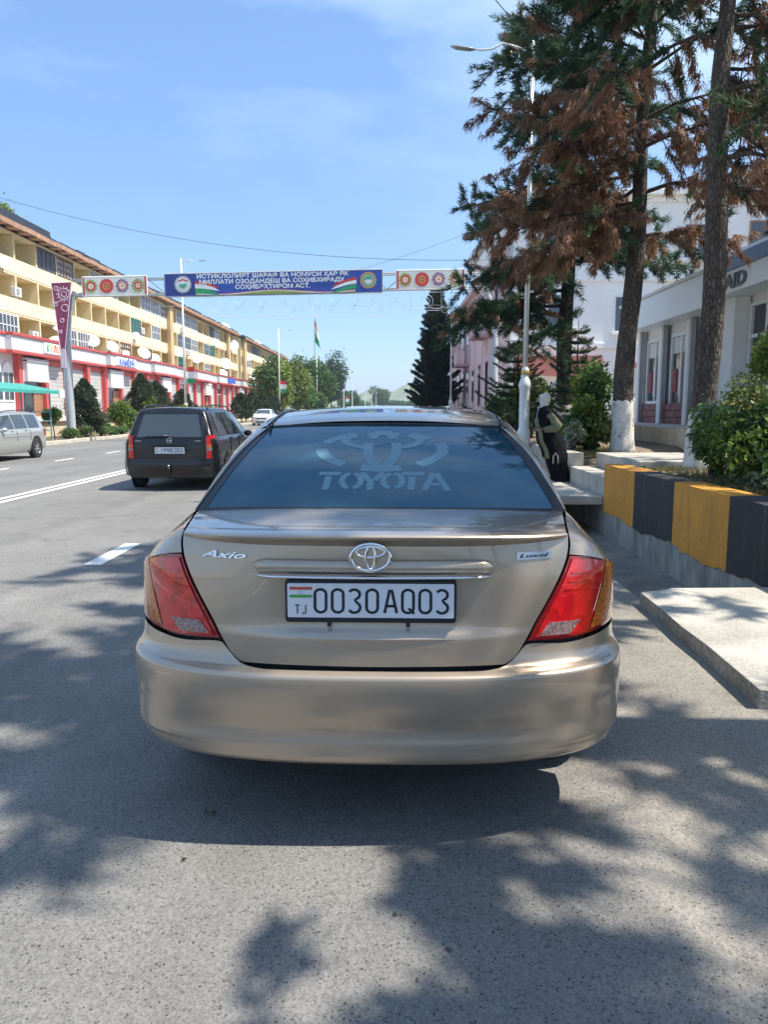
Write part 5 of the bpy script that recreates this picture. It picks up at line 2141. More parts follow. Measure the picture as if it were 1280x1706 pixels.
pk_b = thing('pink_building', 'long pale pink building with small balconies along the right side', 'building', (9, 60, 1))
PX = 5.95
B().box(PX, 12, 41.6, 78, .5, 9.4).build('wall', 'pink_wall', pk_b)
B().box(PX - .35, 12.3, 41.5, 78.4, 9.41, 9.75).build('cornice', 'pink_wall', pk_b, bevel=.03)
for k in range(9):
    y = 43.2 + 3.9 * k
    f_ = B().box(PX - .05, PX - .003, y, y + 1.3, 1.6, 4.4).build('window', 'pink_trim', pk_b)
    B().box(PX - .062, PX - .052, y + .1, y + 1.2, 1.7, 4.3).build('pane', 'window_dark', f_)
    f_ = B().box(PX - .05, PX - .003, y, y + 1.3, 6.2, 8.4).build('window', 'pink_trim', pk_b)
    B().box(PX - .062, PX - .052, y + .1, y + 1.2, 6.3, 8.3).build('pane', 'window_sky', f_)
    B().box(PX - .05, PX - .004, y - .50, y - .2, .6, 9.4).build('pilaster', 'pink_wall', pk_b)
for y, z in ((47.2, 6.0), (58.5, 4.9), (66.8, 6.0)):
    bal = B().box(PX - 1.0, PX - .01, y - .2, y + 2.6, z - .25, z - .08).build('balcony', 'pink_trim', pk_b)
    B().box(PX - 1.0, PX - .92, y - .2, y + 2.6, z + .85, z + .95).build('hand_rail', 'pink_wall', bal)
    for j in range(7):
        B().tube([(PX - .96, y - .1 + .43 * j, z - .08), (PX - .96, y - .1 + .43 * j, z + .3), (PX - .96, y - .1 + .43 * j, z + .86)], [.05, .10, .05], 8).build('baluster', 'pink_wall', bal)
    for j in range(3):
        B().tube([(PX - .8 + .35 * j, y - .16, z - .08), (PX - .8 + .35 * j, y - .16, z + .3), (PX - .8 + .35 * j, y - .16, z + .86)], [.05, .10, .05], 8).build('baluster', 'pink_wall', bal)
# ------------------------------------------------------------------ gantry with banners
GY = 35.5
gan = thing('road_gantry', 'grey steel gantry with truss beam spanning the road', 'gantry', (-14.7, GY, .12))


def beam_z(x, z):
    return z + .019 * (x + 14.5)


pole = []
B().tube([(-14.7, GY, -.1), (-14.72, GY, 3.0), (-14.70, GY, 4.7), (-14.55, GY, 5.7), (-14.35, GY, 6.35), (-14.2, GY, 6.7)], [.21, .19, .17, .15, .13, .12], 16).build('pole', 'pole_grey', gan, smooth=40)
B().tube([(-14.35, GY, 6.3), (-14.0, GY, 6.62), (-13.6, GY, 6.68)], [.07, .06, .05], 8).build('brace', 'pole_grey', gan, smooth=True)
B().tube([(4.75, GY, .2), (4.72, GY, 4.6), (4.6, GY, 6.0), (4.2, GY, 7.0)], [.21, .17, .15, .12], 16).build('pole', 'pole_grey', gan, smooth=40)
for dy in (-.22, .22):
    for z in (6.50, 7.18):
        B().tube([(x, GY + dy, beam_z(x, z)) for x in (-14.3, -7, 0, 4.1)], .035, 8).build('chord', 'pole_grey', gan, smooth=True)
nd = 22
for k in range(nd):
    xa = lerp(-14.2, 4.0, k / nd); xb = lerp(-14.2, 4.0, (k + 1) / nd)
    z0_, z1_ = (6.5, 7.18) if k % 2 else (7.18, 6.5)
    B().tube([(xa, GY - .2, beam_z(xa, z0_)), (xb, GY - .2, beam_z(xb, z1_))], .022, 6).build('diagonal', 'pole_grey', gan, smooth=True)

BA = math.atan(.019)


def on_beam(x, z, h=0.0):
    """point on the banner plane; x along, z up from the lower chord"""
    return (x, GY - .30 - h, beam_z(x, 6.40 + z))


def bpoly(b, pts, h):
    b.add([on_beam(x, z, h) for x, z in pts], [tuple(range(len(pts)))])


def banner(x0, x1, z0, z1, matn, label, frame='pole_grey'):
    vs = [on_beam(x, z, h) for h in (0, .06) for x, z in ((x0, z0), (x1, z0), (x1, z1), (x0, z1))]
    o = B().add(vs, [(0, 1, 2, 3), (4, 5, 6, 7), (0, 4, 5, 1), (1, 5, 6, 2), (2, 6, 7, 3), (3, 7, 4, 0)]).build('banner', matn, fixn=True)
    tag(o, label, 'banner')
    fb_ = B()
    for pa, pb_ in (((x0, z0), (x1, z0)), ((x1, z0), (x1, z1)), ((x1, z1), (x0, z1)), ((x0, z1), (x0, z0))):
        fb_.tube([on_beam(*pa, .03), on_beam(*pb_, .03)], .035, 6)
    fb_.build('banner_frame', frame, o)
    return o


bx0, bx1 = -10.05, -.35
main = banner(bx0, bx1, -.06, .92, 'banner_blue', 'long blue street banner with white Cyrillic lettering and two emblems', 'concrete')
H = .064
b = B(); bpoly(b, [(bx0 + .08, .0), (bx0 + 1.35, .0), (bx0 + 1.35, .88), (bx0 + .08, .88)], H); b.build('emblem_field', 'banner_navy', main)


def disc(b, cx, cz, r0, r1, h, n=28, lobes=0, amp=0):
    vs = []; fs = []
    for k in range(n):
        a = 2 * pi * k / n
        rr = r1 * (1 + (amp if (lobes and int(a / (2 * pi) * lobes * 2) % 2) else 0))
        vs += [on_beam(cx + r0 * cos(a), cz + r0 * sin(a), h), on_beam(cx + rr * cos(a), cz + rr * sin(a), h)]
    for k in range(n):
        k2 = (k + 1) % n
        fs.append((2 * k, 2 * k + 1, 2 * k2 + 1, 2 * k2))
    b.add(vs, fs)


def emblem(cx, cz, r, ring, field, inner):
    b = B()
    disc(b, cx, cz, r * .86, r * 1.08, H + .006, lobes=14, amp=-.07, n=56); o = b.build('emblem_ring', ring, main)
    b = B(); disc(b, cx, cz, 0, r * .85, H + .008); b.build('emblem_disc', field, main)
    b = B(); disc(b, cx, cz, r * .60, r * .66, H + .011); b.build('emblem_ring', inner, main)
    b = B()
    bpoly(b, [(cx - r * .5, cz - .02), (cx - r * .2, cz + r * .12), (cx, cz + r * .02), (cx + r * .25, cz + r * .16), (cx + r * .5, cz - .02), (cx + r * .35, cz - r * .35), (cx, cz - r * .5), (cx - r * .35, cz - r * .35)], H + .012)
    b.build('emblem_mark', inner, main)


emblem(bx0 + .82, .45, .36, 'steel_grey', 'banner_text', 'motif_green')
b = B()
bpoly(b, [(bx0 + .6, .62), (bx0 + .82, .70), (bx0 + 1.05, .62), (bx0 + 1.03, .56), (bx0 + .82, .63), (bx0 + .62, .56)], H + .013)
b.build('emblem_mark', 'flag_red', main)
emblem(bx1 - .62, .47, .34, 'motif_orange', 'motif_green', 'banner_cream')
# flag swoosh and lower wave
for z_, m_, dz in ((.50, 'flag_red', .10), (.38, 'flag_white', .13), (.20, 'flag_green', .16)):
    b = B()
    x_ = bx0 + 1.36
    bpoly(b, [(x_, z_ - dz + .02), (x_ + .55, z_ - dz - .02), (x_ + 1.1, z_ - .30 + .06), (x_ + .85, z_ - .08), (x_ + .45, z_ + .05), (x_, z_ + .08)], H + .004 + (.5 - z_) * .01); b.build('flag_stripe', m_, main)
    b = B()
    x_ = bx1 - 1.15
    bpoly(b, [(x_, z_ - dz + .10), (x_, z_ + .12), (x_ - .4, z_ + .05), (x_ - .9, z_ - .12), (x_ - 1.15, z_ - .28), (x_ - .8, z_ - .20), (x_ - .4, z_ - dz + .04)], H + .004 + (.5 - z_) * .01); b.build('flag_stripe', m_, main)


def wave(x):
    t = (x - bx0) / (bx1 - bx0)
    return .10 + .07 * cos(t * 4 * pi)


for dz, m_, h in ((.0, 'flag_red', .003), (-.03, 'flag_white', .004), (-.065, 'motif_olive', .005)):
    b = B()
    xs_ = [lerp(bx0 + 1.4, bx1 - 1.2, k / 30) for k in range(31)]
    bpoly(b, [(x, -.03) for x in xs_] + [(x, max(-.02, wave(x) + dz)) for x in xs_[::-1]], H + h)
    b.build('wave_band', m_, main)
for txt, xa, xb, zc, sz in (('ИСТИҚЛОЛИЯТ ШАРАФ ВА НОМУСИ ҲАР ЯК', 327, 580, .775, .245), ('МИЛЛАТИ ОЗОДАНДЕШ ВА СОҲИБХИРАДУ', 331, 573, .525, .245), ('СОҲИБЭҲТИРОМ АСТ.', 391, 516, .285, .245)):
    xa = (xa - 650) * .0266; xb = (xb - 650) * .0266
    for q, (dx, dz) in enumerate(((-.012, 0), (.012, 0), (0, .010), (0, -.010))):      # heavy strokes
        lettering('lettering', txt, sz, 'banner_text', main, (0, 0, 0), (1, 0, 0), (0, 0, 1), depth=0, width=xb - xa,
                  fn=lambda x, y, z, c=(xa + xb) / 2, zc=zc, dx=dx, dz=dz, q=q: on_beam(c + x + dx, zc + y + dz, H + .012 + .0015 * q))


def motif_banner(x0, x1, label):
    bn = banner(x0, x1, .05, .86, 'banner_cream', label, 'pole_white')
    w = (x1 - x0)
    for k in range(4):
        cx = x0 + w * (.125 + .25 * k) * .98 + .02
        for (r0, r1, m_, lob) in [[(.20, .30, 'motif_olive', 12), (.12, .20, 'motif_red', 0), (.05, .12, 'banner_cream', 0), (0, .05, 'motif_orange', 0)],
                                  [(.17, .31, 'motif_red', 0), (.14, .17, 'motif_orange', 0), (.07, .14, 'motif_red', 8), (0, .07, 'motif_olive', 0)],
                                  [(.21, .30, 'motif_purple', 12), (.14, .20, 'motif_red', 10), (.07, .14, 'banner_cream', 0), (0, .07, 'motif_orange', 0)],
                                  [(.20, .30, 'motif_olive', 12), (.10, .19, 'motif_red', 8), (.06, .10, 'banner_cream', 0), (0, .06, 'motif_orange', 0)]][k]:
            b = B(); disc(b, cx, .455, r0, r1, H + .006, 48, lob, -.14 if lob else 0); b.build('motif_ring', m_, bn)
    for x in (x0 + .05, x1 - .05):
        b = B(); bpoly(b, [(x - .04, .06), (x + .04, .06), (x + .04, .85), (x - .04, .85)], H + .004); b.build('edge_stripe', 'motif_red', bn)
    return bn


motif_banner(-13.72, -10.85, 'white banner with four round folk motifs at the left end of the gantry')
motif_banner(.28, 3.30, 'white banner with four round folk motifs at the right end of the gantry')


def pennant(x, label, flip=1):
    """triangular wine-red banner beside the pole"""
    b = B()
    top, bot = 7.05, 4.2
    pts = [(x - .52, top), (x + .42, top + .02), (x - .02, bot), (x - .25, bot - .1)]
    b.prism(pts, GY - .34, GY - .32, 'xz')
    o = tag(b.build('pennant', 'pennant_wine', fixn=True), label, 'banner')
    m_ = B()
    def rg(cx, cz, r, n=20):
        m_.tube([(cx + r * cos(2 * pi * k / n), GY - .352, cz + r * sin(2 * pi * k / n)) for k in range(n + 1)], .022, 5)
    rg(x + .04, 6.55, .24); rg(x + .04, 6.55, .12); rg(x + .06, 5.95, .15); rg(x - .3, 6.8, .08); rg(x - .34, 6.1, .07); rg(x - .1, 5.4, .08); rg(x - .2, 4.9, .06)
    for k in range(12):
        a = 2 * pi * k / 12
        m_.box(-.03, .03, -.005, .005, -.03, .03, Matrix.Translation((x + .04 + .31 * cos(a), GY - .352, 6.55 + .31 * sin(a))))
    m_.tube([(x - .5, GY - .352, 6.15), (x - .1, GY - .352, 6.25), (x + .3, GY - .352, 6.5)], .015, 5)
    m_.tube([(x - .5, GY - .352, top - .02), (x + .4, GY - .352, top), (x - .02, GY - .352, bot), (x - .25, GY - .352, bot - .08), (x - .5, GY - .352, top - .02)], .018, 5)
    m_.build('ornament', 'pennant_pink', o)
    B().box(x - .26, x - .02, GY - .36, GY - .31, 3.3, 4.15).build('tail', 'pennant_pink', o)
    return o


pennant(-14.62, 'wine-red triangular pennant with pale ornaments on the left gantry pole')

# second gantry farther on: unlit wire light decoration
G2 = 47.0
lf = thing('light_frame', 'thin wire frame of unlit festive lights hung across the road', 'decoration', (-5, G2, 6))


def wl(pts, r=.012, name='wire_figure'):
    B().tube([(x, G2, z) for x, z in pts], r, 4).build(name, 'led_frame', lf)


zt_, zb_ = 8.35, 6.95
for xa, xb, za, zb2 in ((-11.0, -6.95, 8.1, 6.95), (-6.8, -5.25, 8.2, 6.8), (-5.15, -.2, 8.25, 7.0), (.0, 1.2, 8.3, 7.1), (1.3, 3.05, 8.35, 7.3)):
    wl([(xa, zb2), (xb, zb2), (xb, za), (xa, za), (xa, zb2)], .016, 'wire_frame')
    n = max(1, int((xb - xa) / 1.1))
    for k in range(n):
        cx = xa + (k + .5) * (xb - xa) / n; cz = (za + zb2) / 2; r = .38
        if k % 3 == 0:
            wl([(cx + r * cos(2 * pi * q / 16), cz + r * sin(2 * pi * q / 16)) for q in range(17)])
            wl([(cx + r * .5 * cos(2 * pi * q / 12), cz + r * .5 * sin(2 * pi * q / 12)) for q in range(13)])
        elif k % 3 == 1:
            wl([(cx - r, cz - r), (cx + r, cz + r)]); wl([(cx - r * .8, cz + r), (cx - r * .2, cz + r * .3), (cx - r * .8, cz - r * .2)])
        else:
            for q in range(3):
                wl([(cx + r * cos(2 * pi * q / 6), cz + r * sin(2 * pi * q / 6)), (cx - r * cos(2 * pi * q / 6), cz - r * sin(2 * pi * q / 6))])
for z in (7.55, 8.3):
    wl([(-14.0, z), (3.6, z + .05)], .006, 'support_wire')

# ------------------------------------------------------------------ lamp posts
def lamp_post(x, y, h, zb, label, arm=-1, flag=None, gold=True, r=1.0):
    t = thing('lamp_post', label, 'lamp post', (x, y, zb), 'white street lamp posts')
    B().lathe([(.16 * r, 0), (.16 * r, .35), (.125 * r, .42), (.125 * r, 1.25), (.15 * r, 1.32), (.155 * r, 1.38), (.10 * r, 1.50), (.075 * r, 1.56), (.095 * r, 1.60), (.095 * r, 1.68), (.07 * r, 1.74)], n=18).build('base', 'pole_white', t, world=False, smooth=40)
    B().tube([(0, 0, 1.72), (0, 0, h * .55), (0, 0, h)], [.062 * r, .052 * r, .038 * r], 12).build('shaft', 'pole_white', t, world=False, smooth=True)
    if gold:
        B().lathe([(.06 * r, 1.555), (.10 * r, 1.60), (.10 * r, 1.67), (.06 * r, 1.73)], n=14).build('collar', 'gold', t, world=False, smooth=True)
    a = B()
    s = arm
    a.tube([(0, 0, h - .25), (s * .35, 0, h - .12), (s * .62, 0, h - .05), (s * .85, 0, h - .16), (s * 1.05, 0, h - .18), (s * 1.25, 0, h - .17)], [.022, .022, .02, .02, .02, .02], 7)
    n = 18
    a.tube([(s * .48 + .2 * cos(2 * pi * k / n), 0, h - .28 + .2 * sin(2 * pi * k / n)) for k in range(n + 1)], .016, 6)
    a.build('arm', 'pole_white', t, world=False, smooth=True)
    B().lathe([(.005, -.02), (.055, -.015), (.055, .015), (.005, .02)], (s * .48, 0, h - .24), 12, 'y').build('rosette', 'gold', t, world=False, smooth=True)
    hd = B()
    hd.tube([(s * 1.2, 0, h - .17), (s * 1.32, 0, h - .165), (s * 1.6, 0, h - .13), (s * 1.72, 0, h - .105)], [.03, .07, .075, .03], 10, flat=.5)
    hd.build('lamp_head', 'lamp_grey', t, world=False, smooth=True)
    return t


def small_flag(x, y, z, label, s=1.0, d=1):
    f_ = thing('pole_flag', label, 'flag', (x, y, z), 'tricolour flags on the lamp posts')
    hs = (.31 * s, .42 * s, .31 * s)
    z_ = 0
    for h_, m_ in zip(hs, ('flag_green', 'flag_white', 'flag_red')):
        B().grid(lambda s_, t_: (d * (.06 + s_ * .52 * s), .03 * sin(s_ * 5), z_ + h_ * t_), 8, 1, rim=.006, rimdir=(0, 1, 0)).build('stripe', m_, f_, world=False)
        z_ += h_
    B().tube([(0, 0, -.05), (0, 0, z_ + .05)], .015, 6).build('staff', 'pole_white', f_, world=False)
    return f_


lamp_post(2.98, 17.2, 8.45, .62, 'tall white ornate lamp post rising behind the woman', -1, r=.92)
lamp_post(4.30, 55.0, 8.0, .6, 'white lamp post in front of the pink building', -1)
for i, (y, lb_) in enumerate([(54.5, 'nearest white lamp post on the left, behind the black estate'), (101.0, 'second white lamp post along the left pavement'),
                              (153.0, 'third white lamp post along the left pavement')]):
    lamp_post(-14.4, y, 11.6, .12, lb_, 1, r=1.5)
small_flag(-14.3, 54.4, 3.25, 'tricolour flag on the nearest left lamp post', 1.1)
small_flag(-14.3, 100.8, 3.6, 'tricolour flag on the second left lamp post', 1.45)
small_flag(-14.3, 152.8, 3.2, 'tricolour flag on the third left lamp post', 1.7)
small_flag(-14.3, 250, 3.2, 'tiny far tricolour flag beside the distant poles', 2.2)
FARP = [(-14.4, 205, 'first of the far thin white poles, right of the dark round tree'), (-13.6, 228, 'second of the far thin white poles'),
        (-12.2, 250, 'third of the far thin white poles'), (-10.6, 330, 'leftmost of the three very far poles by the lone far tree'),
        (-9.0, 380, 'middle one of the very far poles by the lone far tree'), (-7.6, 420, 'rightmost of the very far poles by the lone far tree'),
        (7.5, 130, 'far white pole under the dark conifer on the right'), (8.5, 165, 'farther white pole left of the dark conifer foot')]
for x, y, lb_ in FARP:
    t = thing('lamp_post', lb_, 'lamp post', (x, y, 0), 'distant white poles')
    B().tube([(0, 0, 0), (0, 0, 10.5)], [.16, .09], 8).build('shaft', 'pole_white', t, world=False)
    B().tube([(0, 0, 10.2), (1.4 if x < 0 else -1.4, 0, 10.5)], .06, 6).build('arm', 'pole_white', t, world=False)

# tall flagpole with a big drooping national flag
fp_ = thing('flagpole', 'tall white flagpole with a large drooping tricolour flag above the trees', 'flag', (-16.6, 172, .1))
B().tube([(0, 0, 0), (0, 0, 22.0)], [.20, .10], 10).build('pole', 'pole_white', fp_, world=False)
for (u0, u1, m_) in ((0, .33, 'flag_red'), (.33, .66, 'flag_white'), (.66, 1, 'flag_green')):
    B().grid(lambda s, t: ((.1 + (.3 + .9 * lerp(u0, u1, t)) * s), .25 * sin(s * 6 + t), 21.6 - 5.6 * lerp(u0, u1, t) - 1.6 * s), 10, 4, rim=.02, rimdir=(0, 1, 0)).build('stripe', m_, fp_, world=False)

# ------------------------------------------------------------------ overhead wires
def wire(p0, p1, sag, label, r=.012):
    p0 = Vector(p0); p1 = Vector(p1)
    pts = []
    for k in range(33):
        t = k / 32
        p = p0.lerp(p1, t); p.z -= sag * 4 * t * (1 - t)
        pts.append(p)
    o = B().tube(pts, r, 5).build('overhead_wire', 'wire', smooth=True)
    return tag(o, label, 'wire')


wire((-26.0, 46.0, 14.6), (5.0, 40.0, 8.9), 1.3, 'long thin wire sagging across the sky from the left roof to the right')
wire((-5.0, 52.0, 9.9), (4.4, 40.0, 10.4), .25, 'short slack wire rising towards the pine tops', .008)
wire((-26.0, 48.0, 14.2), (-14.4, 54.5, 9.0), .5, 'faint wire from the left roof down to the nearest lamp post', .008)
wire((2.98, 17.2, 9.0), (-2.5, 11.0, 11.5), .15, 'wire running from the ornate lamp post out of the top of the picture', .010)
# ------------------------------------------------------------------ vegetation
BROWN = np.array([[.30, .165, .098], [.36, .215, .125], [.24, .138, .088], [.33, .178, .095], [.40, .27, .17]])
GREEN = np.array([[.050, .098, .046], [.068, .118, .056], [.042, .085, .052], [.080, .135, .056]])


def pine(label, base, H, r0, lean, zc0, nl, reach, brownf, seed, wash=1.0, tw=15, group='pines along the ditch', prof=None, dens=1.0, bmat='bark_pine', wid=.010, blades=12, azf=None, ln=.15):
    rs_ = np.random.RandomState(seed)
    t = thing('pine_tree', label, 'tree', base, group)
    bx, by, bz = base

    def axis(z):
        return np.array([lean[0] * z + .05 * sin(z * 1.3 + seed), lean[1] * z + .05 * cos(z * 1.1 + seed), z])
    zs = [-.2, 0, .15, .4, .8, 1.4] + list(np.linspace(2, H, 12))
    rr = [r0 * 1.35, r0 * 1.28, r0 * 1.14, r0 * 1.04, r0, r0 * .97] + [r0 * (.95 - .80 * k / 11) for k in range(12)]
    b = B()
    nseg = 18
    b.tube([axis(z) for z in zs], rr, nseg)
    # burls and uneven girth
    vv = []
    for i, p in enumerate(b.v):
        k = i % nseg
        a = axis(max(-.2, p[2]))
        f = 1 + .07 * sin(k * 2.1 + p[2] * 4 + seed) + .05 * sin(k * 4.7 + p[2] * 9)
        vv.append((a[0] + (p[0] - a[0]) * f, a[1] + (p[1] - a[1]) * f, p[2]))
    b.v = vv
    b.build('trunk', bmat, t, world=False, smooth=True)
    if wash:
        wb_ = B()
        zw = list(np.linspace(-.15, wash, 7))
        wb_.tube([axis(z) for z in zw], [float(np.interp(z, zs, rr)) * 1.03 + .006 for z in zw], nseg, cap=False)
        wb_.v = [(axis(p[2])[0] + (p[0] - axis(p[2])[0]) * (1 + .07 * sin((i % nseg) * 2.1 + p[2] * 4 + seed) + .05 * sin((i % nseg) * 4.7 + p[2] * 9)),
                  axis(p[2])[1] + (p[1] - axis(p[2])[1]) * (1 + .07 * sin((i % nseg) * 2.1 + p[2] * 4 + seed) + .05 * sin((i % nseg) * 4.7 + p[2] * 9)),
                  p[2] + (.018 * sin((i % nseg) * 3.3 + seed) if p[2] > wash - .01 else 0)) for i, p in enumerate(wb_.v)]
        wb_.build('whitewash', 'whitewash', t, world=False, smooth=True)
    lb_ = B()
    P, D, C, K = [], [], [], []
    for i in range(nl):
        f = (i + rs_.uniform(0, .8)) / nl
        z = lerp(zc0, H * .98, f)
        az = i * 2.399 + rs_.uniform(-.4, .4)
        if azf: az = azf(az, z, rs_)
        sh = prof(f) if prof else (1 - f) ** .55 * .9 + .14
        ln_l = reach * sh * rs_.uniform(.7, 1.12)
        d = np.array([cos(az), sin(az), 0])
        up = lerp(.05, .60, f) + rs_.uniform(-.30, .25)
        p0 = axis(z)
        pts = [p0]
        for q in (.2, .45, .7, 1.0):
            pts.append(p0 + d * ln_l * q + np.array([0, 0, ln_l * (up * q - .22 * q * q) + rs_.uniform(-.05, .05)]) + rs_.normal(0, .04, 3))
        rl = float(np.interp(z, zs, rr)) * .34
        lb_.tube(pts, [rl, rl * .75, rl * .5, rl * .32, .008], 6, cap=False)
        pb = brownf(z, az, rs_)
        brown = rs_.uniform() < pb
        pts = np.array(pts)
        nt_ = max(4, int(tw * (ln_l / 2.2)))
        for j in range(nt_):
            q = .22 + .78 * (j + rs_.uniform()) / nt_
            seg = q * 4
            s0_ = min(3, int(seg))
            p = pts[s0_] + (pts[s0_ + 1] - pts[s0_]) * (seg - s0_)
            ta = az + rs_.uniform(-2.0, 2.0)
            td = np.array([cos(ta), sin(ta), rs_.uniform(-1.1, .8) - (.35 if brown else .0)])
            td /= np.linalg.norm(td)
            tl = rs_.uniform(.35, .95) * (1.1 - .35 * q)
            lb_.tube([p, p + td * tl * .6 + np.array([0, 0, -.03]), p + td * tl], [.011, .008, .003], 4, cap=False)
            m = max(3, int(tl / .058 * dens))
            br2 = brown if rs_.uniform() > .12 else not brown
            base_c = (BROWN if br2 else GREEN)[rs_.randint(4)] * rs_.uniform(.8, 1.2)
            for e in range(m):
                g = .2 + .8 * (e + .5) / m
                P.append(p + td * tl * g + rs_.normal(0, .02, 3))
                D.append(td * .55 + np.array([0, 0, -.75 if br2 else .1]) + d * .2)
                C.append(base_c)
            if rs_.uniform() < .12:
                K.append(p + td * tl * .4 + np.array([0, 0, -.03]))
    lb_.build('limbs', bmat, t, world=False, smooth=True)['kind'] = 'stuff'
    P = np.array(P); D = np.array(D); C = np.array(C)
    V, CC = needle_geo(P, D, ln, blades, .42, wid, C)
    cr_ = fast_mesh('crown', V, 3, 'needles', CC, t, world=False)
    cb = B()
    for k_ in K[:60]:
        cb.lathe([(.004, 0), (.022, .015), (.027, .04), (.016, .07), (.003, .085)], (k_[0], k_[1], k_[2] - .085), 7)
    if K: cb.build('cones', 'cone', t, world=False, smooth=True)['kind'] = 'stuff'
    return t


def bA(z, az, r): return .88 if z < 6.2 else .28
def bB(z, az, r): return .80 if z < 6.6 else .45
def bC(z, az, r): return .04


pine('leaning pine with rusty brown dead foliage and whitewashed foot', (4.50, 15.0, .66), 11.5, .185, (.028, 0), 3.9, 46, 3.4, bA, 3, wash=.95, tw=28, dens=1.1, ln=.165,
     prof=lambda f: (.62 + 1.7 * f) if f < .22 else (1 - f) ** .5 * .95 + .16,
     azf=lambda az, z, r: (az if r.uniform() < .5 else r.uniform(2.5, 4.6)))
pine('straight rough-barked pine behind the bush, thin brown and green foliage', (4.42, 10.9, .62), 11.0, .165, (.0, 0), 3.8, 36, 2.3, bB, 5, wash=.78, tw=18, dens=1.1,
     azf=lambda az, z, r: (az if r.uniform() < .35 else r.uniform(-1.2, 1.0)))
pine('dark green pine deeper in the row beside the lamp post', (4.55, 20.3, .66), 12.5, .20, (0, 0), 2.9, 46, 3.0, bC, 8, wash=.9, tw=28, dens=1.15, ln=.17, bmat='bark_dark',
     prof=lambda f: (1 - f) ** .4 * .95 + .1, azf=lambda az, z, r: (r.uniform(2.3, 4.4) if z < 4.5 else az))
# the row goes on towards and past the camera; these throw the dappled shade over the road
pine('pine beside the camera on the bank, out of the picture to the right', (4.55, 2.95, .62), 13.0, .17, (.0, 0), 6.2, 22, 2.4, bB, 21, tw=15, dens=.9, blades=9, wid=.030, ln=.27)
pine('pine on the bank right of the picture, its boughs over the sedan', (5.45, 6.5, .62), 13.0, .17, (.0, 0), 5.6, 30, 2.5, bB, 25, tw=15, dens=.9, blades=9, wid=.030, ln=.27)
pine('pine behind the camera on the bank, casting shade on the road', (5.3, -1.3, .62), 13.5, .18, (.0, 0), 5.2, 34, 3.2, bA, 22, tw=15, dens=.9, blades=9, wid=.030, ln=.27)
pine('second pine behind the camera, farther back along the bank', (5.0, -6.5, .62), 12.5, .18, (0, 0), 4.2, 36, 3.2, bC, 23, tw=18, dens=.8, blades=9, wid=.018, ln=.2)
pine('third pine behind the camera, last of the row on the bank', (5.2, -12.0, .62), 12, .18, (0, 0), 3.6, 34, 3.2, bC, 24, tw=16, dens=.8, blades=9, wid=.018, ln=.2)


def lumps(n, c, rad, seed):
    r = np.random.RandomState(seed)
    out = []
    for _ in range(n):
        d = r.normal(0, 1, 3); d /= np.linalg.norm(d)
        out.append((np.array(c) + d * np.array(rad) * r.uniform(.25, .72), r.uniform(.32, .55)))
    return out


def leafy(name, label, cat, base, H, crown_c, rad, n, size, cols, seed, stems=3, nl=14, group=None, trunk_r=.05, aspect=.6, bmat='bark_dark', shape=None, lumpf=1.0):
    """stem(s) and a lumpy crown of leaves; crown_c and rad relative to base"""
    global rng
    rng = np.random.default_rng(seed)
    r = np.random.RandomState(seed)
    t = thing(name, label, cat, base, group)
    sb_ = B()
    L_ = lumps(nl, crown_c, rad, seed)
    for k in range(stems):
        c, _ = L_[k % len(L_)]
        x0 = np.array([r.uniform(-.3, .3) * trunk_r * 2, r.uniform(-.3, .3) * trunk_r * 2, -.1])
        m_ = np.array([c[0] * .3, c[1] * .3, crown_c[2] * .55])
        sb_.tube([x0, m_, c], [trunk_r, trunk_r * .7, trunk_r * .3], 7, cap=False)
    for c, _ in L_:
        sb_.tube([np.array([0, 0, crown_c[2] * .6]), (np.array(c) + np.array([0, 0, crown_c[2] * .6])) / 2 + r.normal(0, .03, 3) * rad[0], c], [trunk_r * .5, trunk_r * .35, trunk_r * .12], 5, cap=False)
    sb_.build('trunk' if stems == 1 else 'stems', bmat, t, world=False, smooth=True)
    n = int(n * 2.2); per = n // len(L_)
    P, C = [], []
    cols = np.array(cols)
    for c, lr in L_:
        d = unit(rng.normal(0, 1, (per, 3)))
        rr = np.array(rad) * lr * lumpf * r.uniform(.75, 1.2) * rng.uniform(.45, 1.08, (per, 1)) ** .6 * np.where(rng.uniform(0, 1, (per, 1)) < .06, 1.35, 1.0)
        P.append(c + d * rr)
        base_c = cols[r.randint(len(cols))] * r.uniform(.8, 1.2)
        C.append(base_c * rng.uniform(.85, 1.15, (per, 1)))
    P = np.concatenate(P); C = np.concatenate(C)
    ok = P[:, 2] > .03
    P = P[ok]; C = C[ok]
    V, K = leaf_geo(P, size, C, aspect=aspect)
    fast_mesh('crown', V, 4, 'leaves', K, t, world=False)
    return t


LIME = [[.17, .23, .035], [.13, .20, .035], [.20, .25, .05]]
MID = [[.085, .165, .04], [.11, .20, .05], [.07, .14, .04]]
DEEP = [[.04, .09, .028], [.055, .115, .032], [.036, .075, .028]]
DUSK = [[.060, .085, .042], [.075, .10, .052], [.05, .07, .04]]
SILV = [[.19, .27, .13], [.13, .21, .08], [.30, .36, .24]]
GOLDG = [[.27, .28, .07], [.20, .25, .06], [.30, .25, .08]]

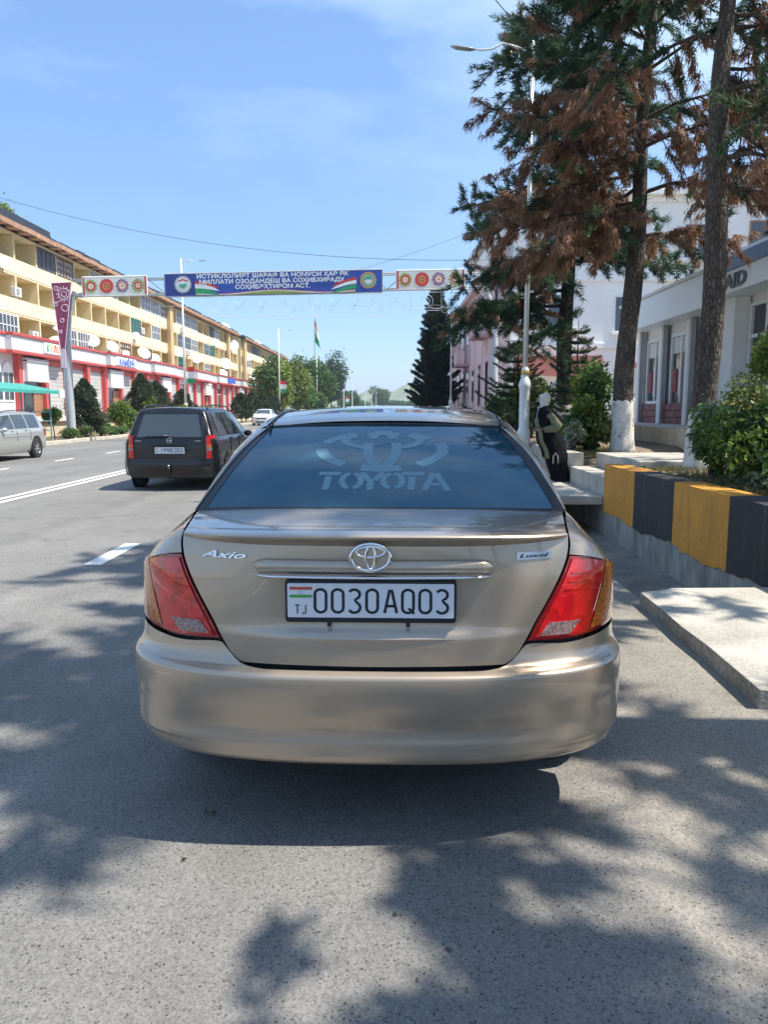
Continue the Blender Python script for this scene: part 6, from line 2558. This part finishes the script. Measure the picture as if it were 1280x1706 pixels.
# right foreground bushes behind the striped wall
leafy('shrub', 'silvery green leafy shrub spilling over the striped wall', 'shrub', (4.0, 8.3, .62), 1, (0, 0, .42), (.62, .75, .50), 4200, .078, SILV + MID + LIME, 31, 5, 18)
leafy('shrub', 'bright white-leaved shrub beside the whitewashed trunk foot', 'shrub', (3.98, 9.45, .62), 1, (0, 0, .50), (.36, .4, .55), 2000, .07, SILV + MID + LIME, 32, 4, 12)
leafy('shrub', 'shrub with yellowish young leaves behind the silvery one', 'shrub', (4.35, 9.2, .62), 1, (0, 0, .68), (.62, .6, .50), 3600, .055, GOLDG + MID, 33, 4, 14)
leafy('shrub', 'reddish green shrub at the right edge of the picture', 'shrub', (4.65, 8.3, .62), 1, (0, 0, .70), (.5, .6, .55), 3200, .055, [[.15, .09, .03], [.10, .13, .04], [.07, .13, .035]], 34, 4, 14)
leafy('small_tree', 'small leafy tree with a thin stem before the shop window', 'tree', (4.72, 9.4, .62), 2, (0, 0, 1.45), (.42, .42, .42), 2300, .065, MID + LIME, 35, 1, 12, trunk_r=.025)
leafy('shrub', 'low leafy shrub beside the striped wall at the right edge', 'shrub', (4.05, 7.2, .60), 1, (0, 0, .30), (.5, .6, .38), 2600, .05, MID + SILV, 36, 4, 12)
leafy('shrub', 'glossy dark green shrub left of the whitewashed leaning pine', 'shrub', (3.92, 15.3, .64), 1, (0, 0, .50), (.55, .5, .55), 2800, .10, MID + LIME, 37, 4, 14)
leafy('shrub', 'tall thin leafy shrub rising between spruce and leaning pine', 'shrub', (4.15, 16.0, .64), 1, (0, 0, 1.15), (.42, .42, .85), 2000, .10, MID + LIME, 38, 3, 14)
leafy('shrub', 'lime green shrub behind the lamp post', 'shrub', (3.75, 21.5, .66), 1, (0, 0, 1.15), (.75, .6, .62), 2400, .10, LIME, 39, 3, 10)
leafy('shrub', 'pale flowering shrub right behind the woman', 'shrub', (3.55, 14.9, .64), 1, (0, 0, .35), (.26, .3, .38), 900, .06, [[.45, .44, .36], [.30, .32, .2], MID[0]], 40, 3, 8)
leafy('hedge_shrub', 'dark hedge mass under the dark pines', 'shrub', (4.3, 23.5, .68), 1, (0, 0, .8), (1.2, 1.0, .95), 3600, .12, DEEP, 41, 4, 14)
leafy('hedge_shrub', 'dark shrub at the foot of the lamp post row, left of it', 'shrub', (3.8, 26.0, .68), 1, (0, 0, .7), (.9, 1.0, .8), 2600, .12, DEEP + MID, 42, 4, 12)


def spruce(label, base, H, R, tiers, seed, col, n_br=7, group='young spruces', droop=.0, blades=8, wid=.010, ln=.075, r0=.04, ragged=0.0):
    rs_ = np.random.RandomState(seed)
    t = thing('spruce_tree', label, 'tree', base, group)
    b = B()
    b.tube([(0, 0, -.1), (0, 0, H * .5), (0, 0, H)], [r0, r0 * .6, .006], 8)
    b.build('trunk', 'bark_dark', t, world=False, smooth=True)
    lb_ = B(); P, D, C = [], [], []
    for i in range(tiers):
        f = i / tiers
        z = lerp(H * .12, H * .97, f)
        for j in range(n_br):
            az = 2 * pi * (j + rs_.uniform(-.3, .3)) / n_br + i * .9
            l = R * (1 - f) ** lerp(.85, .6, min(1, ragged * 2)) * rs_.uniform(.65 - ragged * .4, 1.1 + ragged * .3) + .06
            d = np.array([cos(az), sin(az), 0])
            tip = d * l + np.array([0, 0, z + l * (.30 - droop)])
            mid_ = d * l * .55 + np.array([0, 0, z + l * (.02 - droop)])
            s_ = np.array([0, 0, z])
            lb_.tube([s_, mid_, tip], [.012, .008, .003], 4, cap=False)
            m = max(4, int(l / .035))
            side = np.array([-d[1], d[0], 0])
            for e in range(m):
                g = .12 + .88 * (e + .5) / m
                p = s_ + (mid_ - s_) * min(1, g / .55) if g < .55 else mid_ + (tip - mid_) * (g - .55) / .45
                w_ = l * .30 * (1 - g) + .02
                for q in (-1, 1):
                    P.append(p + side * q * w_ * rs_.uniform(.1, 1) + np.array([0, 0, .01]))
                    D.append(d * .7 + side * q * .7 + np.array([0, 0, .12]))
                    C.append(col[rs_.randint(len(col))])
    lb_.build('limbs', 'bark_dark', t, world=False, smooth=True)['kind'] = 'stuff'
    V, CC = needle_geo(np.array(P), np.array(D), ln, blades, .35, wid, np.array(C))
    fast_mesh('crown', V, 3, 'needles', CC, t, world=False)
    return t


SPR = [[.040, .075, .035], [.055, .09, .04], [.035, .065, .03]]
spruce('young open-branched spruce between the woman and the leaning pine', (4.12, 17.2, .64), 2.75, 1.15, 11, 51, SPR, n_br=6, ragged=.7, blades=7)
spruce('young spruce partly hidden behind the lamp post', (3.05, 18.6, .64), 2.6, 1.1, 11, 52, SPR + [[.09, .12, .04]], n_br=6, ragged=.7, blades=7)
spruce('small spruce low beside the road left of the lamp post', (2.75 + .75, 22.0, .66), 2.0, 1.0, 9, 53, SPR, n_br=6, ragged=.7)
spruce('tall dark conifer standing over the road end on the right', (3.62, 62.0, .6), 10.6, 1.75, 34, 54, [[.030, .060, .034], [.042, .075, .038], [.055, .085, .045]], n_br=11, blades=7, wid=.03, ln=.28, group='far conifers', r0=.22, droop=.05, ragged=.9)

# left verge
def cone_bush(label, base, H, R, seed, cols=DUSK, n=13000, size=.125):
    global rng
    rng = np.random.default_rng(seed)
    r = np.random.RandomState(seed)
    t = thing('clipped_cypress', label, 'shrub', base, 'dark clipped shrubs on the left verge')
    B().tube([(0, 0, -.1), (0, 0, H * .3), (0, 0, H * .9)], [.06, .05, .01], 8).build('stem', 'bark_dark', t, world=False, smooth=True)
    z = rng.uniform(.16, 1, n) ** 1.0
    rad = R * np.interp(z, [.12, .2, .35, .6, .85, 1], [.35, .8, 1, .85, .5, .08])
    a = rng.uniform(0, 2 * pi, n)
    bump = 1 + .20 * np.sin(a * 3 + z * 9 + seed) + .15 * np.sin(a * 5 - z * 14 + seed * 2) + .12 * np.sin(a * 2 + z * 23)
    q = rng.uniform(.5, 1, n) ** .5 * rad * bump * np.where(rng.uniform(0, 1, n) < .05, 1.22, 1.0)
    P = np.stack([q * np.cos(a), q * np.sin(a), z * H], 1)
    C = np.array(cols)[r.randint(len(cols), size=n)]
    V, K = leaf_geo(P, size, C, aspect=.5)
    fast_mesh('crown', V, 4, 'leaves', K, t, world=False)
    return t


V0 = .12
cone_bush('dark clipped conical shrub right of the grey gantry pole', (-14.75, 37.3, V0), 2.75, .72, 61)
cone_bush('tall dark shrub behind the lime bushes, left of the black estate', (-14.9, 46.3, V0), 3.4, .85, 62)
cone_bush('second tall dark shrub behind the lime bushes', (-15.1, 50.0, V0), 3.1, .95, 63)
cone_bush('rounded dark shrub above the black estate roof', (-15.0, 55.8, V0), 2.7, .9, 64)
for i, (y, lb_) in enumerate([(78, 'first of the far dark rounded shrubs before the white car'), (84, 'second of the far dark rounded shrubs'), (91, 'third of the far dark rounded shrubs'), (99, 'last of the far dark rounded shrubs')]):
    cone_bush(lb_, (-15.0, y, V0), 2.9 + .2 * (i % 2), 1.25, 65 + i, [[.03, .05, .025], [.04, .06, .03]], 6000, .17)
leafy('verge_bush', 'small round-headed lime shrub left of the grey pole', 'shrub', (-14.9, 34.2, V0), 1, (0, 0, 1.08), (.48, .48, .46), 1500, .10, LIME + MID, 71, 1, 10, 'bushes on the left verge', .03)
leafy('verge_bush', 'big lime green bush right of the dark clipped shrub', 'shrub', (-14.8, 42.3, V0), 1, (0, 0, 1.25), (.85, .8, .95), 3200, .12, LIME + LIME + MID, 72, 4, 14, 'bushes on the left verge')
leafy('verge_bush', 'yellow-green bush between the tall dark shrubs', 'shrub', (-14.5, 46.0, V0), 1, (0, 0, 1.5), (.75, .7, .8), 2600, .12, LIME, 73, 4, 12, 'bushes on the left verge')
leafy('verge_bush', 'low lime bush showing over the black estate roof', 'shrub', (-14.6, 53.0, V0), 1, (0, 0, 1.15), (1.2, .8, .55), 2400, .13, LIME, 74, 4, 12, 'bushes on the left verge')
leafy('verge_bush', 'dusty grey-green bush between pole and lime bush', 'shrub', (-14.9, 39.6, V0), 1, (0, 0, .75), (.45, .5, .6), 1300, .09, [[.13, .15, .09], [.10, .12, .07]], 75, 3, 10, 'bushes on the left verge')
leafy('verge_bush', 'lime bush farther along beside the first lamp post', 'shrub', (-14.7, 62.0, V0), 1, (0, 0, 1.0), (1.3, .9, .6), 2200, .15, LIME, 76, 4, 12, 'bushes on the left verge')
RO = ['low rose bush at the foot of the grey pole, left', 'low rose bush right of the grey pole', 'low rose bush under the clipped shrub', 'low rose bush by the dusty bush', 'low rose bush under the lime bush', 'last low rose bush before the black estate']
for i, (y, h) in enumerate([(34.9, .55), (36.3, .6), (38.2, .5), (39.6, .6), (41.2, .55), (43.4, .6)]):
    leafy('rose_bush', RO[i], 'shrub', (-14.38, y, V0), .5, (0, 0, h * .55), (.55, .75, h * .55), 800, .09, MID + [[.12, .15, .07]] + ([[.35, .10, .12]] if i % 2 else []), 81 + i, 3, 8, 'low bushes along the left kerb')
# trees down the left side
FT = [(-16.5, 112, 8.0, 3.0, LIME + MID, 'light green tree at the end of the shop row'), (-15.8, 124, 9.4, 3.4, MID + LIME, 'broad light green tree right of the second lamp post'),
      (-16.5, 146, 10.2, 3.6, MID, 'mid green tree behind the third lamp post'), (-15.5, 168, 11.5, 3.8, MID + DEEP, 'darker green tree right of the third lamp post'),
      (-14.8, 200, 14.5, 4.8, DEEP + DUSK, 'tall dark round-topped tree at the right end of the left tree row'), (-14.6, 150, 5.0, 2.4, MID, 'low tree in front of the left tree row'),
      (-15.2, 300, 9.0, 4.5, MID, 'small far tree left of the distant poles')]
for i, (x, y, h, r_, cl_, lb_) in enumerate(FT):
    leafy('street_tree', lb_, 'tree', (x, y, .1), h, (0, 0, h * .58), (r_, r_, h * .46), 6500, .36 + y * .0009, cl_, 91 + i, 1, 22, 'trees down the left side', .22, .7)
leafy('street_tree', 'lone rounded tree at the far end of the road', 'tree', (-6.0, 470, 0), 14, (0, 0, 9), (8, 8, 6.5), 3000, .9, MID, 99, 1, 14, 'trees at the road end', .4, .8)
leafy('street_tree', 'low far tree beside the lone one at the road end', 'tree', (8.0, 480, 0), 8, (0, 0, 4), (12, 8, 4), 2600, .9, DEEP + MID, 100, 1, 14, 'trees at the road end', .4, .8)
leafy('street_tree', 'far low tree line clump left of the lone far tree', 'tree', (-24.0, 500, 0), 8, (0, 0, 4), (13, 8, 4.5), 2600, .9, MID, 101, 1, 14, 'trees at the road end', .4, .8)
leafy('street_tree', 'far low clump of trees under the dark conifer', 'tree', (14.0, 300, 0), 7, (0, 0, 3.8), (7, 8, 4), 2600, .6, DEEP, 102, 1, 14, 'trees at the road end', .4, .8)
leafy('street_tree', 'tree top showing over the roof at the left edge', 'tree', (-39.5, 80, 1.0), 22, (0, 0, 18.0), (2.9, 2.9, 3.6), 3600, .34, MID + LIME, 103, 1, 18, None, .3, .6)

# dry grass and litter on the bank by the striped wall (nobody could count it)
rng = np.random.default_rng(77)
n = 2600
P = np.stack([rng.uniform(3.50, 4.7, n), rng.uniform(4.5, 16.5, n), np.full(n, .615)], 1)
okk = ~((P[:, 1] > 11.0) & (P[:, 1] < 13.7))
P = P[okk]
C = np.array([[.16, .17, .05], [.22, .18, .09], [.10, .13, .04], [.25, .20, .11]])[rng.integers(0, 4, len(P))]
V, K = needle_geo(P, np.tile([0, 0, 1.0], (len(P), 1)), .075, 7, .55, .005, C)
g = fast_mesh('grass', V, 3, 'needles', K)
tag(g, 'dry grass and weeds on the bank along the striped wall', 'grass', kind='stuff')
# ------------------------------------------------------------------ the woman on the steps
WX, WY_, WZ = 2.72, 13.75, .18
wm = thing('person', 'woman in a long black robe and pale headscarf walking past the lamp post', 'person', (WX, WY_, WZ))


def body_mesh():
    """one continuous figure grown from a joint skeleton; she faces -x and leans forward"""
    V, E, Rd = [], [], []

    def vtx(p, r, parent=None):
        V.append(p); Rd.append(r if hasattr(r, '__len__') else (r, r))
        if parent is not None: E.append((parent, len(V) - 1))
        return len(V) - 1
    pel = vtx((.20, 0, .80), (.13, .15))
    sp1_ = vtx((.12, 0, 1.00), (.11, .13), pel)
    ch = vtx((.05, 0, 1.18), (.10, .15), sp1_)
    nk = vtx((.0, 0, 1.31), .05, ch)
    h0 = vtx((-.03, 0, 1.37), .065, nk)
    h1 = vtx((-.035, 0, 1.43), .085, h0)
    h2 = vtx((-.03, 0, 1.49), .07, h1)
    ns = vtx((-.125, 0, 1.415), .014, h1)
    for sy in (-1, 1):
        s_ = vtx((.05, sy * .17, 1.22), .055, ch)
        el = vtx((.20, sy * .23, .98), .042, s_)
        wr = vtx((-.02, sy * .17, .935), .028, el)
        pm = vtx((-.075, sy * .15, .935), (.030, .016), wr)
        for k, (dy, l, dz) in enumerate([(-.030, .050, .012), (-.012, .062, .006), (.006, .066, 0), (.024, .055, -.006)]):
            f0 = vtx((-.105, sy * .15 + dy * .5, .935 + dy), .0085, pm)
            f1 = vtx((-.105 - l * .55, sy * .15 + dy * .5 - sy * .006, .930 + dy), .008, f0)
            vtx((-.105 - l * .9, sy * .15 + dy * .5 - sy * .022, .920 + dy), .007, f1)
        t0 = vtx((-.06, sy * .135, .965), .010, pm)
        vtx((-.095, sy * .125, .975), .008, t0)
        hip = vtx((.21, sy * .09, .74), .085, pel)
        kn = vtx((.24 - sy * .07, sy * .09, .42), .058, hip)
        an = vtx((.36 - sy * .07, sy * .09, .09), .036, kn)
        he = vtx((.37 - sy * .07, sy * .09, .04), .035, an)
        vtx((.24 - sy * .07, sy * .09, .025), (.038, .024), he)
    me = bpy.data.meshes.new('body')
    me.from_pydata(V, E, [])
    o = bpy.data.objects.new('body', me)
    COL.objects.link(o)
    md = o.modifiers.new('skin', 'SKIN')
    md.use_smooth_shade = True
    if not me.skin_vertices:
        bpy.context.view_layer.objects.active = o
        o.select_set(True)
        bpy.ops.mesh.customdata_skin_add()
        o.select_set(False)
    for i, r in enumerate(Rd):
        me.skin_vertices[0].data[i].radius = r
        me.skin_vertices[0].data[i].use_root = (i == 0)
    o.modifiers.new('subdivision', 'SUBSURF').render_levels = 1
    me.materials.append(M('skin'))
    # bake to a plain mesh
    dg = bpy.context.evaluated_depsgraph_get()
    m2 = bpy.data.meshes.new_from_object(o.evaluated_get(dg))
    o.modifiers.clear()
    o.data = m2
    if not m2.materials: m2.materials.append(M('skin'))
    o.parent = wm
    return o


body_mesh()


def ring_loft(rows, n=40, fold=0.0, name='robe', matn='robe_black', thick=True, nf=11):
    """rows: (z, x_front, x_back, half_y)"""
    b = B()
    vs = []; fs = []
    m = len(rows)
    for i, (z, xf, xb, hy) in enumerate(rows):
        for k in range(n):
            a = 2 * pi * k / n
            w = fold * (1 - i / (m - 1)) * (sin(a * nf + i * .25) + .5 * sin(a * (nf * .6) + 2))
            cx = (xf + xb) / 2; rx = (xb - xf) / 2
            vs.append((cx + rx * (1 + w) * cos(a), hy * (1 + w) * sin(a), z + (.012 * sin(a * 3) if i == 0 else 0)))
    for i in range(m - 1):
        for k in range(n):
            k2 = (k + 1) % n
            fs.append((i * n + k, i * n + k2, (i + 1) * n + k2, (i + 1) * n + k))
    b.add(vs, fs)
    return b.build(name, matn, wm, smooth=True, world=False)


ring_loft([(0.015, .20, .56, .27), (.10, .17, .54, .265), (.25, .11, .50, .25), (.40, .06, .46, .24), (.58, -.01, .41, .235), (.74, -.07, .36, .225), (.88, -.11, .29, .205), (1.0, -.12, .22, .20), (1.12, -.11, .17, .205),
           (1.22, -.08, .14, .19), (1.29, -.05, .10, .13), (1.33, -.04, .06, .07)], fold=.075)
# black cape over the shoulders, pointed at the back
cp_ = ring_loft([(.96, -.165, .20, .255), (1.05, -.17, .30, .275), (1.13, -.15, .33, .265), (1.20, -.125, .24, .235), (1.27, -.09, .15, .175), (1.335, -.055, .08, .095)], fold=.05, name='cape', nf=7)
# olive coat: open front edge strip and sleeves
for sy in (-1, 1):
    b = B()
    b.grid(lambda s, t: (lerp(-.175, .045, t ** 1.3) + .05 * s - .012 * sin(t * 14), sy * lerp(.15, .235, s) * lerp(.85, 1.02, t), lerp(1.10, .40, t) + .02 * s), 5, 18, rim=.006, rimdir=(1, 0, 0))
    b.build('coat_front', 'olive_cloth', wm, smooth=True, world=False)
    b = B()
    b.tube([(.06, sy * .20, 1.17), (.15, sy * .255, 1.06), (.215, sy * .26, .985), (.17, sy * .25, .95), (.08, sy * .235, .935), (-.01, sy * .205, .935)], [.075, .075, .078, .078, .072, .064], 12)
    b.build('sleeve', 'olive_cloth', wm, smooth=True, world=False)
# headscarf hugging the head, with a tail over the chest
sc = B()
n = 28
rows = [(1.20, -.075, .05, .07), (1.26, -.085, .075, .095), (1.32, -.105, .085, .10), (1.37, -.108, .10, .105), (1.42, -.105, .115, .110), (1.47, -.105, .118, .108), (1.515, -.088, .10, .092), (1.545, -.055, .07, .06), (1.556, -.01, .02, .012)]
vs = []; fs = []
for i, (z, xf, xb, hy) in enumerate(rows):
    for k in range(n):
        a = 2 * pi * k / n
        cx = (xf + xb) / 2; rx = (xb - xf) / 2
        w = .045 * sin(a * 7 + i * .9) + .03 * sin(a * 3 - i * .7)
        x = cx + rx * (1 + w) * cos(a)
        # opening for the face
        if cos(a) < -.80 and 2 < i < 6: x += .018
        vs.append((x, hy * (1 + w) * sin(a), z + .012 * cos(a)))
for i in range(len(rows) - 1):
    for k in range(n):
        k2 = (k + 1) % n
        a = 2 * pi * (k + .5) / n
        if 2 <= i <= 5 and cos(a) < -.86: continue
        fs.append((i * n + k, i * n + k2, (i + 1) * n + k2, (i + 1) * n + k))
sc.add(vs, fs)
sc.build('headscarf', 'scarf_pale', wm, smooth=True, world=False)
b = B().grid(lambda s, t: (lerp(-.10, -.165, t) + .03 * s - .01 * sin(s * 8), lerp(-.12, .02, s) - .05 * t, lerp(1.33, 1.05, t) - .06 * s), 6, 8, rim=.006, rimdir=(1, 0, 0))
b.build('scarf_tail', 'scarf_grey', wm, smooth=True, world=False)
b = B().grid(lambda s, t: (lerp(-.125, -.07, abs(2 * s - 1) ** 1.5), lerp(-.075, .075, s), lerp(1.335, 1.40, t)), 10, 4, rim=.004, rimdir=(1, 0, 0))
b.build('face_cover', 'robe_black', wm, smooth=True, world=False)
for sy in (-1, 1):
    B().lathe([(.002, -.009), (.008, -.005), (.009, 0), (.008, .005), (.002, .009)], (-.108, sy * .032, 1.432), 8, 'x').build('eye', 'shoe_dark', wm, smooth=True, world=False)
    sx_ = .30 - sy * .07
    sh_ = B()
    sh_.tube([(sx_ + .10, sy * .09, .03), (sx_ + .04, sy * .09, .045), (sx_ - .06, sy * .09, .035), (sx_ - .13, sy * .09, .022)], [.032, .042, .040, .018], 10)
    sh_.build('shoe', 'shoe_dark', wm, smooth=True, world=False)
bag = thing('tote_bag', 'small black bag with a pale handle hanging from the walking woman\'s arm', 'bag', (WX + .17, WY_ - .34, WZ + .10))
B().grid(lambda s, t: ((s - .5) * lerp(.15, .12, t), .03 * sin(pi * s), lerp(.06, .24, t)), 8, 4).grid(lambda s, t: ((s - .5) * lerp(.15, .12, t), -.03 * sin(pi * s), lerp(.06, .24, t)), 8, 4).build('pouch', 'robe_black', bag, smooth=True, world=False)
for dy in (-.02, .02):
    B().tube([(-.045, dy, .23), (-.04, dy, .36), (-.0, dy, .42), (.035, dy, .36), (.045, dy, .23)], .006, 6).build('handle', 'bag_cream', bag, smooth=True, world=False)

# ------------------------------------------------------------------ litter on the road
def leaf_litter(x, y, s, rz, label):
    b = B()
    r_ = random.Random(int(x * 1000 + y * 77))
    for k in range(5):
        a = rz + r_.uniform(-1, 1)
        ox, oy = r_.uniform(-.5, .5) * s, r_.uniform(-.3, .3) * s
        l = s * r_.uniform(.4, .9); w = l * .3
        d = Vector((cos(a), sin(a), 0)); q = Vector((-sin(a), cos(a), 0))
        p = Vector((x + ox, y + oy, .004))
        b.add([p, p + d * l * .5 + q * w + Vector((0, 0, .008)), p + d * l + Vector((0, 0, .004)), p + d * l * .5 - q * w + Vector((0, 0, .010)), p + d * l * .5 + Vector((0, 0, .002))],
              [(0, 4, 1), (1, 4, 2), (2, 4, 3), (3, 4, 0)])
    o = b.build('dry_leaf', 'dry_leaf')
    return tag(o, label, 'leaf litter', 'litter on the asphalt')


def clod(x, y, r, label):
    b = B().lathe([(r * .7, 0), (r, r * .05), (r * .75, r * .14), (r * .2, r * .18)], (x, y, .002), 9)
    r_ = random.Random(int(x * 999 + y * 55))
    b.v = [(p[0] + r_.uniform(-.3, .3) * r, p[1] + r_.uniform(-.3, .3) * r, p[2]) for p in b.v]
    o = b.build('dirt_clod', 'pebble', smooth=True)
    return tag(o, label, 'dirt', 'litter on the asphalt')


def ground(u, v):
    """where a look from standing height meets the road"""
    a = math.atan((v - 853) / 1280) + radians(7.61)
    y = 1.45 / tan(a)
    d = y * cos(radians(7.61)) + 1.45 * sin(radians(7.61))
    return (u - 650 + 0) / 1280 * d, y


for (x, y), s, lb_ in ((ground(346, 1357), .035, 'small brown dry leaf cluster on the road in the car shadow'), (ground(303, 1438), .016, 'tiny dry leaf left of centre below the car shadow')):
    leaf_litter(x, y, s, .3, lb_)
for (x, y), r, lb_ in ((ground(659, 1524), .0075, 'dark dirt clod on the sunlit road, upper of two'), (ground(748, 1583), .0085, 'dark dirt clod on the road, lower of two')):
    clod(x, y, r, lb_)
# ------------------------------------------------------------------ thin summer haze
hm = bpy.data.materials.new('haze')
hm.use_nodes = True
hn = hm.node_tree
hn.nodes.clear()
ho = hn.nodes.new('ShaderNodeOutputMaterial')
pv = hn.nodes.new('ShaderNodeVolumePrincipled')
pv.inputs['Color'].default_value = (0.80, 0.88, 1.0, 1)
pv.inputs['Density'].default_value = 0.00035
pv.inputs['Anisotropy'].default_value = 0.2
hn.links.new(pv.outputs[0], ho.inputs['Volume'])
MATS['haze'] = hm
hz_o = B().box(-2700, 2700, -1600, 3700, -1.7, 92).build('haze', 'haze', fixn=True)
tag(hz_o, 'thin bluish haze over the whole street', 'haze', kind='stuff')
